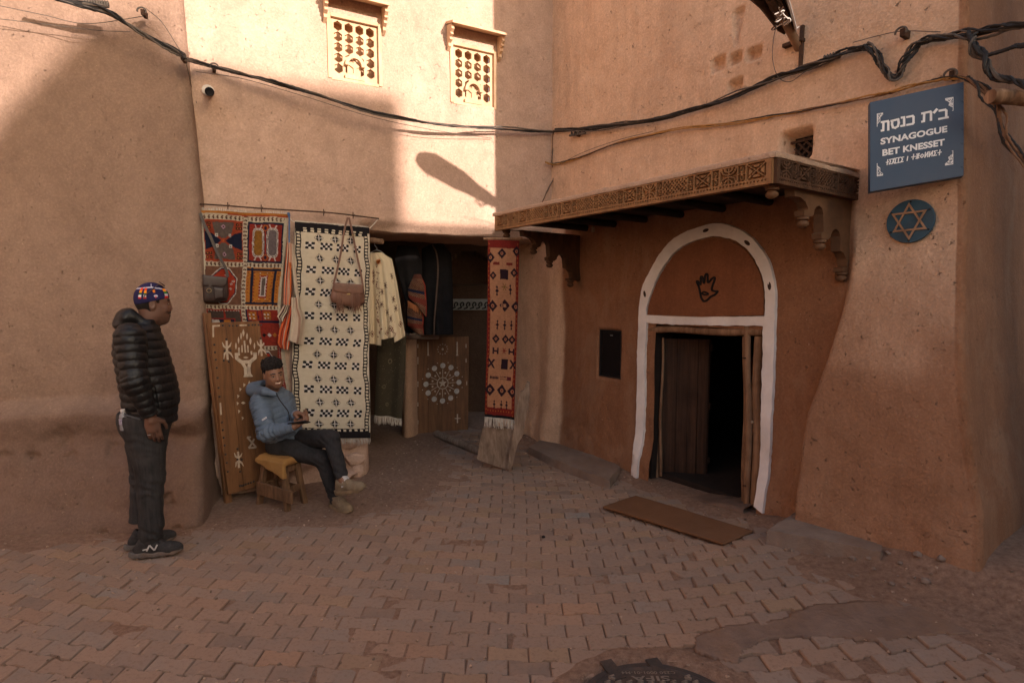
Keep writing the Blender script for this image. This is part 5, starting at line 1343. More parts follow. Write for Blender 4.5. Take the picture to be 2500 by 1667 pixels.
# rail above the rugs
P=crom(wall_pts([(488,498,W2,.09),(560,503,W2,.10),(640,509,W2,.10),(720,514,W2,.09),(800,519,W2,.09),(870,527,W2,.09),(925,534,W2,.08)]),8)
o=obj('iron_rail',MB().tube(P,.0065,7),mIron); tag(o,'thin rusty iron rail along the back house wall holding the rugs','rail')
for x,y in ((556,503),(638,509),(790,519),(862,526)):
    c=W2.P3(x,y,.09); o=obj('wire_tie',MB().tube([c+[0,0,.03],c+[0,0,-.03]],.004,5).tube([c+[-.008,-.008,.006],c+[.008,-.008,-.008],c+[.01,.004,.012]],.004,5),mIron); tag(o,'small wire tie on the iron rail '+{556:'above the left half of the colourful rug',638:'above the right half of the colourful rug',790:'above the middle of the cream rug',862:'beside the tan bag strap'}[x],'wire tie','wire ties on the rail')
# twine of the cream rug
for sp,l in (([(703,524),(712,538),(722,543)],'left'),([(922,536),(912,548),(902,558)],'right')):
    o=obj('cord',MB().tube(crom(wall_pts([(x,y,W2,.10) for x,y in sp]),6),.004,5),mFringe); tag(o,'pale cord tying the %s corner of the cream rug to the rail'%l,'cord')
P=crom(wall_pts([(704,520,W2,.10),(706,530,W2,.11),(706,560,W2,.11),(706,600,W2,.12)]),6); o=obj('blue_cord',MB().tube(P,[.012]*6+[.007]*(len(P)-6),6),simple('blue_yarn',(.07,.13,.25),.9)); tag(o,'frayed blue cord holding the striped bags','cord')
# ---------------------------------------------------------------- leather bags
def W2P(x,y,o): return W2.P3(x,y,o)
mLea=simple('tan_leather',(.20,.092,.055),.5,.3,7,.5,40,.003,c2=(.11,.05,.032),spec=.4); mLeaD=simple('dark_leather',(.045,.026,.022),.45,.3,7,.3,60,.002,spec=.4)
def c4p(x,y): return (470+x*.2679,480+y*.2679)
def pouch(poly,o0_,th,bulge,name,mat,par,n=14):
    """puffed pouch: outline in crop-4 pixels on the wall plane, domed outwards"""
    P=resample([c4p(*q) for q in poly+[poly[0]]],44)[:-1]; c=P.mean(0); N=len(P); V=[];f=[]
    rings=[(1.,0),(1.0,.45),(.96,.8),(.85,.97),(.6,1.05),(.3,1.08),(.02,1.08)]
    for k,h in rings:
        Q=c+(P-c)*k; V.append(np.array([W2P(q[0],q[1],o0_+th*h) for q in Q]))
    for k in range(len(rings)-1):
        for i in range(N): f.append((k*N+i,k*N+(i+1)%N,(k+1)*N+(i+1)%N,(k+1)*N+i))
    f.append(tuple(range(N)))
    return obj(name,MB().add(np.vstack(V),f),mat,par,angle=60)
def strap(pts,o,w,name,mat,par,th=.003):
    P=crom([W2P(*c4p(*q),o if len(q)<3 else q[2]) for q in [p[:2] for p in pts]],8); m=MB(); sd=W2.d
    t=np.gradient(P,axis=0); t/=np.linalg.norm(t,axis=1)[:,None]; s=np.cross(t,W2.n); s/=np.linalg.norm(s,axis=1)[:,None]
    n=len(P); V=np.vstack([P-s*w/2,P+s*w/2,P+s*w/2+W2.n*th,P-s*w/2+W2.n*th]); f=[(k*n+i,k*n+i+1,((k+1)%4)*n+i+1,((k+1)%4)*n+i) for k in range(4) for i in range(n-1)]
    return obj(name,m.add(V,f),mat,par,smooth=False)
bag=thing('leather_bag','tan leather shoulder bag with long fringes hanging over the cream rug','bag',tuple(W2P(*c4p(1415,800),.13)),'leather bags hung on the rail')
pouch([(1285,790),(1560,800),(1572,960),(1545,990),(1400,1000),(1270,965),(1252,920)],.125,.055,.02,'body',mLea,bag)
fl=pouch([(1287,782),(1560,802),(1563,885),(1420,888),(1285,862)],.18,.012,.0,'flap',mLea,bag)
strap([(1285,800),(1305,720),(1350,520),(1385,300),(1415,190)],.15,.017,'strap',mLea,bag); strap([(1555,830),(1530,680),(1490,500),(1455,320),(1425,190)],.15,.017,'strap',mLea,bag)
obj('clasp',MB().lathe(W2P(*c4p(1423,862),.195),[(.018,0),(.016,.004),(.006,.006)],14,ax=W2.n),mLea,bag)
obj('buckle',MB().box(-.014,.014,0,.008,-.005,.005,lambda v:W2P(*c4p(1420,888),.195)+v[:,0,None]*W2.d+v[:,1,None]*W2.n+v[:,2,None]*np.array([0,0,1.])),simple('brass',(.45,.32,.14),.35,.2,metal=.7),bag)
obj('buckle',MB().tube([W2P(*c4p(1455,345),.158),W2P(*c4p(1478,345),.158),W2P(*c4p(1480,360),.158),W2P(*c4p(1458,360),.158),W2P(*c4p(1455,345),.158)],.003,5),simple('brass2',(.45,.32,.14),.35,.2,metal=.7),bag)
rs=np.random.RandomState(3)
for (x0,x1) in ((1312,1375),(1455,1530)):
    m=MB()
    for k in range(30):
        x=rs.uniform(x0,x1); y1=rs.uniform(1010,1070); a=W2P(*c4p(x,880),.195); b=W2P(*c4p(x+rs.normal(0,9),980),.20+rs.rand()*.01); c=W2P(*c4p(x+rs.normal(0,18),y1),.19)
        m.tube([a,b,c],[.003,.003,.0018],4)
    obj('fringe',m,mLea,bag)
bag2=thing('leather_bag','dark brown leather satchel hanging over the colourful rug beside the left house corner','bag',tuple(W2P(*c4p(210,850),.13)),'leather bags hung on the rail')
pouch([(90,715),(320,735),(330,900),(315,945),(220,965),(100,960)],.10,.055,0,'body',mLeaD,bag2)
pouch([(90,712),(322,735),(322,800),(280,825),(95,815)],.155,.012,0,'flap',mLeaD,bag2)
pouch([(185,820),(285,832),(292,925),(200,940)],.155,.02,0,'front_pocket',mLeaD,bag2)
strap([(70,150),(110,260),(160,360),(230,520),(300,650),(322,735)],.13,.022,'strap',mLeaD,bag2); strap([(160,750),(160,800),(150,860)],.172,.018,'closing_strap',mLeaD,bag2)
obj('buckle',MB().tube([W2P(*c4p(150+22*math.cos(a),855+18*math.sin(a)),.185) for a in np.linspace(0,6.4,12)],.003,5),simple('dull_brass',(.25,.17,.09),.4,.2,metal=.7),bag2)
# ---------------------------------------------------------------- striped woven bags bunch
sb=thing('striped_bags','bunch of orange and cream striped woven bags hanging between the two rugs','bag',tuple(W2P(*c4p(890,1100),.14)))
def stripy(cols,f):
    cols=[lin(c) for c in cols]
    def pt(U,V):
        k=((U*f)%1*len(cols)).astype(int); return np.array(cols)[np.clip(k,0,len(cols)-1)]
    return pt
def draped(name,ledge,redge,off,cols,f,par,amp=.02,fr=3,nu=40,nv=60,ph=0):
    L_=[c4p(*q) for q in ledge];R_=[c4p(*q) for q in redge]
    m,P=bilin_cloth(name,L_,R_,W2,off,stripy(cols,f),nu,nv,lambda U,V:amp*np.sin(U*math.pi)+amp*.5*np.sin(U*fr*6.28+ph+V*2))
    return obj(name,m,mRug,par,solid=.006,angle=180)
OR=(196,92,52);CR=(188,170,148);DK=(60,32,30);PK_=(190,130,100);RS=(160,58,38)
draped('orange_bag',[(870,990),(830,1100),(790,1220),(775,1330),(800,1380)],[(915,1000),(912,1100),(905,1200),(880,1330),(870,1395)],.13,[OR,OR,RS,DK,OR,RS,CR],2.2,sb,.03,2)
draped('cream_bag',[(900,920),(900,1050),(890,1200),(875,1310)],[(975,920),(985,1020),(1028,1110),(1020,1250),(1000,1355)],.16,[CR,CR,CR,CR,(150,120,100),CR],1.3,sb,.03,1.5,ph=1)
draped('patterned_bag',[(835,990),(800,1050),(772,1090),(800,1130)],[(880,990),(870,1050),(840,1100),(820,1140)],.17,[CR,DK,CR,(70,80,70)],1.5,sb,.02,1)
draped('handle',[(865,420),(850,600),(835,800),(830,980)],[(888,430),(880,600),(865,800),(862,990)],.12,[OR,CR,DK,RS],1.5,sb,.008,1,14)
draped('handle',[(880,420),(876,620),(866,820),(868,990)],[(906,430),(905,620),(885,820),(890,1000)],.14,[PK_,CR,PK_],2,sb,.008,1,14)
draped('handle',[(900,430),(905,620),(925,820),(945,930)],[(918,435),(935,620),(955,820),(972,925)],.13,[CR,CR,(170,150,130)],1,sb,.008,1,14)
draped('handle',[(882,600),(888,700),(890,850),(880,985)],[(898,600),(902,700),(905,850),(896,990)],.155,[(190,100,50),(190,100,50),DK],1,sb,.006,1,10)
# ---------------------------------------------------------------- cream embroidered poncho on a hanger
def c5p(x,y): return (860+x*.3953,540+y*.3953)
PP=Plane(tuple(aty(940,700,5.62)[:2]),(.985,.17),(.17,-.985))
mPon=simple('cream_wool',(.5,.5,.5),.95,.15,12,.5,160,.002,attr=True)
def pat_pon(U,V):
    c=Cv(U,V,lin((206,186,152))); rs=np.random.RandomState(8); E=lin((96,44,34))
    for k in range(46):
        x=rs.choice([.28,.30,.33,.36])+rs.normal(0,.02); y=rs.uniform(.16,.93); c.dia(x,y,.022,.010,E)
    for (x,y) in ((.18,.24),(.18,.34),(.20,.28),(.92,.86),(.62,.90),(.52,.94),(.10,.90),(.70,.93)):
        c.dia(x,y,.07,.035,E); c.dia(x,y,.052,.026,lin((206,186,152))); c.dia(x,y,.03,.015,E)
    for (x,y) in ((.60,.42),(.80,.58),(.58,.72),(.84,.68),(.42,.62),(.66,.80),(.86,.33),(.46,.48)):
        for s in (-1,0,1): c.put((abs((U-x)-s*(V-y)*1.3)<.008)&(abs(V-y)<.035),lin((84,58,48)))
        c.put((abs(V-y)<.004)&(abs(U-x)<.05),lin((84,58,48)))
    for k in range(90): c.dia(rs.uniform(.1,.98),rs.uniform(.25,.97),.008,.004,lin((150,110,80)))
    return c.C
Lg=[c5p(*q) for q in [(112,195),(104,260),(102,400),(102,560),(100,732)]];Rg=[c5p(*q) for q in [(180,195),(245,235),(280,400),(305,560),(328,690)]]
def wp(U,V): return .045*np.sin(U*math.pi)*(.4+V)+.022*V*np.sin(U*19+1)+.012*V*np.sin(U*33)
m,P=bilin_cloth('poncho',Lg,Rg,PP,0,pat_pon,120,200,wp)
# ragged hem: the middle hangs lower
pv=np.vstack(m.v); 
pon=thing('embroidered_poncho','cream embroidered poncho with orange pompom on a hanger at the passage mouth','poncho',tuple(PP.P3(*c5p(210,460))))
g=pv.reshape(120,200,3); uu=np.linspace(0,1,120)[:,None]; vv=np.linspace(0,1,200)[None]
g[...,2]-= (.05*np.sin(uu*math.pi)+.03*np.sign(np.sin(uu*9))*1.0)*vv**3*1.
m.v=[g.reshape(-1,3)]
obj('cloth',m,mPon,pon,solid=.006,angle=180)
rs=np.random.RandomState(5); m=MB(); c=PP.P3(*c5p(162,248),.05)
for k in range(90): d=unit(rs.normal(size=3)); d=d if np.dot(d,PP.n)>-.2 else -d; m.tube([c,c+d*.03*rs.uniform(.7,1.1)],[.003,.001],3)
obj('pompom',m,simple('orange_yarn',(.50,.15,.03),.9),pon)
H=[(100,205),(122,190),(150,180),(178,188),(200,208)]; P=crom([PP.P3(*c5p(*q),.0) for q in H],6); mWire=simple('hanger_wire',(.45,.45,.45),.4,.1,metal=.6)
m=MB().tube(P,.004,5); P=crom([PP.P3(*c5p(*q),.0) for q in [(150,180),(152,165),(140,150),(138,130),(148,124),(156,132)]],6); m.tube(P,.0035,5); obj('hanger',m,mWire,pon)
# timber stub that carries it
a=PP.P3(*c5p(60,128),.0); b=PP.P3(*c5p(188,126),.12); o=obj('timber_stub',rough_log(a,b,.028,.026,5),mLog); tag(o,'short timber stub poking out under the bridge and holding the poncho','timber')
# ---------------------------------------------------------------- dark green carpet below the poncho
PG=Plane(tuple(aty(950,900,6.1)[:2]),(.985,.17),(.17,-.985))
def pat_g(U,V):
    c=Cv(U,V,lin((66,58,44))); rs=np.random.RandomState(2)
    for k in range(120): c.dia(rs.rand(),rs.rand(),.012,.006,lin((104,92,70)))
    for (x,y,s) in ((.45,.3,1),(.28,.62,.8),(.42,.85,.8)):
        for k in range(8):
            t=k*math.pi/4; c.dia(x+.06*s*math.cos(t),y+.025*s*math.sin(t),.02*s,.009*s,lin((120,108,84)))
    return c.C
m,P=bilin_cloth('g',[c5p(*q) for q in [(155,735),(152,900),(145,1050),(138,1195)]],[c5p(*q) for q in [(332,700),(328,900),(318,1060),(305,1215)]],PG,0,pat_g,60,160,lambda U,V:.03*np.sin(U*9)*(.5+V*.5))
g_=thing('green_carpet','dark green carpet with pale fringe hanging below the poncho','rug',tuple(P[0,0]),'rugs and textiles for sale')
obj('weave',m,mRug,g_,solid=.010,angle=180); obj('fringe',fringe(P[:,-1],(0,0,-1),44,.09,.0045,4),mFringe,g_)
# ---------------------------------------------------------------- dark robes in the passage
mRobe=simple('black_wool_robe',(.018,.015,.015),.95,.3,10,.4); mTrim=simple('robe_trim',(.16,.10,.07),.8,.3)
def robe(name,lab,pts_l,pts_r,D_,amp,ph,trim):
    pl=Plane(tuple(aty(1050,700,D_)[:2]),(.985,.17),(.17,-.985))
    m,P=bilin_cloth(name,[c5p(*q) for q in pts_l],[c5p(*q) for q in pts_r],pl,0,lambda U,V:np.tile(np.array(lin((24,20,20))),U.shape+(1,)),60,90,lambda U,V:amp*np.sin(U*math.pi)+amp*.4*np.sin(U*16+ph)*V)
    r=thing(name,lab,'robe',tuple(P[30,0]),'dark robes hung in the passage'); obj('cloth',m,mRobe,r,solid=.008,angle=180)
    if trim: obj('trim',MB().tube(crom([pl.P3(*c5p(*q),amp+.03) for q in trim],8),.010,6),mTrim,r)
robe('black_robe','black hooded robe with a braided front hanging in the dark passage',[(500,140),(430,170),(425,400),(440,700)],[(560,140),(610,200),(620,400),(622,700)],6.6,.07,0,[(495,145),(520,200),(530,300),(520,450),(508,600),(505,700)])
robe('black_robe','narrow black robe beside the poncho in the passage mouth',[(280,150),(262,240),(330,500),(335,690)],[(400,160),(430,250),(430,450),(425,690)],6.35,.05,1,None)
# folded patterned blanket
PF=Plane(tuple(aty(1020,780,6.05)[:2]),(.985,.17),(.17,-.985))
def pat_f(U,V):
    c=Cv(U,V,lin((112,66,34))); 
    for k in range(9): c.put(((V*7+U*3+k*.11)%1<.05),(lin((60,28,26)),lin((140,118,96)),NAVY)[k%3])
    c.put(U>.92,RED); c.rect(0,1,0,.12,lin((90,50,36))); c.rect(0,1,.62,.78,lin((104,44,32))); c.rect(.0,.9,.42,.5,NAVY)
    return c.C
bl=thing('folded_blanket','orange patterned blanket draped on the passage ledge beside the black robe','blanket',tuple(PF.P3(*c5p(400,560))))
m,P=bilin_cloth('f',[c5p(*q) for q in [(385,330),(345,420),(350,470),(400,520)]],[c5p(*q) for q in [(420,330),(450,400),(458,520),(455,590)]],PF,.04,pat_f,50,80,lambda U,V:.04*np.sin(U*3.1)+.02*np.sin(V*9)); obj('upper_fold',m,mRug,bl,solid=.012,angle=180)
m,P=bilin_cloth('f',[c5p(*q) for q in [(345,490),(340,560),(345,640),(395,690)]],[c5p(*q) for q in [(430,540),(440,600),(435,650),(440,700)]],PF,.0,pat_f,50,80,lambda U,V:.05*np.sin(U*3.1)); obj('lower_fold',m,mRug,bl,solid=.012,angle=180)
obj('fringe',fringe(P[:,0]+[0,-.03,.0],(0,0,-1),24,.07,.005,6),simple('orange_fringe',(.40,.14,.05),.9),bl)
# ledge and mud pier that the rosette panel leans on
m=MB(); a=onz(985,1065,0); b=onz(1012,1062,0)
def pier(u,z):
    t=u*math.pi; w=np.linalg.norm(b-a)*.5; c=(a+b)/2
    r=1+.12*sst(.35,0,z)+.05*fbm(u*4,z*3,seed=7)
    return np.stack([c[0]-w*1.25*np.cos(t)*r,c[1]+.12-.22*np.sin(t)*r+0*z,z],-1)
pr_=thing('mud_pier','short mud pier under the blanket ledge beside the rosette panel','pier',((a+b)/2)[:3])
obj('shaft',m.grid(pier,np.linspace(0,1,16),np.arange(-.03,1.22,.04)),mA3,pr_,angle=180)
lg=[aty(*c5p(335,712),6.45)];lg2=aty(*c5p(520,718),6.75)
rs=np.random.RandomState(6); m=MB(); A_=aty(*c5p(330,712),6.6);B_=aty(*c5p(530,716),6.85)
m.tube(np.linspace(A_,B_,12),[.030]*12,8); obj('ledge',m,simple('pale_ledge',(.30,.22,.17),.9),pr_)
m=MB()
for k in range(60):
    t=rs.rand(); c=A_+(B_-A_)*t+[0,-.02,.02]; m.tube([c,c+[rs.normal(0,.01),-.01,.03],c+[rs.normal(0,.015),-.02,.045]],.005,3)
obj('fringe',m,mFringe,pr_)
# ---------------------------------------------------------------- wooden panels with inlay
mPanel=wood('panel_wood',(.23,.108,.045),(.13,.058,.024),(22,22,1.4),.55,.4,.30)
mPanel2=wood('panel_wood_dark',(.22,.105,.045),(.12,.055,.026),(22,22,1.4),.6,.4,.4)
mBone=simple('bone_inlay',(.62,.49,.36),.5,.3,30,.3,90,.001); mBoneD=simple('silver_inlay',(.62,.56,.48),.45,.3,30,.3,90,.001)
mNail=simple('iron_stud',(.09,.065,.055),.5,.3,30,.2,metal=.5)
class Panel:
    """a board whose face passes through given 3-D corners; c(x,y) maps crop pixels to the face"""
    def __init__(s,P0,ex,up,crop):
        s.P0=P0;s.ex=unit(ex);s.up=unit(up);s.n=unit(np.cross(s.ex,s.up)); 
        if np.dot(s.n,CAM-P0)<0:s.n=-s.n
        s.crop=crop
    def ab(s,x,y):
        ox,oy,k=s.crop; q=onplane(ox+x*k,oy+y*k,s.P0,s.n)-s.P0; M=np.array([[1,s.ex@s.up],[s.ex@s.up,1]]); return np.linalg.solve(M,[q@s.ex,q@s.up])
    def w(s,a,b,t): 
        a,b,t=np.broadcast_arrays(np.asarray(a,float),np.asarray(b,float),np.asarray(t,float)); return s.P0+a[...,None]*s.ex+b[...,None]*s.up+t[...,None]*s.n
    def pts(s,L_,t=0): A=np.array([s.ab(*q) for q in L_]); return s.w(A[:,0],A[:,1],t)
    def prism(s,L_,t0,t1,m=None): 
        A=[tuple(s.ab(*q)) for q in L_]; return (m or MB()).prism(A,s.w,t0,t1)
    def stroke(s,L_,wd,t0,t1,m):
        A=np.array([s.ab(*q) for q in L_]); wd=np.broadcast_to(wd,(len(A),)); t=np.gradient(A,axis=0); t/=np.linalg.norm(t,axis=1)[:,None]; nn=np.column_stack([-t[:,1],t[:,0]])
        l=A+nn*wd[:,None]/2;r=A-nn*wd[:,None]/2; n=len(A); V=np.vstack([s.w(l[:,0],l[:,1],t0),s.w(r[:,0],r[:,1],t0),s.w(r[:,0],r[:,1],t1),s.w(l[:,0],l[:,1],t1)])
        f=[(k*n+i,k*n+i+1,((k+1)%4)*n+i+1,((k+1)%4)*n+i) for k in range(4) for i in range(n-1)]+[(0,n,2*n,3*n),(n-1,2*n-1,3*n-1,4*n-1)]
        m.add(V,f)
K6=(480,760,.3189)
BL_=onplane(557,1207,[0,4.50,0],[0,1,0]); TL_=onplane(509,788,[0,4.50,0],[0,1,0]); exd=np.array([.6,.8,0])
pn=Panel(BL_,exd,TL_-BL_,K6); hp=np.linalg.norm(TL_-BL_); wpn=.53
pan=thing('inlaid_panel','tall brown wooden door panel with a white inlaid hand leaning beside the seated man','wooden panel',tuple(onz(553,1238,0)),'inlaid wooden panels for sale')
m=MB(); bw=wpn/4
for k in range(4): m.box(k*bw+.001,(k+1)*bw-.001,-.032,.0+.0008*(k%2),0,hp,lambda v:pn.w(v[:,0],v[:,2],v[:,1]))
obj('board',m,mPanel,pan,bevel=.002,angle=30)
bk=Panel(BL_-pn.n*.055,exd,TL_-BL_,K6)
m=MB().box(-.004,.05,-.03,.008,-.09,hp+.08,lambda v:bk.w(v[:,0],v[:,2],v[:,1])); obj('rear_frame',m,mPanel2,pan,bevel=.003)
m=MB().box(.052,wpn,-.03,.0,.02,hp-.03,lambda v:bk.w(v[:,0],v[:,2],v[:,1])); obj('rear_board',m,mPanel2,pan)
def stud(p,x,y,par,r=.0095,mat=None):
    a,b=p.ab(x,y); obj('stud',MB().lathe(p.w(a,b,0),[(r,0),(r*.9,.004),(r*.5,.008),(r*.1,.009)],8,ax=p.n),mat or mNail,par)
for x,y in [(200,108),(252,110),(278,110),(308,110),(400,106),(428,104),(448,104),(475,104),(494,104),(135,255),(141,313),(147,371),(154,432),(161,509),(168,585),(175,652),(195,848),(201,907),(207,966),(214,1025),(221,1094),(230,1158),(239,1226),(568,222),(575,271),(332,1335),(347,1334),(362,1329),(378,1322),(396,1316),(416,1309),(436,1300),(228,213),(214,302),(259,298),(246,384),(208,376),(490,205),(313,1052),(313,1132),(346,1132),(334,1225)]: stud(pn,x,y,pan)
T1=.0035
def leafshape(x,y,w,h): return [(x,y-h),(x+w*.7,y-h*.45),(x+w,y),(x+w*.7,y+h*.45),(x,y+h),(x-w*.7,y+h*.45),(x-w,y),(x-w*.7,y-h*.45)]
inl=[]
m=MB()
for (x,y,w,h) in ((357,165,8,29),(339,190,6,28),(385,192,7,28),(320,222,6,28),(411,228,8,28),(300,265,6,28),(442,265,6,26)): pn.prism(leafshape(x,y,w,h),0,T1,m)
for q in ([(316,278),(328,276),(331,337),(319,339)],[(341,260),(350,258),(352,313),(343,315)],[(359,225),(370,223),(378,315),(367,317)],[(385,260),(395,259),(399,313),(390,314)],[(411,305),(424,304),(427,331),(415,332)]): pn.prism(q,0,T1,m)
pn.prism(leafshape(376,353,20,9),0,T1,m); pn.stroke([(304,318),(306,360),(340,385),(352,388),(400,386),(410,384),(446,355),(447,314)],.030,0,T1,m); pn.stroke([(345,388),(372,430),(376,482)],.026,0,T1*1.1,m);pn.stroke([(408,386),(398,430),(402,482)],.026,0,T1*1.2,m); pn.prism([(368,478),(414,476),(428,494),(426,500),(358,503),(360,494)],0,T1*1.3,m)
obj('hand_inlay',m,mBone,pan,smooth=False).__setitem__('label','white hand-shaped inlay')
def figure(x,y,s,vx=1.):
    m=MB(); pn.stroke([(x-2,y-68*s),(x,y),(x+6,y+78*s)],.016,0,T1,m)
    pn.stroke([(x-36*s,y-56*s),(x-24*s,y-25*s),(x,y-10*s),(x+22*s,y-28*s),(x+34*s,y-56*s)],[.003,.014,.018,.014,.003],0,T1*1.1,m)
    pn.stroke([(x-24*s,y+72*s),(x-18*s,y+32*s),(x+2,y+14*s),(x+30*s,y+32*s),(x+48*s,y+64*s)],[.003,.014,.018,.014,.003],0,T1*1.2,m)
    obj('figure_inlay',m,mBone,pan,smooth=False)
figure(231,292,1.);figure(492,275,.85);figure(318,1130,.85)
m=MB()
for q in ([(120,106),(176,103),(176,116),(132,118),(132,196),(121,198)],[(513,101),(566,100),(569,187),(561,186),(558,112),(513,112)],[(328,101),(381,101),(381,111),(328,113)],[(175,700),(186,698),(192,790),(180,792)]): pn.prism(q,0,T1,m)
for (x,y) in ((402,543),(365,563),(335,597),(318,650),(314,705),(325,765),(352,818)): pn.prism([(x-8,y-14),(x+9,y-4),(x-6,y+15)] if x<390 else [(x,y-14),(x+9,y+10),(x-9,y+12)],0,T1,m)
pn.prism(leafshape(356,700,17,10),0,T1,m)
for q in ([(386,962),(420,1000),(455,1040)],[(440,975),(415,1020),(398,1045)],[(386,962),(415,962)],[(398,1045),(455,1040)]): pn.stroke(q,.014,0,T1*1.1,m)
o=obj('corner_inlays',m,mBone,pan,smooth=False); o['kind']='stuff'
# rosette panel in the passage
K5=(860,540,.3953); BLr=onz(1012,1062,-.01); BRr=onz(1143,1050,-.01)
TLr=onplane(1014,825,BLr+np.array([0,.10,0]),[0,1,0]); pr2=Panel(BLr,BRr-BLr,TLr-BLr,K5); hr=np.linalg.norm(TLr-BLr); wr=np.linalg.norm(BRr-BLr)
ros=thing('rosette_panel','dark wooden panel with a white star and circle rosette leaning at the passage side','wooden panel',tuple(BLr),'inlaid wooden panels for sale')
m=MB(); bw=wr/4
for k in range(4): m.box(k*bw+.001,(k+1)*bw-.001,-.03,.0008*(k%2),0,hr,lambda v:pr2.w(v[:,0],v[:,2],v[:,1]))
obj('board',m,mPanel2,ros,bevel=.002)
a0,b0=pr2.ab(558,1000); R0=abs(pr2.ab(645,1000)[0]-a0)*1.18
def disc(a,b,r,n=16): return [(a+r*math.cos(t),b+r*math.sin(t)) for t in np.linspace(0,6.2832,n,endpoint=False)]
for k in range(12):
    t=R(90+30*k); obj('disc_inlay',MB().prism(disc(a0+R0*.98*math.cos(t),b0+R0*1.02*math.sin(t),R0*.155),pr2.w,0,T1),mBoneD,ros,smooth=False)
m=MB()
for k in range(12):
    t=R(90+30*k); c_,s_=math.cos(t),math.sin(t); w_=.0035
    m.prism([(a0+R0*.36*c_-w_*s_,b0+R0*.36*s_+w_*c_),(a0+R0*.80*c_-w_*s_,b0+R0*.80*s_+w_*c_),(a0+R0*.80*c_+w_*s_,b0+R0*.80*s_-w_*c_),(a0+R0*.36*c_+w_*s_,b0+R0*.36*s_-w_*c_)],pr2.w,0,T1)
    t2=t+R(15); m.prism(disc(a0+R0*.62*math.cos(t2),b0+R0*.62*math.sin(t2),R0*.055,10),pr2.w,0,T1); m.prism(disc(a0+R0*1.22*math.cos(t2),b0+R0*1.22*math.sin(t2),R0*.03,8),pr2.w,0,T1)
o=obj('spoke_inlays',m,mBone,ros,smooth=False); o['kind']='stuff'
m=MB(); n=40; V=[]
for r_,t_ in ((R0*.30,0),(R0*.35,0),(R0*.35,T1),(R0*.30,T1)):
    A=np.array(disc(a0,b0,r_,n)); V.append(pr2.w(A[:,0],A[:,1],t_))
m.add(np.vstack(V),[(k*n+i,k*n+(i+1)%n,((k+1)%4)*n+(i+1)%n,((k+1)%4)*n+i) for k in range(4) for i in range(n)]); obj('ring_inlay',m,mBone,ros,smooth=False)
A=[]; 
for k in range(10): t=R(90+36*k); r_=R0*(.27 if k%2==0 else .11); A.append((a0+r_*math.cos(t),b0+r_*math.sin(t)))
obj('star_inlay',MB().prism(A,pr2.w,0,T1*1.3),mBone,ros,smooth=False)
a1,b1=pr2.ab(558,790); m=MB()
for k in range(12): t=R(30*k); m.prism([(a1+.058*math.cos(t-.12),b1+.058*math.sin(t-.12)),(a1+.058*math.cos(t+.12),b1+.058*math.sin(t+.12)),(a1+.074*math.cos(t),b1+.074*math.sin(t))],pr2.w,0,T1)
m.prism(disc(a1,b1,.014,10),pr2.w,0,T1); m.prism([tuple(pr2.ab(*q)) for q in [(464,745),(471,745),(472,822),(476,830),(461,830),(465,822)]],pr2.w,0,T1); m.prism([tuple(pr2.ab(*q)) for q in [(644,745),(651,745),(652,822),(656,830),(639,830),(644,822)]],pr2.w,0,T1)
for y in (770,850,870,1000,1010,1130,1240): m.prism([tuple(pr2.ab(*q)) for q in [(402,y-12),(408,y-12),(408,y+12),(402,y+12)]],pr2.w,0,T1)
for (x,y) in ((700,770),(700,860),(704,1000)): m.prism([tuple(pr2.ab(*q)) for q in [(x,y-12),(x+5,y-12),(x+5,y+12),(x,y+12)]],pr2.w,0,T1)
m.prism([tuple(pr2.ab(*q)) for q in [(646,1190),(653,1190),(653,1245),(646,1245)]],pr2.w,0,T1); m.prism([tuple(pr2.ab(*q)) for q in [(632,1214),(668,1213),(668,1219),(632,1220)]],pr2.w,0.0005,T1*1.1)
o=obj('small_inlays',m,mBone,ros,smooth=False); o['kind']='stuff'
# ---------------------------------------------------------------- grey planks at the foot of the kilim
def board(name,lab,px,D0,lean,th,seed,grp):
    P=[]; zb=0
    for (x,y) in px: P.append(onplane(860+x*.3953,540+y*.3953,[0,D0,0],unit([0.12,1,lean])))
    P=np.array(P); n=unit([0.12,1,lean]); ctr=P.mean(0); 
    up=unit(np.array([0,0,1.])-n*n[2]); ex_=np.cross(up,n)
    A=[((p-ctr)@ex_,(p-ctr)@up) for p in P]; A=[tuple(q) for q in resample(A+[A[0]],60)[:-1]+np.random.normal(0,.0015,(59,2))]
    m=MB().prism(A,lambda a,b,t:ctr+a[:,None]*ex_+b[:,None]*up+t[:,None]*n,-th,0)
    o=obj(name,m,mPlank,bevel=.003,angle=40); tag(o,lab,'plank',grp); return o
board('weathered_plank','wide grey weathered plank standing under the kilim fringe',[(812,1262),(1000,1270),(1010,1330),(985,1420),(978,1522),(780,1455),(785,1400)],5.50,.25,.05,1,'grey planks under the kilim')
board('weathered_plank','tall curved driftwood-like plank leaning right of the kilim',[(1040,1050),(1065,1040),(1080,990),(1090,985),(1096,1010),(1092,1110),(1050,1320),(1020,1370),(985,1520),(960,1518),(985,1380),(1005,1250)],5.42,.16,.04,2,'grey planks under the kilim')
# threshold timber in the passage
a=onz(1065,1058,.04);b=onz(1185,1108,.03); o=obj('threshold_timber',rough_log(a,b,.045,.05,12),mPlank); tag(o,'old timber threshold lying across the passage floor','timber')
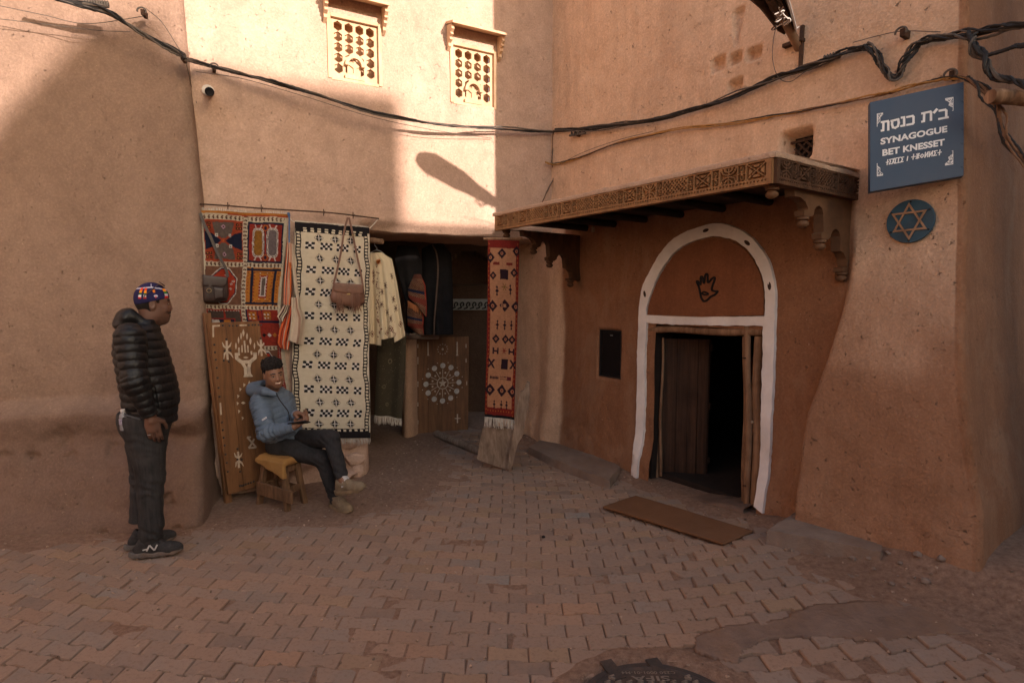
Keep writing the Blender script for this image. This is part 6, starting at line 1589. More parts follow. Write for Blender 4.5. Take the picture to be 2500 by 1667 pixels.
# stones at the pillar foot
for i,(x,y,r_,sq) in enumerate(((838,1160,.12,(1.2,.8,.8)),(862,1120,.11,(1.,.7,.6)),(800,1180,.10,(1.3,.7,.6)),(850,1082,.10,(1.1,.6,.5)),(872,1150,.09,(.8,.7,1.)),(810,1135,.11,(1.1,.6,.8)))):
    p=W2.P3(x,y,.05); rock(tuple(p),r_,sq,40+i,mA2,'rubble_stone',('broad rubble stone low in the pillar foot','rubble stone midway up the pillar foot under the fringe','low rubble stone at the left of the pillar foot','topmost rubble stone right under the cream fringe','rightmost upright rubble stone of the pillar foot','upper left rubble stone of the pillar foot')[i],'stone','rubble stones in the pillar foot')
# ---------------------------------------------------------------- organic shapes: distance fields meshed by surface nets
def sdf_mesh(fn,lo,hi,h):
    lo=np.array(lo,float);hi=np.array(hi,float); n=np.ceil((hi-lo)/h).astype(int)+1
    xs=[lo[i]+h*np.arange(n[i]) for i in range(3)]
    D=np.empty(tuple(n),np.float32)
    Y,Z=np.meshgrid(xs[1],xs[2],indexing='ij')
    step=max(1,int(400000/(n[1]*n[2])))
    for i in range(0,n[0],step):
        X=xs[0][i:i+step]; P=np.empty((len(X),n[1],n[2],3)); P[...,0]=X[:,None,None];P[...,1]=Y;P[...,2]=Z
        D[i:i+step]=fn(P)
    S=D<0
    c=np.zeros(tuple(n-1),np.int8); sl=lambda a,k:slice(a,k-1+a)
    for a in(0,1):
        for b in(0,1):
            for d in(0,1): c+=S[sl(a,n[0]),sl(b,n[1]),sl(d,n[2])]
    act=(c>0)&(c<8); idx=-np.ones(tuple(n-1),int); A=np.argwhere(act); idx[act]=np.arange(len(A))
    acc=np.zeros((len(A),3));cnt=np.zeros(len(A))
    for ax in range(3):
        o1,o2=[k for k in range(3) if k!=ax]
        for a in(0,1):
            for b in(0,1):
                p=A.copy(); p[:,o1]+=a;p[:,o2]+=b; q=p.copy(); q[:,ax]+=1
                d0=D[p[:,0],p[:,1],p[:,2]];d1=D[q[:,0],q[:,1],q[:,2]]; m=(d0<0)!=(d1<0)
                t=np.where(m,d0/(d0-d1+1e-20),0); v=p.astype(float); v[:,ax]+=t
                acc[m]+=v[m];cnt[m]+=1
    V=lo+h*(acc/np.maximum(cnt,1)[:,None]); F=[]
    for ax in range(3):
        o1,o2=(ax+1)%3,(ax+2)%3
        s0=[slice(None)]*3;s1=[slice(None)]*3; s0[ax]=slice(0,-1);s1[ax]=slice(1,None)
        for o in(o1,o2): s0[o]=slice(1,-1);s1[o]=slice(1,-1)
        a=S[tuple(s0)];b=S[tuple(s1)]; E_=np.argwhere(a!=b); 
        if not len(E_): continue
        flip=a[E_[:,0],E_[:,1],E_[:,2]]
        E_=E_.copy(); E_[:,o1]+=1;E_[:,o2]+=1
        def g(da,db):
            q=E_.copy(); q[:,o1]-=da;q[:,o2]-=db; return idx[q[:,0],q[:,1],q[:,2]]
        Q=np.column_stack([g(1,1),g(0,1),g(0,0),g(1,0)]); Q[~flip]=Q[~flip][:,::-1]; F.append(Q)
    F=np.vstack(F); F=F[(F>=0).all(1)]
    return V,F
def smin(a,b,k):
    h=np.clip(.5+.5*(b-a)/k,0,1); return b*(1-h)+a*h-k*h*(1-h)
def smax(a,b,k): return -smin(-a,-b,k)
def ell(P,c,r,ax=None):
    q=P-np.array(c)
    if ax is not None: q=q@np.array(ax).T       # rows of ax are the local axes
    q=q/np.array(r); k0=np.sqrt((q**2).sum(-1)); k1=np.sqrt(((q/np.array(r))**2).sum(-1)); return k0*(k0-1)/(k1+1e-9)
def cone(P,a,b,r0,r1,fl=None):
    a=np.array(a,float);b=np.array(b,float); ba=b-a; pa=P-a; t=np.clip((pa@ba)/(ba@ba),0,1); d=pa-t[...,None]*ba
    if fl is not None:
        n,k=fl; n=unit(n); dn=d@n; d=d+ (dn*(1/k-1))[...,None]*n
        return (np.sqrt((d**2).sum(-1))-(r0+(r1-r0)*t))*min(1,k)
    return np.sqrt((d**2).sum(-1))-(r0+(r1-r0)*t)
def chain(P,pts,rs,k=.02):
    d=None
    for i in range(len(pts)-1):
        e=cone(P,pts[i],pts[i+1],rs[i],rs[i+1]); d=e if d is None else smin(d,e,k)
    return d
def loft(P,zs,ca,cb,ra,rb,ax=2):
    """stack of ellipses along z: centres (ca,cb), radii (ra,rb)"""
    z=P[...,2]; A=np.interp(z,zs,ca);B=np.interp(z,zs,cb);RA=np.interp(z,zs,ra);RB=np.interp(z,zs,rb)
    qa=(P[...,0]-A)/RA;qb=(P[...,1]-B)/RB; k=np.sqrt(qa*qa+qb*qb); d=(k-1)*np.minimum(RA,RB)
    return np.maximum(d,np.maximum(zs[0]-z,z-zs[-1]))
def frame3(f,l,u): return np.array([unit(f),unit(l),unit(u)])
def add_sdf(name,fn,lo,hi,h,mat,parent,tr=None,col=None,smooth_it=1):
    V,Fc=sdf_mesh(fn,lo,hi,h)
    if smooth_it:                                  # light Laplacian pass
        for _ in range(smooth_it):
            acc=np.zeros_like(V);cnt=np.zeros(len(V))
            for i in range(4):
                a=Fc[:,i];b=Fc[:,(i+1)%4]; np.add.at(acc,a,V[b]);np.add.at(cnt,a,1); np.add.at(acc,b,V[a]);np.add.at(cnt,b,1)
            V=V*.5+.5*acc/np.maximum(cnt,1)[:,None]
    C=col(V) if col is not None else np.full((len(V),3),.5)
    if tr is not None: V=tr(V)
    return obj(name,(V,Fc,C),mat,parent,angle=180)
def hand_sdf(P,wrist,dirn,palm_n,thumb_dir,s=1.,curl=.5,spread=.10,grip=None):
    """a hand with palm, four fingers bending towards palm_n, thumb leaving the side of the palm"""
    d=unit(dirn); n=np.array(palm_n,float); n=unit(n-d*np.dot(n,d)); t=np.array(thumb_dir,float); t=unit(t-d*np.dot(t,d)-n*np.dot(t,n))
    w=np.array(wrist,float); L_=.085*s
    D=cone(P,w-d*.02*s,w+d*.02*s,.027*s,.030*s)
    ctr=w+d*.05*s; D=smin(D,ell(P,ctr,(.050*s,.041*s,.018*s),np.array([d,t,n])),.014*s)
    lens=[(.040,.026,.020),(.045,.029,.022),(.042,.027,.021),(.033,.021,.018)]
    for i,(o_,ln) in enumerate(zip((.029,.010,-.010,-.028),lens)):
        b=w+d*(L_+(-.004,.002,0,-.006)[i]*s)+t*o_*s; q=b-d*.02*s; a=0.; prev=b; D=smin(D,cone(P,q,b,.0105*s,.0098*s),.006*s)
        a+=curl*(.55+.12*i)
        for k,l in enumerate(ln):
            dd=unit(d*math.cos(a)+n*math.sin(a)+t*(spread*(1.5-i)*.35)); nx=prev+dd*l*s
            D=smin(D,cone(P,prev,nx,(.0098-.0008*k)*s,(.0092-.001*k)*s),.003*s); prev=nx; a+=curl*(.9 if k==0 else .6)
    b=w+d*.022*s+t*.026*s; c=b+unit(t*.8+d*.62+n*.35)*.040*s; e=c+unit(t*.25+d*.9+n*.45)*.032*s; f=e+unit(d*.95+n*.55)*.024*s
    D=smin(D,cone(P,b,c,.0155*s,.012*s),.010*s);D=smin(D,cone(P,c,e,.0112*s,.0105*s),.004*s);D=smin(D,cone(P,e,f,.0100*s,.0085*s),.003*s)
    return D
def head_sdf(P,c,A,s=1.,smile=0.,beard=0.,jaw=1.,nose=1.,lean=1.):
    """A rows: forward, left, up. c: centre of the cranium. Adult head, eyes at half height"""
    q=(P-np.array(c))@A.T/s; x,y,z=q[...,0],q[...,1],q[...,2]
    E=lambda cc,r:ell(q,cc,r)
    D=E((-.014,0,.022),(.098,.076,.090))
    D=smin(D,E((.030,0,-.035),(.068,.064,.082)),.03); D=smin(D,E((.036,0,.034),(.052,.060,.050)),.02)
    D=smin(D,E((.054,0,-.090),(.040,.036,.032)),.024)                       # chin / jaw
    for sgn_ in(1,-1):
        D=smin(D,E((.000,.046*sgn_,-.068),(.040,.020,.030)),.03)             # jaw angle
        D=smin(D,E((.068,.036*sgn_,-.022),(.022,.020,.016)),.018)            # cheek bone
        if smile: D=smin(D,E((.073,.036*sgn_,-.036),(.018,.019,.014)),.010)
        D=smax(D,-E((.106,.031*sgn_,.004),(.020,.019,.012)),.010)            # eye socket
        D=smin(D,E((.079,.031*sgn_,.003),(.0135,.0135,.012)),.003)           # eyeball under lid
        D=smin(D,cone(q,(.088,.014*sgn_,.021),(.078,.048*sgn_,.021),.0065,.005),.010)  # brow
        e=E((-.006,.078*sgn_,-.008),(.020,.009,.031)); e=smax(e,-E((-.003,.088*sgn_,-.004),(.012,.008,.020)),.004); D=smin(D,e,.006)
    D=smin(D,cone(q,(.090,0,.012),(.106*nose,0,-.027),.0095,.0130*nose),.014)  # nose
    for sgn_ in(1,-1): D=smin(D,E((.101*nose,.013*sgn_,-.032),(.012,.0085,.0085)),.005)
    D=smin(D,E((.084,0,-.058),(.018,.028,.020)),.012)                         # muzzle
    mw=.027+.006*smile
    D=smax(D,-E((.110,0,-.0600-.0+.0),(.018,mw,.0035+.0045*smile)),.004)
    D=smin(D,cone(q,(.0985,-.014,-.0525),(.0985,.014,-.0525),.0052,.0052),.004); D=smin(D,cone(q,(.096,-.013,-.068),(.096,.013,-.068),.0062,.0062),.004)
    return D*np.min(s)
def headcol(V,c,A,s,skin,lip,smile=0,stub=0,hairc=None,mous=0):
    q=(V-np.array(c))@A.T/s; x,y,z=q.T; C=np.tile(np.array(skin,float),(len(V),1))
    C*=(1+.10*fbm(x*30,y*30,z*30,seed=3))[:,None]
    m=(x>.088)&(abs(y)<.024)&((abs(z+.0535)<.006)|(abs(z+.068)<.006)); C[m]=lip
    if smile: 
        m=(x>.066)&(abs(y)<.026)&(abs(z+.0600-.10*abs(y))<.0056)&(z<-.052+.004*0); C[m]=lin((214,196,176))
    ey=(x>.066)&(((abs(y)-.031)/.012)**2+((z-.001)/.0050)**2<1); C[ey]=lin((150,135,120)); pu=(x>.07)&(((abs(y)-.031)/.0055)**2+((z-.001)/.0050)**2<1); C[pu]=(.006,.004,.003)
    lid=(x>.066)&(((abs(y)-.031)/.015)**2+((z-.001)/.0082)**2<1)&~ey; C[lid]=np.array(skin)*.45
    br=(x>.055)&(abs(z-.0225-.003*np.sin(abs(y)*60))<.0052)&(abs(y)>.012)&(abs(y)<.050); C[br]=(.010,.007,.006)
    n1=(x>.10)&(abs(abs(y)-.008)<.004)&(z<-.038)&(z>-.046); C[n1]=(.01,.006,.005)
    if mous:
        m=(x>.080)&(abs(y)<.036)&(abs(z+.044+.25*abs(y))<.0065); C[m]=C[m]*(1-mous)+np.array((.012,.009,.008))*mous
    if stub:
        w=np.clip((-.045-z)/.02,0,1)*np.clip((x+.02)/.04,0,1)*(abs(z+.0605)>.014)*stub*(.75+.5*fbm(x*60,y*60,z*60,seed=9)); w=np.clip(w,0,1)
        C=C*(1-w[:,None])+np.array((.018,.013,.011))*w[:,None]
    return C
mSkin=NT('skin'); 
def skinmat():
    t=NT('skin'); a=t.n('ShaderNodeAttribute',attribute_name='Col').outputs['Color']; v=t.coord(); n=t.noise(v,120,4,.6)
    t.b.inputs['Subsurface Weight'].default_value=.06; t.b.inputs['Subsurface Radius'].default_value=(.006,.002,.001); t.b.inputs['Specular IOR Level'].default_value=.4
    return t.out(a,.50,t.bump(n,.12,.001))
mSkin=skinmat()
def hairmat(name,c):
    t=NT(name); v=t.coord(); n=t.noise(v,170,4,.8); return t.out(t.mix(t.ramp(n,[(.35,0),(.7,1)]),c,tuple(x*2.6 for x in c)),.85,t.bump(n,1.,.006))
mHair=hairmat('black_hair',(.008,.006,.005))
def jacketmat(name,c,rough,spec,sc=40):
    t=NT(name); v=t.coord(); n=t.noise(v,9,5,.65,.6); f=t.noise(v,sc*6,3,.6); t.b.inputs['Specular IOR Level'].default_value=spec
    w=t.n('ShaderNodeTexNoise'); w.inputs['Scale'].default_value=22; w.inputs['Detail'].default_value=4; w.inputs['Distortion'].default_value=1.4; t.l(v,w.inputs['Vector'])
    h=t.math('ADD',w.outputs['Fac'],t.math('MULTIPLY',f,.12)); return t.out(t.mix(t.ramp(n,[(.35,0),(.7,1)]),c,tuple(x*.72 for x in c)),rough,t.bump(h,.55,.008))
mPuff=jacketmat('black_quilted_nylon',(.0085,.008,.0085),.46,.32)
mBlueJ=jacketmat('dusty_blue_quilt',(.115,.150,.195),.62,.3); mLin=jacketmat('black_lining',(.02,.02,.022),.6,.3)
def denim(name,c,c2):
    t=NT(name); v=t.coord(st:=(1,1,1)); st2=t.coord((60,60,5)); n=t.noise(st2,1,5,.7); b=t.noise(v,5,5,.6); f=t.noise(v,18,5,.7,1.)
    c_=t.mix(t.ramp(n,[(.35,0),(.75,1)]),c,c2); c_=t.mix(t.math('MULTIPLY',t.ramp(b,[(.4,0),(.7,1)]),.5),c_,tuple(x*1.6 for x in c2)); return t.out(c_,.88,t.bump(t.math('ADD',f,t.math('MULTIPLY',n,.3)),.5,.008))
mDen=denim('washed_black_denim',(.012,.0115,.012),(.042,.039,.039)); mDen2=denim('black_denim',(.013,.012,.0125),(.028,.026,.026))
# ================================================================ standing man in a black puffer jacket
OM=onz(372,1346,.0); e1=unit([.84,.543,0]); e2=unit([-.543,.84,0]); e3_=np.array([0,0,1.])
def trM(V): return OM+V[:,0,None]*e1+V[:,1,None]*e2+V[:,2,None]*e3_
def mpx(x,y,b=0.):
    p=onplane(x,y,OM+e2*b,e2); q=p-OM; return np.array([q@e1,b,q[2]])
def k1(x,y,b=0.): return mpx(240+x*.255,660+y*.255,b)
def k2(x,y,b=0.): return mpx(240+x*.255,1000+y*.255,b)
man=thing('person','standing man in black puffer jacket, dark jeans and patterned cap, seen from the side','person',tuple(OM))
SK1=(.13,.064,.042)
Ah=frame3((1,-.04,-.04),(.04,1,0),(.04,0,1)); hs=np.array([.93,1.02,1.11])
hc=k1(532,318,0)
nk0=k1(430,560);nk1=k1(470,420)
B0=-.205
sh=k1(300,640,B0);el=k1(352,1060,B0-.05);wr=k2(505,60,B0-.03)
hd=k2(540,200,B0-.03)
gz0=.0
def man_body(P):
    D=head_sdf(P,hc,Ah,hs,smile=.5,jaw=1.,nose=.96)
    D=smin(D,cone(P,nk0+[.0,0,-.03],nk1+[.02,0,.01],.066,.062),.03)
    D=smin(D,cone(P,k1(430,700),k1(450,1300),.11,.12),.05)
    for s_,b in ((1,.11),(-1,-.10)):
        D=smin(D,cone(P,k1(440,1400,b*.6),k2(490,640,b*.9),.075,.045),.04); D=smin(D,cone(P,k2(490,640,b*.9),k2(480,1180,b*.95),.045,.035),.02)
    D=smin(D,chain(P,[sh,el,wr-np.array([0,0,-.02])],[.05,.043,.030]),.03)
    hn=hand_sdf(P,wr+np.array([-.004,0,-.006]),hd-wr,(.05,1,.1),(1,.1,0),1.06,curl=.42,spread=.04)
    return smin(D,hn,.012)
zt_=hc[2]+.14
def ml(V): 
    return headcol(V,hc,Ah,hs,SK1,(.06,.030,.026),smile=.0,stub=.35,mous=.8)*np.where((V[:,2]<1.0)[:,None],np.array([1.05,1.05,1.05]),1.)
add_sdf('body',man_body,(-.16,-.36,.05),(.22,.20,zt_),.0048,mSkin,man,trM,ml)
# short hair under the cap
def short_hair(P):
    q=(P-hc)@Ah.T/hs; D=head_sdf(P,hc,Ah,hs,smile=.5)-.005
    keep=np.maximum(q[...,0]-(.028-.0*q[...,2]),np.maximum(-.052-q[...,2]-.35*np.minimum(q[...,0]+.02,0)*0, q[...,2]-.06)); ear=-ell(q,(-.004,.08,-.008),(.026,.02,.038));ear2=-ell(q,(-.004,-.08,-.008),(.026,.02,.038))
    side=np.maximum(q[...,0]+.012, -.045-q[...,2]); top=np.maximum(q[...,0]-.035,-q[...,2]+.004)
    return np.maximum(np.maximum(D,np.minimum(np.maximum(side,keep*0-1),top)),np.maximum(ear,ear2)) if False else np.maximum(D,np.maximum(np.minimum(side,top),np.maximum(q[...,2]-.06,np.maximum(ear,ear2))))
add_sdf('hair',short_hair,tuple(hc-[.17,.14,.12]),tuple(hc+[.13,.14,.12]),.004,mHair,man,trM)
# cap
capn=unit(np.array([-.16,0,.98]))
def cap_sdf(P):
    q=(P-hc)@Ah.T/hs
    D=ell(q,(-.013,0,.028),(.108,.086,.096)); rim=.014+.24*q[...,0]
    return smax(D,(rim-q[...,2]),.006)
def cap_col(V):
    q=(V-hc)@Ah.T/hs; x,y,z=q.T; C=np.tile(np.array(lin((38,34,74))),(len(V),1)); a=np.arctan2(y,x+.014); h=z
    def put(m,c): C[m]=lin(c)
    put((abs(h-.094+.12*abs(x+.01))<.0035),(190,186,200)); put((h>.094-.12*abs(x))&(abs(np.sin(a*2))<.07),(190,186,200))
    for sgn_ in(1,-1):
        aa=a*sgn_
        for c0,w in ((-.35*0+.45,.16),(2.35,.10),(2.0,.09)):
            m=abs(aa-c0)<w
            put(m&(h>.073)&(h<.090),(225,70,30) if c0!=.45 else (235,140,20)); put(m&(h>.060)&(h<=.073),(235,150,25) if c0!=.45 else (40,120,50)); put(m&(h>.048)&(h<=.060),(35,90,50) if c0!=.45 else (215,210,215)); put(m&(h>.036)&(h<=.048),(215,210,215) if c0!=.45 else (200,40,40)); put(m&(h>.027)&(h<=.036),(190,45,40))
        put((((aa-1.35)/.10)**2+((h-.072)/.009)**2<1),(230,130,30)); put((((aa-1.25)/.14)**2+((h-.045)/.006)**2<1),(205,200,210)); put((((aa-1.25)/.05)**2+((h-.040)/.007)**2<1),(190,45,40))
    return C*(.9+.2*fbm(V[:,0]*90,V[:,1]*90,V[:,2]*90,seed=2))[:,None]
add_sdf('cap',cap_sdf,tuple(hc-[.17,.14,.08]),tuple(hc+[.15,.14,.17]),.0035,simple('knit_cap',(.1,.1,.1),.9,.1,30,.5,150,.003,attr=True),man,trM,cap_col,0)
# glasses on the cap
g=thing('sunglasses','brown glasses pushed up on top of the patterned cap','glasses',tuple(trM(np.array([hc+[.03,0,.13]]))[0]))
def hq(x,y,z): return trM(np.array([hc+(np.array([x,y,z])*hs)@Ah]))[0]
mGl=simple('brown_frame',(.07,.035,.02),.35,.2,20,.1,spec=.5)
for sg_ in(1,-1):
    c=np.array([.047,.032*sg_,.117]); P=[hq(*(c+np.array([.019*math.sin(t),.024*math.cos(t),-.013*math.sin(t)]))) for t in np.linspace(0,6.2832,17)]
    rim=obj('rim',MB().tube(P,.0035,6),mGl,g); obj('lens',MB().add(np.array(P[:-1]),[tuple(range(16))]),simple('dark_lens',(.03,.02,.015),.1,.1,bump=0,spec=.6),g,smooth=False)
    P=crom([hq(.042,.056*sg_,.108),hq(.02,.075*sg_,.105),hq(-.03,.090*sg_,.062),hq(-.05,.090*sg_,.046),hq(-.055,.088*sg_,.032)],5); obj('temple',MB().tube(P,.0028,5),mGl,g)
obj('bridge',MB().tube([hq(.052,.009,.118),hq(.052,0,.121),hq(.052,-.009,.118)],.003,5),mGl,g)
# jacket
jb=[(545,455,520+45),]
JZ=[]; 
prof=[(1445,600,690),(1400,480,735),(1350,235,765),(1300,215,783),(1250,212,787),(1180,200,779),(1100,180,764),(1000,165,738),(900,148,708),(800,130,680),(720,130,650),(650,150,625),(600,172,600),(560,205,588),(530,250,582),(500,330,575),(470,380,560)]
zs_=[];ca=[];ra=[];rb=[];cb=[]
for y,xb,xf in prof:
    p,q=k1(xb,y),k1(xf,y); zs_.append(p[2]); ca.append((p[0]+q[0])/2); ra.append((q[0]-p[0])/2)
zs_=np.array(zs_);ca=np.array(ca);ra=np.array(ra)
ra[0]=ra[1]*.98 ; ca[0]=ca[2]+.0; ca[1]=ca[2]; ra[0]=ra[1]=ra[2]*.97
rb=np.interp(zs_,[zs_[0],zs_[4],zs_[8],zs_[11],zs_[13],zs_[-1]],[.185,.20,.195,.185,.155,.085]); cb=0*zs_
hemz=lambda x:np.interp(x,[-.2,-.1,.02,.12,.22],[k1(240,1365)[2],k1(300,1400)[2],k1(420,1435)[2],k1(600,1462)[2],k1(690,1440)[2]])
def quilt(t,p,amp): # puffs between stitched seams
    f=(t/p)%1; return amp*(np.sqrt(np.clip(1-(2*f-1)**2,0,1))-.75)
def man_jacket(P):
    z=P[...,2]; T=loft(P,zs_,ca,cb,ra,rb)
    nz=.022*fbm(P[...,0]*5,P[...,1]*5,P[...,2]*3,o=3,seed=4)
    T=T-quilt(z+.5*nz+.02*np.abs(P[...,1]),.0545,.010)-.0035*fbm(P[...,0]*22,P[...,1]*22,z*9,o=3,seed=14)
    T=np.maximum(T,hemz(P[...,0])-z)
    d=None
    for s_ in (1,-1):
        S_,E_,Wr=(sh,el,wr) if s_<0 else (sh*[1,-1,1]+[.0,0,0],el*[1,-1,1],wr*[1,-1,1])
        a=cone(P,S_,E_,.088,.070,(np.array([0,1,0]),.92)); b=cone(P,E_,Wr+np.array([-.005,0,.008]),.072,.050)
        t1=np.linalg.norm(E_-S_); ta=((P-S_)@unit(E_-S_)); tb=t1+((P-E_)@unit(Wr-E_)); 
        sel=a<b; tt=np.where(sel,ta,tb); arm=smin(a,b,.03)-quilt(tt+nz*.9,.050,.009)-.004*fbm(P[...,0]*20,P[...,1]*20,z*14,o=3,seed=15)
        cut_=((P-(Wr+np.array([0,0,.006])))@unit(Wr-E_)); arm=smax(arm,cut_,.006)
        d=arm if d is None else np.minimum(d,arm)
    D=smin(T,d,.012)
    # collar and hood rolled behind the neck
    col=cone(P,k1(395,500)+[0,0,0],k1(500,520),.085,.080,(np.array([0,0,1]),.55)) 
    hood=smin(ell(P,k1(268,455),(.062,.115,.060),frame3((.75,0,.65),(0,1,0),(-.65,0,.75))),ell(P,k1(215,520),(.045,.10,.035)),.03)
    for s_ in(1,-1): hood=smin(hood,cone(P,k1(300,420,.07*s_),k1(470,530,.075*s_),.034,.026),.03)
    hood=smin(hood,cone(P,k1(470,545,.075),k1(560,570,.02),.024,.022),.02); hood=smin(hood,cone(P,k1(470,545,-.075),k1(560,570,-.02),.024,.022),.02)
    hood=hood-.004*fbm(P[...,0]*16,P[...,1]*16,P[...,2]*22,o=2,seed=6)
    D=smin(D,hood,.012)
    inner=cone(P,nk0+[0.01,0,-.02],nk1+[.02,0,.06],.068,.072); D=smax(D,-inner,.008)
    # pocket slit
    pk=np.abs((P[...,0]-np.interp(z,[k1(560,1290)[2],k1(520,1070)[2]],[k1(560,1290)[0],k1(520,1070)[0]])))-.004
    D=np.where((P[...,1]<-.08)&(z<k1(520,1070)[2])&(z>k1(560,1290)[2])&(D<.01),np.maximum(D,-(pk)-.006+0*D) if False else D+.010*np.exp(-(pk/.006)**2),D)
    return D
add_sdf('jacket',man_jacket,(-.27,-.36,k1(600,1475)[2]-.02),(.26,.36,k1(300,330)[2]+.05),.0052,mPuff,man,trM)
obj('zip_pull',MB().tube(trM(np.array([k1(560,625,-.02)+[.012,0,0],k1(585,670,-.02)+[.012,0,0],k1(600,705,-.03)+[.012,0,0]])),.004,5),simple('orange_lace',(.50,.13,.04),.6),man)
P=np.array([k1(245,1378,-.13),k1(300,1395,-.17),k1(360,1412,-.19),k1(410,1425,-.2)]); obj('shirt_hem',MB().tube(trM(crom(P,5)),.010,6,flat=.5),simple('grey_knit',(.10,.10,.105),.9),man)
# trousers
LG=lambda b,pts,rr:([k2(x,y,b) for x,y in pts],rr)
nearp=[(455,60),(468,330),(505,640),(498,760),(500,900),(505,1080),(500,1200)]; nearr=[.125,.110,.082,.076,.071,.072,.070]
farp=[(455,60),(450,330),(440,640),(430,800),(420,950),(410,1100),(405,1130)]
def man_trousers(P):
    hip=ell(P,k2(440,80,0),(.158,.185,.17))
    a=[k2(x,y,-.085) for x,y in nearp]; b=[k2(x,y,.10) for x,y in farp]
    d=None
    for q in(a,b):
        for i in range(6):
            e=cone(P,q[i],q[i+1],nearr[i],nearr[i+1],(np.array([0,1,0]),.92)); d=e if d is None else smin(d,e,.015)
    D=smin(hip,d,.05)
    z=P[...,2]; kz=k2(500,690)[2]; az=k2(500,1150)[2]
    w=np.exp(-((z-kz)/.07)**2)*.0042+np.exp(-((z-az)/.07)**2)*.0048+np.exp(-((z-k2(400,260)[2])/.10)**2)*.002
    fw=fbm(P[...,0]*7,P[...,1]*7,z*5,o=2,seed=2)
    D=D-w*np.sin((z+.45*P[...,0]+.10*fw)*105)*(.4+.9*np.clip(fbm(P[...,0]*5+7,P[...,1]*5,z*7,o=2,seed=8)+.4,0,1))
    D=D-.008*fbm(P[...,0]*8,P[...,1]*8,z*4.5,o=3,seed=3)-.003*np.exp(-((P[...,0]-np.interp(z,[.1,.5,.9],[k2(490,1150)[0],k2(500,650)[0],k2(420,150)[0]]))/.006)**2)
    bot=np.where(P[...,1]<.01,k2(500,1252)[2],k2(400,1140)[2]+.02); D=smax(D,bot-z,.006)
    return np.maximum(D,z-k2(400,20)[2])
add_sdf('trousers',man_trousers,(-.22,-.24,k2(500,1270)[2]-.01),(.24,.24,k2(400,10)[2]+.01),.0052,mDen,man,trM)
# shoes
def shoe_frame(c,f,up=(0,0,1)): f=unit(f);u=unit(np.array(up,float)-f*np.dot(up,f)); return np.array(c,float),np.array([f,np.cross(u,f),u])
def shoe_upper(q,L_,s=1):
    x=q[...,0];y=q[...,1];z=q[...,2]
    D=ell(q,(L_*.24,0,.035),(L_*.28,.045,.045)); D=smin(D,ell(q,(-L_*.20,0,.050),(L_*.25,.036,.052)),.04)
    D=smin(D,cone(q,(L_*.05,0,.065),(-L_*.22,0,.100),.036,.036),.03); D=smax(D,-cone(q,(-L_*.17,0,.10),(-L_*.17,0,.16),.030,.032),.006)
    D=smax(D,.016-z,.004)
    D=D-.0018*np.sin(x*95)*(x>0)*(x<L_*.3)
    return D
def shoe_sole(q,L_,chunk=1):
    x=q[...,0];y=q[...,1];z=q[...,2]
    wd=.046-.010*np.clip(-x/L_*2,0,1)+.002*np.cos(x*60)
    o_=ell(q*np.array([1,1,0]),(0,0,0),(L_*.54,1,1))
    pl=np.sqrt((x/(L_*.53))**2*np.abs(x/(L_*.53))**1.2+(y/wd)**2); d=(pl-1)*.045
    top=.030+.010*np.clip(-x/L_*2,0,1)+.004*np.sin(x*70)*chunk; bot=.0+.016*np.clip((x-L_*.3)/(L_*.2),0,1)**2+.004*(np.sin(x*110)>.3)*chunk
    return smax(d,np.maximum(z-top,bot-z),.006)
def make_shoe(par,fr,L_,mu,ms,name='shoe',trf=None,chunk=1,logo=False):
    c,A=fr
    tr=(lambda V:(c+V@A)) if trf is None else (lambda V:trf(c+V@A))
    up=add_sdf(name,lambda P:shoe_upper(P,L_),(-L_*.6,-.07,0),(L_*.6,.07,.16),.004,mu,par,tr)
    add_sdf('sole',lambda P:shoe_sole(P,L_,chunk),(-L_*.62,-.07,-.01),(L_*.62,.07,.06),.004,ms,up,tr)
    m=MB()
    for k in range(5):
        x=L_*(.02+.055*k); z=.093-.011*k
        m.tube(tr(crom(np.array([[x-.006,-.024,z-.012],[x,0,z+.004],[x+.008,.024,z-.012]]),4)),.0028,5)
    m.tube(tr(crom(np.array([[L_*.03,.0,.098],[L_*.06,-.03,.098],[L_*.10,-.035,.085],[L_*.02,-.012,.10],[L_*.1,.03,.09]]),5)),.0026,5)
    obj('laces',m,mLaceK,up)
    return up,tr
mLaceK=simple('dark_lace',(.03,.028,.027),.8)
mShoeU=simple('grey_black_mesh',(.045,.042,.042),.75,.4,40,.5,200,.002,c2=(.018,.017,.017)); mShoeS=simple('grey_foam_sole',(.16,.145,.135),.7,.4,20,.4,80,.002,dirt=.5)
nf=k2(560,1400,-.085); g0=float(nf[2]); print('near foot z',g0, k2(500,1270,.10))
c_n=np.array([k2(555,1300,-.10)[0],-.10,.012]); 
# real lace objects
up,tr=make_shoe(man,shoe_frame(c_n,(.97,-.25,0)),.300,mShoeU,mShoeS,'shoe',trM)
m=MB()
for q in ([(-.066,.060),(-.040,.064)],[(-.044,.050),(-.026,.088)],[(-.026,.088),(.000,.050)],[(.000,.050),(.018,.086)]):
    a,b=q; ya=-.0475; A3=np.array([[a[0],ya,a[1]],[b[0],ya,b[1]]]); P=tr(A3); t=unit(P[1]-P[0]); 
    n_=unit(np.cross(t,tr(np.array([[0,-1,0]]))[0]-tr(np.array([[0,0,0]]))[0])); w_=.0045
    m.add(np.array([P[0]-n_*w_,P[1]-n_*w_,P[1]+n_*w_,P[0]+n_*w_]),[(0,1,2,3)])
def onsh(p):  # push the emblem onto the shoe side
    return p
obj('emblem',m,simple('silver_emblem',(.62,.60,.58),.4),up,smooth=False)
c_f=np.array([k2(500,1200,.10)[0]+.0,.10,.012]); make_shoe(man,shoe_frame(c_f,(.99,.12,0)),.295,mShoeU,mShoeS,'shoe',trM)
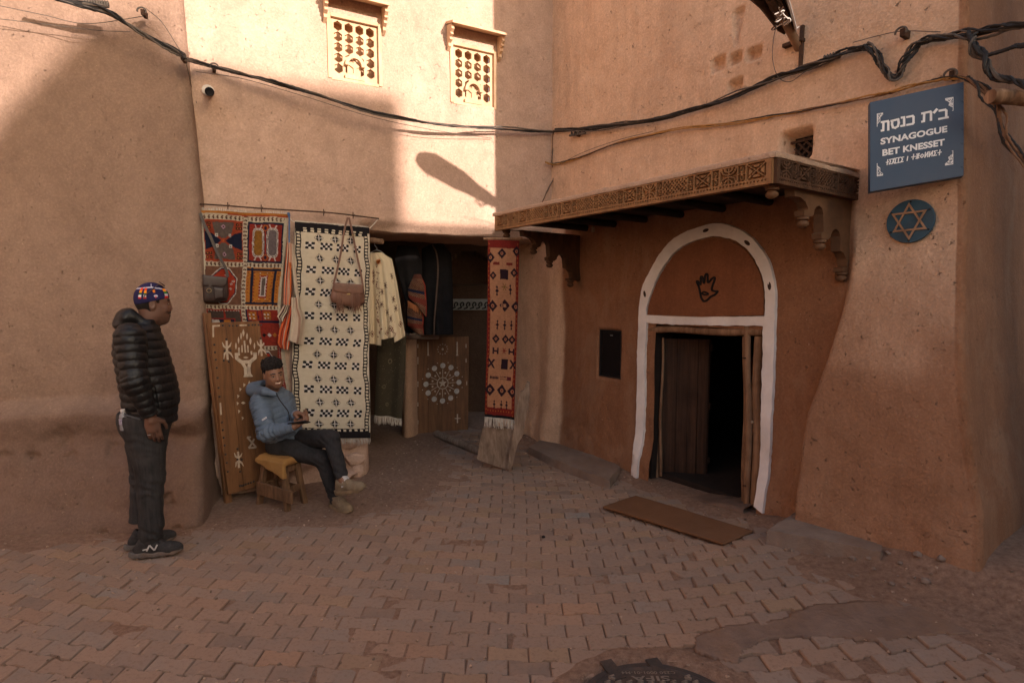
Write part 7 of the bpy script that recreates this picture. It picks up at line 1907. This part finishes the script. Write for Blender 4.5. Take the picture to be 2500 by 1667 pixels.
# bottle in the back pocket
bp=k2(222,90,-.12); bt=thing('water_bottle','small clear plastic water bottle with white cap in the back pocket of the standing man','bottle',tuple(trM(np.array([bp+[0,0,-.11]]))[0]))
axb=trM(np.array([[-.02,0,1.]]))[0]-trM(np.array([[0,0,0.]]))[0]; cb_=trM(np.array([bp+[.012,0,-.07]]))[0]
mPet=simple('clear_plastic',(.35,.34,.36),.12,.2,30,.1,spec=.6); mPet.node_tree.nodes['Principled BSDF'].inputs['Alpha'].default_value=.72
obj('body',MB().lathe(cb_,[(.022,0),(.025,.01),(.025,.075),(.022,.095),(.012,.112),(.0115,.118)],16,ax=axb),mPet,bt)
obj('label',MB().lathe(cb_,[(.0254,.038),(.0256,.040),(.0256,.072),(.0254,.074)],16,ax=axb),simple('purple_label',(.07,.05,.16),.4,.5,60,.1,c2=(.4,.38,.42)),bt)
obj('cap',MB().lathe(cb_,[(.0125,.114),(.0135,.116),(.0135,.129),(.011,.132),(.002,.132)],14,ax=axb),simple('white_cap',(.62,.58,.56),.5),bt)
obj('ring',MB().tube([tuple(trM(np.array([k2(487,238,B0-.02)+[.010*math.cos(t),.0,.0]+np.array([0,.011*math.sin(t),0])]))[0]) for t in np.linspace(0,6.28,10)],.002,5),simple('silver_ring',(.6,.58,.55),.3,metal=.8),man)
# ================================================================ stool
def c3(x,y): return (560+x*.2871,840+y*.2871)
stl=thing('wooden_stool','low rough wooden stool with splayed legs under the seated man','stool',(-1.88,4.70,0))
gq=lambda x,y,z=0:onz(*c3(x,y),z)
FL=gq(255,1350,.012);FR=gq(495,1412,.012);BR=gq(640,1342,.012);BL=FL+(BR-FR)
ctr=(FL+FR+BR+BL)/4; mSt=wood('stool_wood',(.21,.115,.058),(.09,.045,.023),(24,24,3),.8,.9,.5)
tops=[]; 
for p in (FL,FR,BR,BL):
    q=p+(ctr-p)*.30; q=np.array([q[0],q[1],.350]); tops.append(q)
def beam(a,b,w,h,mat,name,par,upv=(0,0,1)):
    a=np.array(a,float);b=np.array(b,float); d=unit(b-a); u=unit(np.array(upv,float)-d*np.dot(upv,d)); s_=np.cross(d,u); L_=np.linalg.norm(b-a)
    fr=lambda v:a+v[:,0,None]*d+v[:,1,None]*s_+v[:,2,None]*u
    m=MB(); n=8
    for k in range(1): m.box(0,L_,-w/2,w/2,-h/2,h/2,fr,jit=.002)
    return obj(name,m,mat,par,bevel=.004,angle=40)
ed=unit(FR-FL)
for p,q in zip((FL,FR,BR,BL),tops): beam(p-[0,0,.012],q,.042,.038,mSt,'leg',stl,upv=tuple(ed))
V4=[ctr+(t-ctr)*1.18 for t in tops]; c_=sum(V4)/4
V4=[np.array([p[0],p[1],0]) for p in V4]
obj('seat',MB().add(np.array([p+[0,0,z] for z in(.345,.372) for p in V4]),[(0,1,2,3),(4,5,6,7),(0,1,5,4),(1,2,6,5),(2,3,7,6),(3,0,4,7)]),mSt,stl,bevel=.005)
out_=unit(np.cross(ed,[0,0,1.]));  out_= out_ if np.dot(out_[:2],-c_[:2])>0 else -out_
A_=onplane(*c3(238,1218),FL+out_*.02,out_);B_=onplane(*c3(532,1305),FL+out_*.02,out_); 
beam(A_,B_,.022,.105,mSt,'front_board',stl)
for t,z in ((0,.30),): beam(tops[0]+[0,0,-.03],tops[1]+[0,0,-.03],.02,.05,mSt,'apron',stl)
beam(tops[1]+[0,0,-.03],tops[2]+[0,0,-.03],.02,.05,mSt,'apron',stl)
def lp(i,t): return (FL,FR,BR,BL)[i]*(1-t)+tops[i]*t
beam(lp(1,.42),lp(2,.42),.02,.05,mSt,'stretcher',stl); beam(lp(0,.40),lp(3,.40),.02,.05,mSt,'stretcher',stl); beam(lp(3,.35),lp(2,.35),.02,.04,mSt,'stretcher',stl)
# ================================================================ seated man
sit=thing('person','smiling seated man in a blue quilted hooded jacket, legs crossed, holding a phone','person',(-1.88,4.68,0))
def PX(x,y,Y): p=c3(x,y); return aty(*p,Y)
mCloth=simple('mustard_felt',(.34,.185,.06),.95,.3,9,.8,140,.004,c2=(.28,.135,.04))
# felt cloth draped over the stool
q0,q1,q2,q3_=[np.array([p[0],p[1],.378]) for p in V4]
def cl(P):
    u_=unit(q1-q0);v_=unit(q3_-q0); c=(q0+q1+q2+q3_)/4
    q=np.stack([(P-c)@u_,(P-c)@np.array([-u_[1],u_[0],0]),P[...,2]-.385],-1)
    lx=np.linalg.norm(q1-q0)/2+.02; ly=np.linalg.norm(q3_-q0)/2+.015
    d=np.abs(q)-np.array([lx-.02,ly-.02,.006]); D=np.linalg.norm(np.maximum(d,0),axis=-1)+np.minimum(d.max(-1),0)-.026
    low=-.070-.05*np.clip((q[...,0]+.02)/lx,0,1)**2+.05*np.clip(-q[...,0]/lx,0,1)
    fz=np.maximum(low-q[...,2],q[...,2]-.0); F2=np.maximum(np.maximum(np.abs(q[...,0])-lx,np.abs(q[...,1]+ly+.004)-.012),fz)
    return smin(D,F2-.004,.015)-.004*fbm(P[...,0]*18,P[...,1]*18,P[...,2]*18,o=2,seed=8)
lo=np.minimum.reduce([q0,q1,q2,q3_])-[.10,.10,.16];hi=np.maximum.reduce([q0,q1,q2,q3_])+[.10,.10,.08]
clo=thing('felt_cloth','mustard yellow felt cloth folded over the stool seat','cloth',tuple((q0+q2)/2)); add_sdf('fabric',cl,lo,hi,.006,mCloth,clo)
HIPR=np.array([-1.93,4.60,.475]);HIPL=np.array([-1.87,4.76,.475])
KR=PX(795,975,4.47);AR=PX(905,1335,4.45); KL=PX(862,800,4.42);AL=PX(968,1160,4.27)
NECK=PX(345,395,4.63); HC=PX(374,252,4.575); SHR=PX(262,500,4.53);SHL=PX(470,470,4.80); EL=PX(315,752,4.40);WRr=PX(548,700,4.37); ELL=PX(520,690,4.72);WRl=PX(572,598,4.50)
PEL=(HIPR+HIPL)/2+[0,0,.02]; CHEST=PX(350,560,4.66)
hf=unit([.66,-.75,-.12]); hl=unit(np.cross([0,0,1.],hf)+np.array([0,0,.16])); hu=np.cross(hf,hl); hu=hu/np.linalg.norm(hu)
As=np.array([hf,np.cross(hu,hf),hu]); ss_=.94
SK2=(.24,.115,.065)
print('sit',HC,As)
PHC=PX(592,668,4.36)   # phone centre
def sit_body(P):
    D=head_sdf(P,HC,As,ss_,smile=1.)
    D=smin(D,cone(P,NECK-[0,0,.05],HC-hu*.07-hf*.015,.058,.054),.025)
    D=smin(D,cone(P,NECK-[0,0,.10],PEL,.10,.12),.04)
    D=smin(D,chain(P,[SHR,EL,WRr],[.05,.042,.027]),.02); D=smin(D,chain(P,[SHL,ELL,WRl],[.05,.042,.027]),.02)
    D=smin(D,chain(P,[HIPR,KR,AR+[0,0,0]],[.085,.055,.036]),.02);D=smin(D,chain(P,[HIPL,KL,AL],[.085,.055,.036]),.02)
    dR_=unit(np.array([.45,.55,.30])); D=smin(D,hand_sdf(P,WRr+dR_*.01,dR_,(-.1,-.25,.86),(-.6,.6,.1),.98,curl=.75,spread=.04),.01)
    dL_=unit(np.array([.75,-.40,.10])); D=smin(D,hand_sdf(P,WRl+dL_*.0,dL_,(-.1,-.3,-.9),(-.1,-.9,.0),.98,curl=.75,spread=.04),.01)
    return D
def sitcol(V): return headcol(V,HC,As,ss_,SK2,(.20,.07,.05),smile=1,stub=.25)
lo=(min(HIPR[0],HC[0]-.15)-.16,4.12,AR[2]-.06)
add_sdf('body',sit_body,(-2.16,4.14,.06),(-1.16,4.92,HC[2]+.13),.0050,mSkin,sit,None,sitcol)
# curly hair, short at the sides
def sit_hair(P):
    q=(P-HC)@As.T/ss_; x,y,z=q[...,0],q[...,1],q[...,2]
    top=ell(q,(-.010,0,.084),(.106,.080,.064)); cut_=(.058-.03*np.clip(-x/.1,0,1))-z; top=smax(top,cut_,.01)
    top=smax(top,x-.088,.01)
    side=head_sdf(P,HC,As,ss_,smile=1.)/ss_-.0028; side=np.maximum(side,np.maximum(-.012-.3*(x<-.03)*.1-z,np.maximum(x-.012-.35*np.clip(z,0,.1),z-.08)))
    side=np.maximum(side,-ell(q,(-.004,-.08,-.010),(.028,.03,.038)));side=np.maximum(side,-ell(q,(-.004,.08,-.010),(.028,.03,.038)))
    back=np.maximum(ell(q,(-.020,0,.02),(.100,.079,.092)),np.maximum(x+.03,-.050-z))
    D=smin(smin(top,back,.015),side,.004)
    return (D-.011*(1.3*fbm(P[...,0]*55,P[...,1]*55,P[...,2]*55,o=2,seed=3)+.15)*(z>.045))*ss_
add_sdf('hair',sit_hair,tuple(HC-[.16,.16,.09]),tuple(HC+[.16,.16,.19]),.0036,mHair,sit,None,None,0)
# jacket: quilted in brick-like stitched cells
tup=unit(NECK-PEL); tf=unit(np.array([.92,-.38,0])-tup*np.dot([.92,-.38,0],tup)); tl=np.cross(tup,tf); TA=np.array([tf,tl,tup]); TH=np.linalg.norm(NECK-PEL)
def groove(t,p,w=.10): 
    f=(t/p)%1; f=np.minimum(f,1-f); return np.exp(-(f/w)**2)
def sit_jacket(P):
    q=(P-PEL)@TA.T
    T=loft(q,np.array([-.03,.05,.15,.27,.37,.43,.47]),np.array([.015,.01,.00,-.01,-.02,-.015,0]),np.zeros(7),np.array([.135,.135,.135,.135,.12,.095,.07]),np.array([.165,.17,.17,.185,.185,.13,.075]))
    w1=.006*fbm(P[...,0]*7,P[...,1]*7,P[...,2]*7,o=2,seed=4)
    def puff(t,a): return -.0045*groove(t+w1,.045,.13)-.003*groove(a+.05*np.floor(t/.045),.11,.06)
    T=T-puff(q[...,2],q[...,1]+q[...,0])
    d=None
    for S_,E_,Wr in ((SHR,EL,WRr),(SHL,ELL,WRl)):
        a=cone(P,S_,E_,.082,.066);b=cone(P,E_,Wr,.066,.044); t1=np.linalg.norm(E_-S_); ta=(P-S_)@unit(E_-S_);tb=t1+(P-E_)@unit(Wr-E_)
        arm=smin(a,b,.035); tt=np.where(a<b,ta,tb); wr_=.0055*np.sin(tt*150+9*w1/.006+P[...,2]*30)*np.exp(-((tt-t1)/.11)**2)+.004*np.sin(tt*190+P[...,0]*25)*np.exp(-((tb-.17-t1*0)/.07)**2)
        arm=arm-puff(tt,P[...,2])-wr_-.004*fbm(P[...,0]*14,P[...,1]*14,P[...,2]*14,o=2,seed=7); arm=smax(arm,(P-Wr)@unit(Wr-E_)-.002,.006); d=arm if d is None else np.minimum(d,arm)
    D=smin(T,d,.022)
    # hood pooled at the nape
    hdv=np.array([-.085,.03,-.02]); HB=NECK+np.array([-.10,.0,-.0])
    hood=smin(cone(P,PX(200,380,4.62),PX(330,345,4.70),.055,.05),cone(P,PX(205,395,4.58),PX(300,400,4.48),.052,.032),.03)
    hood=smin(hood,cone(P,PX(300,405,4.48),PX(395,425,4.49),.030,.020),.02); hood=smin(hood,cone(P,PX(330,345,4.72),PX(440,400,4.66),.04,.022),.02)
    D=smin(D,hood-.003*fbm(P[...,0]*16,P[...,1]*16,P[...,2]*16,o=2,seed=9),.012)
    inner=cone(P,NECK+[-.02,0,-.03],NECK+[.02,-.02,.12],.060,.078); D=smax(D,-inner,.006)
    # zip line down the front
    zl=q[...,1]+.015; D=D+.004*np.exp(-(zl/.006)**2)*(q[...,0]>.03)*(D<.02)
    # hem
    return D
lo=np.minimum.reduce([PEL,SHR,SHL,EL,WRr,ELL,NECK])-[.19,.19,.10];hi=np.maximum.reduce([PEL,SHR,SHL,EL,WRr,WRl,ELL,NECK])+[.12,.17,.12]
add_sdf('jacket',sit_jacket,tuple(lo),tuple(hi),.0050,mBlueJ,sit,None)
# dark lining visible in the hood, zip
add_sdf('hood_lining',lambda P:np.maximum(smax(cone(P,NECK+[-.045,.02,-.005],NECK+[-.03,.02,.03],.066,.078),-cone(P,NECK+[-.0,0,-.03],NECK+[.02,-.01,.12],.060,.072),.004),P[...,2]-(NECK[2]+.045)),tuple(NECK-[.16,.12,.08]),tuple(NECK+[.10,.14,.10]),.005,mLin,sit)
zp=[PX(398,415,4.475),PX(425,470,4.455),PX(462,520,4.45),PX(500,575,4.45),PX(512,650,4.45)]
obj('zip',MB().tube(crom(zp,6),.0045,6),mBlack,sit)
p=PX(297,634,4.335); fx=unit(PX(318,622,4.33)-PX(275,650,4.34)); up_=unit(np.cross(fx,[.3,1,0])); 
obj('sleeve_tag',MB().box(-.022,.022,-.004,.004,-.006,.006,lambda v:p+v[:,0,None]*fx+v[:,2,None]*up_+v[:,1,None]*unit(np.cross(fx,up_))),simple('white_tag',(.68,.66,.68),.6),sit,smooth=False)
# trousers
def sit_tr(P):
    D=ell(P,(HIPR+HIPL)/2+[.0,0,-.005],(.13,.165,.105))
    r=smin(cone(P,HIPR,KR,.092,.066),cone(P,KR,AR,.062,.045),.02); l=smin(cone(P,HIPL,KL,.092,.068),cone(P,KL,AL,.064,.046),.02)
    w=.0035*np.sin(P[...,2]*130+P[...,0]*60+6*fbm(P[...,0]*5,P[...,1]*5,P[...,2]*5,o=1,seed=3))
    near=lambda c,s_:np.exp(-((P-c)**2).sum(-1)/s_**2)
    w=w*(near(KR,.10)+near(KL,.10)+1.3*near(AL,.12)+1.3*near(AR,.12)+near((HIPR+HIPL)/2+[.1,-.05,.05],.12)+.15)
    r=smax(r,(P-AR)@unit(AR-KR)-.005,.006); l=smax(l,(P-AL)@unit(AL-KL)+.02,.006)
    return smin(D,np.minimum(r,l),.035)-w-.004*fbm(P[...,0]*12,P[...,1]*12,P[...,2]*12,o=2,seed=5)
add_sdf('trousers',sit_tr,(-2.12,4.13,AR[2]-.03),(-1.20,4.95,KL[2]+.12),.0050,mDen2,sit)
# socks and shoes
SHU=simple('olive_knit_shoe',(.22,.165,.105),.85,.3,40,.6,200,.002,c2=(.15,.11,.07)); SHS=simple('olive_sole',(.24,.17,.10),.8,.3,25,.4,90,.002,dirt=.3)
mLaceK=simple('tan_lace',(.32,.24,.14),.8)
toe=onz(*c3(1050,1470),.02); heel=onz(*c3(893,1425),.0); f=unit((toe-heel)*[1,1,0]); c_=AR*[1,1,0]+f*.065
make_shoe(sit,shoe_frame([c_[0],c_[1],.0],unit(np.array([.80,-.60,0]))),.275,SHU,SHS,'shoe',chunk=.6)
toe=PX(1195,1215,4.20); heel=PX(905,1265,4.32); f=unit(toe-heel); upv=unit(np.array([-.10,-.10,1.]))
c_=AL+f*.055-upv*.105
make_shoe(sit,shoe_frame(c_,f,upv),.285,SHU,SHS,'shoe',chunk=.6)
obj('sock',MB().tube([AL+(KL-AL)*.12,AL-upv*.045+f*.02],[.040,.044],14),simple('white_sock',(.55,.52,.50),.9),sit)
# phone
phn=thing('mobile_phone','black mobile phone held flat in both hands of the seated man','phone',tuple(PHC))
pf=unit(PX(668,648,4.33)-PX(505,672,4.36)); pu=unit(np.array([.05,.35,1.])-pf*np.dot([.05,.35,1.],pf)); psd=np.cross(pu,pf)
obj('case',MB().box(-.078,.078,-.038,.038,-.005,.004,lambda v:PHC+v[:,0,None]*pf+v[:,1,None]*psd+v[:,2,None]*pu),mBlack,phn,bevel=.004); obj('screen',MB().box(-.072,.072,-.033,.033,.0042,.0052,lambda v:PHC+v[:,0,None]*pf+v[:,1,None]*psd+v[:,2,None]*pu),simple('screen_glass',(.01,.012,.015),.08,.1,bump=0,spec=.6),phn,smooth=False)
for o in SC.objects:
    if o.type=='EMPTY': o.empty_display_size=.05
print('objects',len(SC.objects))
